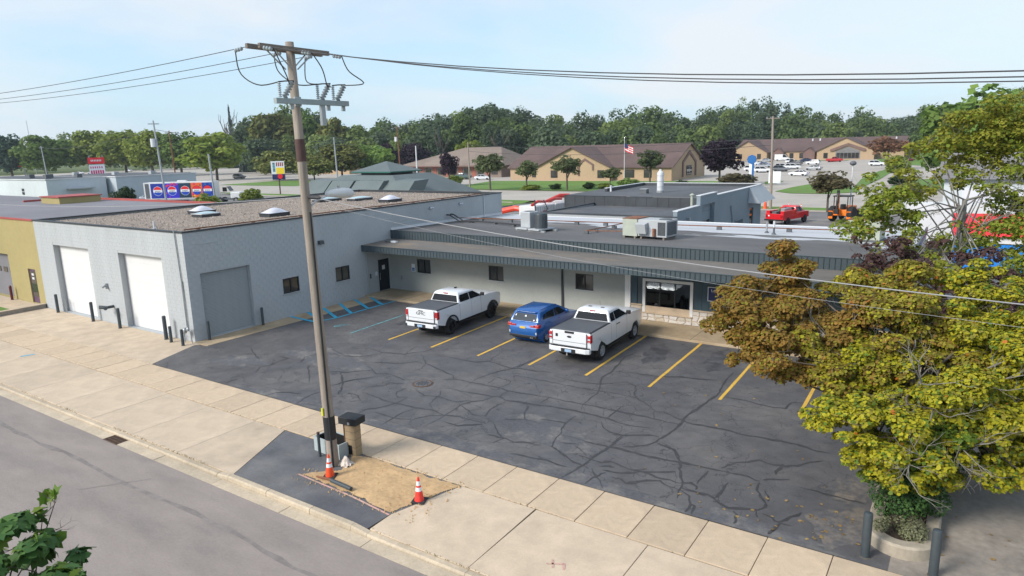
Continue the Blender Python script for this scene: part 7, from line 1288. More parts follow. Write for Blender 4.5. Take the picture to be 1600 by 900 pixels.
def unit_crown(seed, clumps, per, leaf, kind):
    rng = np.random.default_rng(seed); cent, rad = [], []
    for i in range(clumps):
        d = sph(rng, 1)[0]
        if kind == 's':                                            # airy, layered
            c = d * np.array([.95, .95, .8]) * rng.uniform(.3, .85); r = rng.uniform(.16, .3)
        elif kind == 'r': c = d * rng.uniform(.3, .82); r = rng.uniform(.17, .36)
        else: c = d * np.array([1, 1, .95]) * rng.uniform(.45, .82); r = rng.uniform(.2, .36)
        if c[2] < -.55: c[2] *= .6
        cent.append(c); rad.append(r)
    p, nn, sz, k = clump_cloud(rng, cent, rad, per, leaf); return leaf_cloud('crown', p, nn, sz, rng)
def unit_conifer(seed, leaf):
    rng = np.random.default_rng(seed); P, Nn = [], []
    for i in range(26):
        z = -1 + 2 * i / 26; R0 = .95 * (1 - i / 26) ** .9 + .04; nb = int(5 + 9 * R0)
        for b in range(nb):
            a = rng.uniform(0, 2 * pi); m = max(6, int(40 * R0)); t = rng.random(m) ** .6 * R0 * rng.uniform(.75, 1.1); w_ = rng.normal(size=m) * .05
            P.append(np.stack([np.cos(a) * t - np.sin(a) * w_, np.sin(a) * t + np.cos(a) * w_, z - t * .28 + rng.normal(size=m) * .025], 1)); q = rng.normal(size=(m, 3)) * .5; q[:, 2] += .8; q[:, 0] += np.cos(a) * .5; q[:, 1] += np.sin(a) * .5; Nn.append(q)
    P = np.concatenate(P); Nn = np.concatenate(Nn); return leaf_cloud('crown', P, Nn, leaf * rng.uniform(.6, 1.3, len(P)), rng)
def grow(mb, p, d, L, r, depth, rng, n=5, spread=.6, droop=0., kids=(2, 3), taper=.62):
    """recursive limb"""
    p = Vector(p); d = Vector(d).normalized(); pts = [p.copy()]; rs = [r]
    for i in range(3):
        d = (d + Vector((rng.uniform(-.18, .18), rng.uniform(-.18, .18), rng.uniform(-.12, .16) - droop))).normalized(); p = p + d * L / 3; pts.append(p.copy()); rs.append(r * (1 - (1 - taper) * (i + 1) / 3))
    mb.tube(pts, rs, n if r > .03 else 4, False)
    if depth > 0:
        for k in range(rng.randint(*kids)):
            q = pts[rng.choice([1, 2, 3])] if k else pts[3]; a = Vector((rng.gauss(0, 1), rng.gauss(0, 1), rng.gauss(.15, .6))).normalized(); grow(mb, q, (d + a * spread).normalized(), L * rng.uniform(.55, .8), r * taper * rng.uniform(.65, .95), depth - 1, rng, n, spread, droop, kids, taper)
def unit_trunk(seed):
    rng = random.Random(seed); mb = MB(); mb.tube([(0, 0, 0), (.01, 0, .3), (0, .01, .55)], [.035, .028, .022], 8)
    for k in range(5): a = k * 1.26 + rng.uniform(-.3, .3); grow(mb, (0, 0, rng.uniform(.28, .5)), (cos(a) * .6, sin(a) * .6, .8), .26, .016, 2, rng, 5, .6)
    me = mb.mesh('trunk'); me.materials.append(MATS['bark']); return me
PROTO = {'b': [unit_crown(100 + i, 80, 66, .088, 'b') for i in range(5)], 'r': [unit_crown(200 + i, 60, 70, .085, 'r') for i in range(2)], 's': [unit_crown(300 + i, 52, 46, .085, 's') for i in range(4)], 'c': [unit_conifer(400 + i, .07) for i in range(2)]}
TRUNK = [unit_trunk(i) for i in range(3)]
LA=[(26.79,1.56,4.62,1.15,0),(26.54,0.58,3.86,0.95,0),(27.46,2.80,5.32,1,0),(28.21,1.78,4.16,1.35,0),(27.59,-0.05,3.44,0.95,0),(28.98,0.26,3.39,1,1),(29.17,3.23,4.91,1.2,1),(30.18,3.91,4.88,1.1,1),(30.41,2.00,4.02,1.2,1),(28.45,-0.17,3.08,0.6,0),(26.14,0.61,4.56,0.55,0),(26.74,-0.04,3.30,0.5,0),(29.82,-1.15,2.88,0.95,2),(29.26,-1.50,2.48,0.6,2),(30.70,-1.33,2.24,1,2),(31.24,-0.22,2.76,1.1,2),(30.30,0.53,3.35,1,2),(31.96,0.98,3.16,1.2,2),(32.72,2.22,3.60,1.2,2),(31.75,-0.98,1.79,0.65,2),(32.33,0.09,2.06,0.95,2),(33.13,0.81,1.80,0.85,2),(31.05,-1.75,1.63,0.5,2),(31.45,2.61,3.65,1.2,1),(32.67,4.26,4.50,1,2),(33.84,2.16,2.79,1.3,2),(34.09,3.87,4.05,1.3,2),(31.19,-0.56,2.05,0.9,3),(32.65,0.60,2.75,1,2),(30.21,-1.32,1.63,0.6,3),(31.78,1.19,2.03,1.2,3),(30.57,1.68,2.33,1.2,3),(32.57,3.44,2.50,1.3,3),(29.15,2.23,3.42,1.1,3),(33.39,0.28,1.43,0.5,2),(34.78,4.00,2.71,1.5,2),(31.92,-1.22,1.38,0.45,2),(29.66,1.28,2.66,0.9,1),(34.07,1.77,1.63,1,2),(29.62,0.15,3.18,0.95,1),(31.34,-0.94,2.08,0.9,2),(30.23,-1.38,2.32,0.75,2),(31.02,-0.87,2.70,0.9,2),(32.81,0.06,1.62,0.7,2),(33.33,1.09,2.39,1,2),(28.41,0.91,3.57,1,0),(29.31,1.91,4.18,1.1,0),(31.04,3.41,4.50,1.1,1),(31.99,3.17,3.94,1.1,2),(29.63,-1.69,2.71,0.7,2),(32.02,0.04,2.66,0.9,2),(27.35,0.82,4.10,1,0),(30.40,0.79,3.64,1,1),(30.86,0.56,3.44,0.95,2),(29.88,1.43,3.65,1,1),(31.55,-1.34,1.42,0.55,2),(30.88,-1.45,1.77,0.7,3),(32.14,-0.55,1.47,0.6,2),(32.81,0.37,2.38,0.9,2),(33.15,1.78,3.12,1.1,2),(31.11,2.20,4.42,1,1),(32.19,4.31,4.99,1,2),(33.11,3.22,4.08,1.1,2),(29.65,0.96,3.38,0.9,1),(31.83,-0.58,2.21,0.9,3)]
LB=[(28.75,12.09,6.95,1.105,1),(28.49,11.67,5.97,1.17,1),(29.45,12.38,6.19,1.3,1),(29.86,13.47,6.99,1.105,0),(30.26,12.73,5.42,1.235,1),(30.50,16.15,8.57,1.17,0),(31.09,17.36,9.35,1.3,0),(31.88,17.00,8.26,1.3,0),(32.56,18.40,9.57,1.56,0),(33.36,17.95,8.08,1.43,1),(32.20,15.70,7.13,1.17,1),(33.50,16.31,6.07,1.3,1),(29.71,15.62,8.59,0.65,0),(32.81,14.36,5.09,1.17,1),(33.76,13.59,4.39,1.43,1),(29.41,14.02,7.94,0.65,0),(34.00,18.78,9.65,1.82,0),(34.41,17.11,6.81,1.82,1),(29.51,11.51,5.03,0.91,0),(28.68,8.85,4.05,0.78,0),(30.69,10.30,4.44,1.04,0),(30.83,15.52,7.66,0.78,0),(28.77,14.41,8.24,0.455,0),(35.18,15.79,4.40,1.95,1)]
LC=[(28.93,8.01,4.91,0.85,0),(29.56,9.70,5.05,1,0),(30.43,8.25,4.31,1,0),(31.35,9.40,3.96,0.9,0),(32.45,10.83,4.26,1.1,0),(33.38,10.14,3.90,1.1,0),(33.37,7.45,3.07,1,0),(31.97,8.47,3.53,1,0),(28.39,9.60,5.35,0.6,0),(30.98,11.30,5.15,0.8,0),(34.13,11.31,4.09,1.3,0),(29.58,7.04,4.23,0.7,0)]
LF=[(24.78,-16.41,5.67,0.36,0),(24.75,-16.19,5.67,0.26,0),(24.94,-16.67,5.69,0.45,0),(25.06,-16.39,5.50,0.36,0),(24.60,-15.99,5.87,0.14,1),(24.63,-16.12,5.80,0.18,0),(24.74,-16.89,5.36,0.6,0),(25.34,-16.65,5.20,0.6,0),(24.75,-17.21,5.02,0.8,0),(25.56,-17.01,4.64,0.9,0),(23.80,-17.22,5.60,0.7,0)]
TA=[(28.26,0.60,3.72),(28.82,1.03,3.96),(29.46,1.05,3.78),(30.45,1.43,4.08),(30.87,1.73,4.15),(30.62,2.85,4.39),(29.58,2.35,4.20),(31.20,-0.44,3.47),(31.51,-0.61,2.95),(32.34,0.78,3.29),(32.09,-0.56,2.10),(32.96,1.80,3.75),(32.69,2.94,4.09),(31.14,-1.71,2.03)]
TB=[(30.11,13.03,7.03),(30.81,13.31,6.27),(32.02,14.24,6.72),(32.72,14.52,5.96),(30.73,10.22,3.98),(31.26,11.28,4.33),(32.29,11.25,3.93),(32.89,10.31,3.47),(29.80,9.00,4.12),(31.56,13.50,5.01),(33.08,16.28,7.11),(30.19,11.28,4.74)]
WOOD=[(-586,150,17.7,9.8,3),(-573,156,17.2,9.6,0),(-574,167,22.6,7.7,0),(-541,165,21.2,9.4,2),(-556,178,18.9,5.8,0),(-540,182,23.1,4.8,0),(-519,182,16.5,10.2,1),(-510,188,18.2,8.7,0),(-513,201,17.2,10.4,1),(-498,203,17.8,6.5,1),(-495,213,26.1,9.0,1),(-480,214,22.8,9.2,0),(-480,225,25.2,10.9,0),(-460,228,21.8,8.2,2),(-457,238,25.4,5.1,0),(-456,249,23.9,6.4,2),(-432,246,20.7,9.6,0),(-432,259,21.7,6.7,2),(-405,257,21.4,8.6,0),(-415,275,20.9,6.8,1),(-403,279,20.4,9.3,1),(-244,181,23.9,9.5,2),(-234,184,24.9,6.1,1),(-236,195,30.4,9.1,0),(-227,199,29.3,9.5,2),(-225,208,24.4,4.8,2),(-208,202,22.2,5.0,2),(-217,222,20.9,6.8,3),(-199,214,19.9,9.1,0),(-205,231,21.2,7.6,2),(-184,222,24.0,7.0,2),(-180,230,23.4,8.4,3),(-169,229,26.3,7.2,3),(-170,241,26.5,7.9,1),(-160,244,30.6,8.8,2),(-153,246,28.8,6.7,2),(-153,262,27.2,7.7,3),(-140,258,22.2,5.1,3),(-133,262,23.9,5.0,0),(-127,265,20.9,5.7,0),(-125,278,22.8,8.4,2),(-121,287,23.1,7.2,3),(-115,293,24.9,7.4,2),(-100,279,22.7,7.6,0),(-100,302,25.9,9.0,0),(-87,288,24.4,4.4,2),(-85,303,22.6,5.3,3),(-72,292,23.3,5.7,2),(-93,389,31.9,9.4,2),(-81,380,31.8,6.0,2),(-76,391,33.5,6.4,2),(-67,397,31.5,7.4,2),(-59,397,29.9,4.7,3),(-52,398,26.6,7.5,0),(-48,423,24.5,6.5,0),(-38,418,22.9,6.3,0),(-29,417,21.1,6.9,2),(-25,441,25.0,9.2,0),(-14,422,19.5,6.6,1),(-8,427,20.9,6.8,2),(-3,454,20.8,5.5,1),(13,323,20.3,6.9,2),(19,331,19.0,9.0,0),(26,319,20.5,6.0,1),(32,315,21.4,7.9,2),(36,318,21.1,7.9,0),(43,339,24.9,8.4,2),(49,347,20.7,7.7,2),(55,351,22.0,9.1,2),(60,335,20.7,8.0,2),(67,358,22.7,5.9,0),(72,358,21.8,6.0,0),(78,362,23.0,8.2,1),(86,374,19.6,4.3,3),(-663,171,21.4,7.9,0),(-654,181,20.5,10.7,3),(-664,197,20.8,7.5,0),(-635,201,24.8,8.7,0),(-629,211,21.1,6.6,2),(-619,220,20.2,5.7,2),(-608,227,23.4,7.0,3),(-579,227,21.7,5.8,3),(-573,238,19.6,8.2,0),(-570,249,25.7,9.5,2),(-562,261,21.6,7.6,2),(-550,267,23.0,5.4,3),(-544,275,23.8,7.6,2),(-521,280,24.5,9.8,0),(-506,286,20.5,10.7,2),(-490,293,25.9,10.9,3),(-478,300,21.6,7.2,0),(-483,318,22.0,9.8,2),(-471,323,22.5,9.8,2),(-276,204,25.8,9.6,0),(-269,211,30.2,4.4,0),(-264,216,27.9,7.8,1),(-258,220,28.9,7.5,2),(-251,225,30.3,7.7,0),(-242,228,23.5,5.0,1),(-243,239,21.6,7.8,0),(-221,230,18.7,6.2,0),(-225,247,23.6,9.3,0),(-210,247,26.5,5.5,0),(-211,259,25.7,7.7,2),(-208,269,28.4,5.9,2),(-186,256,25.1,6.7,0),(-182,264,32.7,7.5,3),(-171,267,33.6,8.4,2),(-164,270,28.2,8.7,2),(-158,276,29.1,9.1,2),(-157,288,25.0,7.7,2),(-144,284,25.5,6.4,1),(-146,306,21.0,5.3,3),(-133,301,22.7,4.7,1),(-121,300,20.9,5.1,0),(-114,309,28.0,7.1,2),(-112,327,25.9,4.9,0),(-99,322,24.7,8.7,0),(-90,322,21.9,8.4,1),(-83,333,28.4,4.6,0),(-101,425,31.3,7.8,1),(-93,429,38.0,5.3,1),(-83,441,36.2,8.4,2),(-71,438,28.1,7.7,0),(-60,441,27.4,7.7,0),(-52,454,26.7,8.6,2),(-41,451,26.9,4.9,2),(-31,457,28.4,8.3,2),(-22,455,19.6,8.7,2),(-14,486,21.6,5.4,2),(-5,470,23.6,5.1,2),(11,361,22.9,7.1,0),(19,349,20.5,6.5,2),(25,358,20.2,6.7,2),(30,354,21.8,5.1,2),(38,376,25.5,8.6,2),(45,370,27.0,9.1,0),(53,394,25.2,5.4,1),(59,381,24.0,8.3,0),(67,401,23.2,7.8,0),(73,394,25.3,8.7,2),(78,388,22.9,8.3,1),(87,396,20.2,5.9,3),(-528,134,15.2,6.1,3),(-520,137,12.4,6.0,2),(-519,144,12.5,8.0,2),(-511,150,13.8,10.9,2),(-501,156,12.8,8.2,2),(-490,160,12.9,8.1,1),(-466,160,12.5,8.6,3),(-486,176,18.2,10.6,0),(-472,177,13.5,10.8,1),(-465,184,13.1,8.6,0),(-437,182,16.8,7.0,2),(-452,197,14.2,7.2,3),(-424,194,14.1,6.8,1),(-429,205,14.7,9.3,1),(-407,202,15.5,9.8,2),(-422,218,17.4,7.4,0),(-392,211,13.9,10.0,2),(-392,222,14.6,8.1,0),(-381,225,13.6,10.8,0),(-370,229,15.1,8.3,2),(-364,234,13.6,8.8,3),(-353,237,11.0,5.7,2),(-349,248,14.9,8.8,0),(-234,177,17.9,8.7,0),(-220,174,23.4,5.0,2),(-222,185,23.6,5.9,0),(-222,195,21.1,7.6,0),(-215,197,22.5,6.0,0),(-206,198,17.3,4.7,2),(-195,199,18.7,9.5,1),(-182,194,15.3,6.1,3),(-190,211,16.2,5.8,0),(-188,220,19.5,5.3,1),(-170,211,18.8,8.0,0),(-165,215,20.6,8.8,2),(-158,217,18.6,5.7,3),(-154,222,24.2,6.8,0),(-150,228,22.0,4.7,1),(-141,225,22.8,5.0,0),(-143,238,21.2,8.9,0),(-133,233,18.3,6.6,2),(-137,253,19.6,8.7,2),(-120,238,18.7,8.4,2),(-124,261,17.3,7.5,2),(-108,244,15.2,6.4,2),(-105,256,14.0,8.3,1),(-105,269,18.7,9.4,1),(-96,265,19.5,6.7,1),(-94,272,18.2,8.3,0),(-86,270,17.3,9.0,0),(-84,283,18.4,5.9,2),(-74,273,13.6,9.3,0),(-74,291,19.8,4.9,3),(-92,368,26.1,7.0,3),(-81,362,28.1,6.4,1),(-76,371,26.0,9.4,0),(-65,368,27.7,4.3,2),(-61,380,22.5,4.2,0),(-54,385,21.9,8.5,0),(-44,383,19.2,9.0,0),(-38,393,19.6,4.9,1),(-30,394,18.8,7.4,2),(-21,400,19.9,9.2,0),(-13,398,16.5,7.5,0),(-5,410,15.1,8.7,0),(2,409,20.0,7.2,2),(16,282,16.6,6.0,0),(20,293,14.8,6.8,0),(26,294,15.3,7.6,2),(30,313,16.5,7.4,2),(36,319,17.5,7.3,3),(40,301,17.7,7.9,2),(46,327,20.7,7.4,0),(50,320,18.5,7.3,2),(55,311,19.6,7.9,0),(61,333,19.0,7.0,2),(65,316,17.3,8.8,0),(70,326,17.3,5.8,1),(78,349,16.9,5.0,0),(82,334,15.2,6.7,0),(-209,158,14.4,7.6,3),(-206,164,15.3,5.1,2),(-209,173,16.5,5.0,1),(-202,176,16.3,5.4,0),(-195,178,15.4,8.7,1),(-185,178,13.8,8.8,2),(-188,188,11.2,9.4,0),(-173,183,12.4,8.9,1),(-176,195,14.4,9.4,2),(-167,194,14.4,4.7,1),(-160,198,15.0,6.0,2),(-156,201,16.1,9.3,3),(-153,209,18.0,6.4,0),(-155,221,17.8,7.7,3),(-149,224,17.1,6.7,0),(-135,214,18.9,4.7,3),(-132,224,18.1,5.7,2),(-131,234,18.2,9.0,0),(-123,232,12.7,6.0,3),(-112,226,15.7,9.3,2),(-112,237,12.0,7.6,1),(-109,245,12.8,6.7,3),(-97,235,13.3,8.0,3),(-94,246,14.4,5.5,3),(-90,249,13.5,8.8,0),(-84,254,15.1,9.0,3),(-75,247,13.4,4.9,0),(-75,263,12.8,6.8,2),(-66,260,12.3,8.9,0),(-61,264,14.9,8.4,1),(-82,353,19.0,4.2,0),(-77,360,20.2,6.5,2),(-66,352,18.7,6.9,3),(-62,369,21.6,7.3,3),(-56,371,15.9,8.7,0),(-45,355,13.2,8.2,0),(-42,382,15.1,8.7,3),(-34,374,9.9,7.7,0),(-28,374,15.5,9.2,1),(-22,379,12.0,6.2,2),(-16,397,10.0,8.1,1),(-7,379,9.4,6.7,0),(-0,387,10.4,6.6,2),(5,404,14.4,8.5,2),(18,286,11.2,8.1,2),(22,283,12.3,6.9,0),(27,274,12.4,9.0,0),(31,271,12.9,5.8,3),(36,286,12.4,4.8,2),(41,284,13.9,6.6,2),(46,289,13.9,5.3,3),(52,305,13.3,8.9,2),(57,300,13.5,7.8,3),(63,314,15.0,7.3,3),(68,318,14.6,7.1,0),(70,299,12.4,6.2,0),(75,305,11.9,8.0,0)]
ITREE=[(-319.8,112.6,21.1,6.74,'leaf_blue','dark blue green round tree at the far left edge','b'),(-307.3,121.1,19.8,10.11,'leaf_mid','broad green tree left of the leaning grey pole','b'),(-310.3,143.0,22.6,10.19,'leaf_gold','yellow green tree behind the tall shop sign','b'),(-293.1,148.3,22.6,10.03,'leaf_lime','bright green tree right of the tall shop sign','b'),(-267.8,146.8,21.1,8.43,'leaf_lime','green and gold tree behind the transformer pole','b'),(-257.2,153.7,19.9,8.43,'leaf_mid','green tree right of the orange brown pole','b'),(-189.0,125.8,17.2,8.54,'leaf_gold','golden yellow tree behind the lorry cab','b'),(-346.6,241.5,38.2,3.54,'leaf_conifer','thin bare topped conifer rising above the golden tree','c'),(-260.1,189.4,25.3,4.94,'leaf_conifer','dark ragged pine right of the thin conifer','c'),(-223.8,177.2,27.5,10.11,'leaf_olive','large olive tree left of the main pole','b'),(-220.8,191.5,29.2,9.87,'leaf_mid','tall green tree directly behind the main pole','b'),(-202.3,191.6,24.0,8.43,'leaf_olive','olive green tree right of the main pole','b'),(-158.3,128.2,10.3,6.32,'leaf_olive','small olive tree behind the oval roadside sign','b'),(-140.6,127.7,8.7,5.23,'leaf_olive','round olive street tree right behind the main pole','b'),(-141.1,139.7,12.2,7.16,'leaf_olive','spreading olive tree left of the slim grey pole','b'),(-137.0,148.7,11.6,6.89,'leaf_mid','dense green tree left of the orange pole','b'),(-140.1,159.1,11.6,4.04,'leaf_purple','dark purple tree left of the orange pole','b'),(-138.6,172.6,11.8,4.68,'leaf_purple','dark purple tree right of the orange pole','b'),(-112.7,172.6,12.5,4.84,'leaf_lime','small bright lime tree above the tan hip roof','b'),(-73.4,111.5,8.6,2.63,'leaf_purple','round purple leaved tree on the clinic drive','r'),(-53.9,101.2,8.7,3.69,'leaf_sage','airy sage green street tree right of the purple tree','s'),(-45.8,103.0,7.0,2.95,'leaf_sage','thin half bare street tree left of the clinic gable','s'),(-37.3,105.0,7.8,3.80,'leaf_sage','full leafy street tree in front of the clinic gable','s'),(-30.0,109.9,4.9,2.23,'leaf_sage','thin street tree beside the flagpole','s'),(-27.3,124.1,8.6,3.37,'leaf_sage','pointed tree right of the flagpole before the clinic','s'),(-11.8,123.5,9.9,4.49,'leaf_purple','large dark purple tree between the two clinics','r'),(16.8,75.0,5.7,2.74,'leaf_dusk','small dark olive tree directly behind the backhoe','s'),(11.4,199.6,10.0,6.05,'leaf_rust','rust brown tree in front of the far wood','s'),(17.6,154.8,5.4,2.25,'leaf_lime','bright lime shrub tree right of the navy sedan','b'),(29.0,126.2,15.8,6.74,'leaf_mid','big green tree behind the right hand maples, left half','b'),(35.3,120.6,17.7,7.87,'leaf_mid','biggest green tree at the right edge behind the maples','b'),(-139.3,188.5,17.8,2.45,'leaf_conifer','blue green spruce above the tan hip roof, left one','c'),(-117.9,197.1,16.9,3.87,'leaf_conifer','large blue green spruce above the tan hip roof','c'),]
IBUSH=[(-53.8,14.6,2.6,4.7,'leaf_lime','tall yellow green bush behind the mustard roof'),(-83.8,39.9,2.2,4.6,'leaf_dark','dark green bush beside the pale shop wall'),(-65.0,42.4,2.4,3.6,'leaf_lime','yellow green bush in front of the soft drink trailer'),(-66.5,51.4,2.4,3.7,'leaf_lime','yellow green bush by the lorry cab bonnet'),(-213.1,79.9,8.0,3.6,'leaf_lime','long low green hedge at the far left'),(-206.4,84.3,5.0,3.2,'leaf_lime','low yellow green hedge right of the long hedge'),(-26.1,110.2,2.7,2.4,'leaf_mid','big clipped round bush in front of the clinic'),(-5.5,114.2,4.2,3.2,'leaf_dusk','wide brownish shrub beside the blue topped pylon'),(-33.7,107.7,1.4,1.6,'leaf_dark','small dark round bush by the clinic door'),(-40.4,105.7,1.6,1.4,'leaf_dark','low dark bush under the street tree'),(-17.9,118.2,1.6,1.6,'leaf_dark','dark round bush right of the clinic'),(19.8,128.7,2.0,2.0,'leaf_dark','dark round shrub at the drive corner, left one'),(21.2,129.7,1.8,1.8,'leaf_dark','dark round shrub at the drive corner, right one'),(-75.6,116.3,2.4,2.6,'leaf_gold','golden bush left of the purple leaved tree'),(-31.4,110.4,2.2,1.3,'leaf_lime','low bright shrubs under the flagpole'),(-45.2,103.8,2.6,1.2,'leaf_lime','low bright shrubs under the clinic windows'),]
rnd_ = random.Random(12)
for i, (x, y, h, r, m, lb, k) in enumerate(ITREE):
    t = thing('conifer_tree' if k == 'c' else 'broadleaf_tree', lb, 'tree', (x, y, -.1), rnd_.uniform(0, 6.28), 'background trees')
    zb = h * (.30 if k == 's' else .17 if k == 'r' else .08 if k == 'b' else .03); hh = (h - zb) / 2
    o = slotobj('crown', PROTO[k][i % len(PROTO[k])], t, m); o.location = (0, 0, zb + hh); o.scale = (r * (1.3 if k == 'b' else 1), r * rnd_.uniform(1.0, 1.25), hh)
    o = inst('trunk', TRUNK[i % 3], t); o.scale = (h * .8, h * .8, h * .95)
for i, (x, y, r, h, m, lb) in enumerate(IBUSH):
    t = thing('bush', lb, 'bush', (x, y, -.1), rnd_.uniform(0, 6.28), 'bushes'); o = slotobj('foliage', PROTO['r'][i % 2], t, m); o.location = (0, 0, h * .48); o.scale = (r, r, h * .55)
    o = inst('stems', TRUNK[i % 3], t); o.scale = (h * .8, h * .8, h * .8)
# the far wood, one mass
rng = np.random.default_rng(3); P, Nn, Sz, MI = [], [], [], []
for (x, y, h, r, m) in WOOD:
    far = math.hypot(x - 31, y + 18) > 450; nc = 22; cent, rad = [], []
    for k in range(nc):
        d = sph(rng, 1)[0]; zc = h * .58 + d[2] * h * .36 * rng.uniform(.5, .95); sp = r * rng.uniform(.2, .68); cent.append((x + d[0] * sp, y + d[1] * sp, max(zc, 2.5))); rad.append(r * rng.uniform(.34, .58))
    p, nn, sz, kk = clump_cloud(rng, cent, rad, 30 if far else 84, r * .10, .9); P.append(p); Nn.append(nn); Sz.append(sz); MI.append(np.full(len(p), m))
P = np.concatenate(P); me = leaf_cloud('far_wood', P, np.concatenate(Nn), np.concatenate(Sz), rng, QUAD, np.concatenate(MI))
fw = bpy.data.objects.new('far_wood', me); COL.objects.link(fw); tag(fw, 'dense green wood along the horizon behind the buildings', 'wood', kind='stuff')
for q in ('wood_a', 'wood_b', 'wood_c', 'wood_d'): me.materials.append(MATS[q])
# ------------------------------------------------------------------ near trees, crown lobe by lobe
def near_tree(name, label, base, lobes, mats, leaf, dens, shape, seed, trunk_top, tr, twigs=(), barkm='bark', extra=None, sub=7, limb=.045, mix=0.):
    rng = np.random.default_rng(seed); q = random.Random(seed); t = thing(name, label, 'tree', base); B = np.array(base); cent, rad, mi = [], [], []
    for (x, y, z, r, m) in lobes:                                   # each lobe is broken up into smaller sprays
        for k in range(max(2, int(sub * r))):
            d = sph(rng, 1)[0] * np.array([1, 1, .75]); cent.append(np.array((x, y, z)) - B + d * r * rng.uniform(.3, 1.02)); rad.append(r * rng.uniform(.2, .46)); mi.append(m)
    p, nn, sz, kk = clump_cloud(rng, cent, rad, dens, leaf, .62, .5, True); mi = np.array(mi)[kk]
    if mix: st = rng.integers(0, 2, len(mi)) * 2 - 1; mi = np.where(rng.random(len(mi)) < mix, np.clip(mi + st, 0, len(mats) - 1 - (1 if extra else 0)), mi)
    if extra: mi = np.where(rng.random(len(mi)) < extra[0], extra[1], mi)
    me = leaf_cloud('crown', p, nn * np.array([.8, .8, 1.0]) + np.array([0, 0, .25]), sz, rng, shape, mi); c = bpy.data.objects.new('crown', me); COL.objects.link(c); c.parent = t
    for m in mats: me.materials.append(MATS[m])
    T = Vector(trunk_top) - Vector(base); mb = MB(); mb.tube([(0, 0, -.1), T * .35 + Vector((.05, .03, 0)), T * .7, T], [tr * 1.25, tr, tr * .85, tr * .7], 12, False); mb.build('trunk', barkm, t, smooth=True)
    mb = MB()
    for (x, y, z, r, m) in lobes:
        e = Vector((x, y, z)) - Vector(base); s = T * q.uniform(.55, 1.0); mid = s.lerp(e, .5) + Vector((q.uniform(-.25, .25), q.uniform(-.25, .25), q.uniform(.0, .4))); mb.tube([s, s.lerp(mid, .6), mid, mid.lerp(e, .6), e], [limb * (1 + r * .4), limb, limb * .8, limb * .5, limb * .25], 6, False)
        grow(mb, e, (q.gauss(0, 1), q.gauss(0, 1), .5), r * .7, limb * .4, 2, q, 4, .8)
    mb.build('limbs', barkm, t, smooth=True)
    if twigs:
        mb = MB()
        for (x, y, z) in twigs:
            e = Vector((x, y, z)) - Vector(base); s = T * q.uniform(.6, 1.0); mb.tube([s, s.lerp(e, .55) + Vector((0, 0, .25)), e], [.035, .025, .016], 5, False); out = (e - T); out.z *= .3
            for k in range(3): grow(mb, e, out.normalized() + Vector((q.gauss(0, .5), q.gauss(0, .5), .25 + q.gauss(0, .3))), .62, .017, 3, q, 4, .75, .02, (2, 3), .68)
        mb.build('bare_branches', 'bark_grey', t)
    return t
near_tree('maple_tree', 'large maple turning gold and rust in the planter at the right', (31.2, -.55, .25), LA, ['maple_rust', 'maple_olive', 'maple_gold', 'maple_green', 'maple_orange'], .085, 2700, MAPLE6, 31, (31.0, .6, 3.2), .16, TA, extra=(.004, 4), sub=11, mix=.38, limb=.035)
near_tree('maple_tree', 'tall half bare green maple behind the planter tree', (31.6, 14.2, 0), LB, ['yellow_maple', 'green_maple'], .115, 560, MAPLE6, 32, (31.55, 15.0, 6.6), .13, TB, 'bark_grey', limb=.03, sub=11, mix=.4)
near_tree('purple_tree', 'dark maroon leaved tree between the two maples', (32.4, 9.6, 0), LC, ['maroon_leaf'], .13, 900, RHOMB, 33, (32.2, 9.9, 3.0), .11)
near_tree('oak_tree', 'leafy dark green tree top at the bottom left corner', (24.4, -17.6, 0), [(x, y, z + .1, r, m) for x, y, z, r, m in LF], ['oak_leaf', 'oak_young'], .17, 1250, OAK, 34, (24.5, -17.0, 4.9), .09, extra=(.16, 1), sub=9, limb=.014)
# planter island
mat('planter_concrete', (.33, .285, .22), .9, var=.2, scale=6, big=.4, bump=.2)
pt = thing('planter', 'round ended concrete planter at the foot of the maple', 'planter', (31.15, -1.75, 0))
def stadium(w_, y1, n=14): return [(w_ * cos(pi + pi * k / n), w_ * sin(pi + pi * k / n)) for k in range(n + 1)] + [(w_, y1), (-w_, y1)]
o1, o2, i1 = stadium(.74, 4.2), stadium(.70, 4.16), stadium(.44, 3.95); n_ = len(o1)
mb = MB().add([(x, y, -.1) for x, y in o1] + [(x, y, .26) for x, y in o1] + [(x, y, .31) for x, y in o2] + [(x, y, .30) for x, y in i1] + [(x, y, .1) for x, y in i1], [(a * n_ + k, a * n_ + (k + 1) % n_, (a + 1) * n_ + (k + 1) % n_, (a + 1) * n_ + k) for a in range(4) for k in range(n_)]); mb.build('rim', 'planter_concrete', pt, auto=30)
MB().add([(x, y, .2) for x, y in i1], [tuple(range(n_))]).build('soil', 'soil', pt)
bollard(30.52, -2.78, 1.10, .095, 'grey bollard left of the planter', z=0); bollard(31.83, -2.80, 1.10, .095, 'grey bollard right of the planter', z=0)
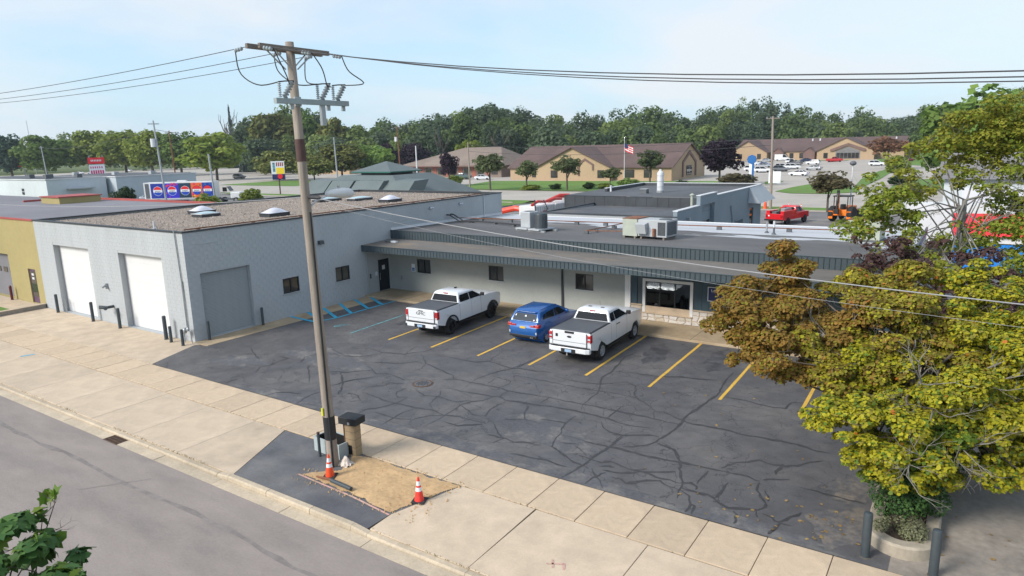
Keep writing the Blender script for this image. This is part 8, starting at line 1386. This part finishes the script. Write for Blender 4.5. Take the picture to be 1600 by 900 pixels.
def shrub(label, base, lobes, m, leaf, dens, seed, shape=RHOMB):
    rng = np.random.default_rng(seed); t = thing('shrub', label, 'shrub', base); cent = [np.array(l_[:3]) for l_ in lobes]; rad = [l_[3] for l_ in lobes]; p, nn, sz, kk = clump_cloud(rng, cent, rad, dens, leaf, .9, .3, True)
    k = p[:, 2] > .0; me = leaf_cloud('foliage', p[k], nn[k], sz[k], rng, shape); o = bpy.data.objects.new('foliage', me); COL.objects.link(o); o.parent = t; me.materials.append(MATS[m]); q = random.Random(seed); mb = MB()
    for c, r in zip(cent, rad): mb.tube([(c[0] * .3, c[1] * .3, -.05), (c[0] * .7, c[1] * .7, c[2] * .5), tuple(c)], [.015, .01, .005], 5); grow(mb, tuple(c), (q.gauss(0, 1), q.gauss(0, 1), 1), r, .006, 2, q, 4)
    mb.build('stems', 'bark', t)
q = random.Random(77)
shrub('dark green shrub filling the planter under the maple', (31.2, -.75, .2), [(q.uniform(-.72, .78), q.uniform(-.62, 1.7), q.uniform(.2, 1.25), q.uniform(.26, .42)) for k in range(36)], 'oak_leaf', .055, 4200, 51)
shrub('pale variegated low plant at the front of the planter', (31.1, -1.7, .2), [(q.uniform(-.42, .42), q.uniform(-.3, .35), q.uniform(.05, .3), q.uniform(.13, .22)) for k in range(16)], 'variegated', .045, 6500, 52)
# fallen leaves and litter
rng = np.random.default_rng(8); n_ = 170; px_ = np.concatenate([rng.normal(29.6, 1.3, n_ // 2), rng.uniform(22, 30.9, n_ // 4), rng.uniform(31.5, 36, n_ - n_ // 2 - n_ // 4)]); py_ = np.concatenate([rng.normal(-2.3, .7, n_ // 2), rng.uniform(-2.9, 8, n_ // 4), rng.uniform(-2.9, 9, n_ - n_ // 2 - n_ // 4)]); k = (px_ < 36) & (py_ > -3.05) & ((px_ < 30.35) | (px_ > 31.95))
pos = np.stack([px_, py_, np.full(n_, .016)], 1)[k]; nn = np.stack([rng.normal(size=len(pos)) * .15, rng.normal(size=len(pos)) * .15, np.ones(len(pos))], 1)
me = leaf_cloud('fallen_leaves', pos, nn, rng.uniform(.05, .12, len(pos)), rng, MAPLE); o = bpy.data.objects.new('fallen_leaves', me); COL.objects.link(o); leafmat('dry_leaf', (.22, .13, .05), (.42, .30, .12), .1); me.materials.append(MATS['dry_leaf']); tag(o, 'scattered dry fallen leaves around the planter', 'leaves', kind='stuff')

# ================================================================== AIR
hm = bpy.data.materials.new('haze'); hm.use_nodes = True; hn = hm.node_tree.nodes; hn.remove(hn['Principled BSDF']); pv = hn.new('ShaderNodeVolumePrincipled'); pv.inputs['Density'].default_value = .00016; pv.inputs['Color'].default_value = (.80, .90, 1, 1); pv.inputs['Anisotropy'].default_value = .2
hm.node_tree.links.new(pv.outputs[0], hn['Material Output'].inputs['Volume'])
hb_ = MB().box(-3100, 2600, -2600, 4100, -1.4, 42).build('haze', hm); tag(hb_, 'thin pale haze filling the air over the whole place', 'haze', kind='stuff')
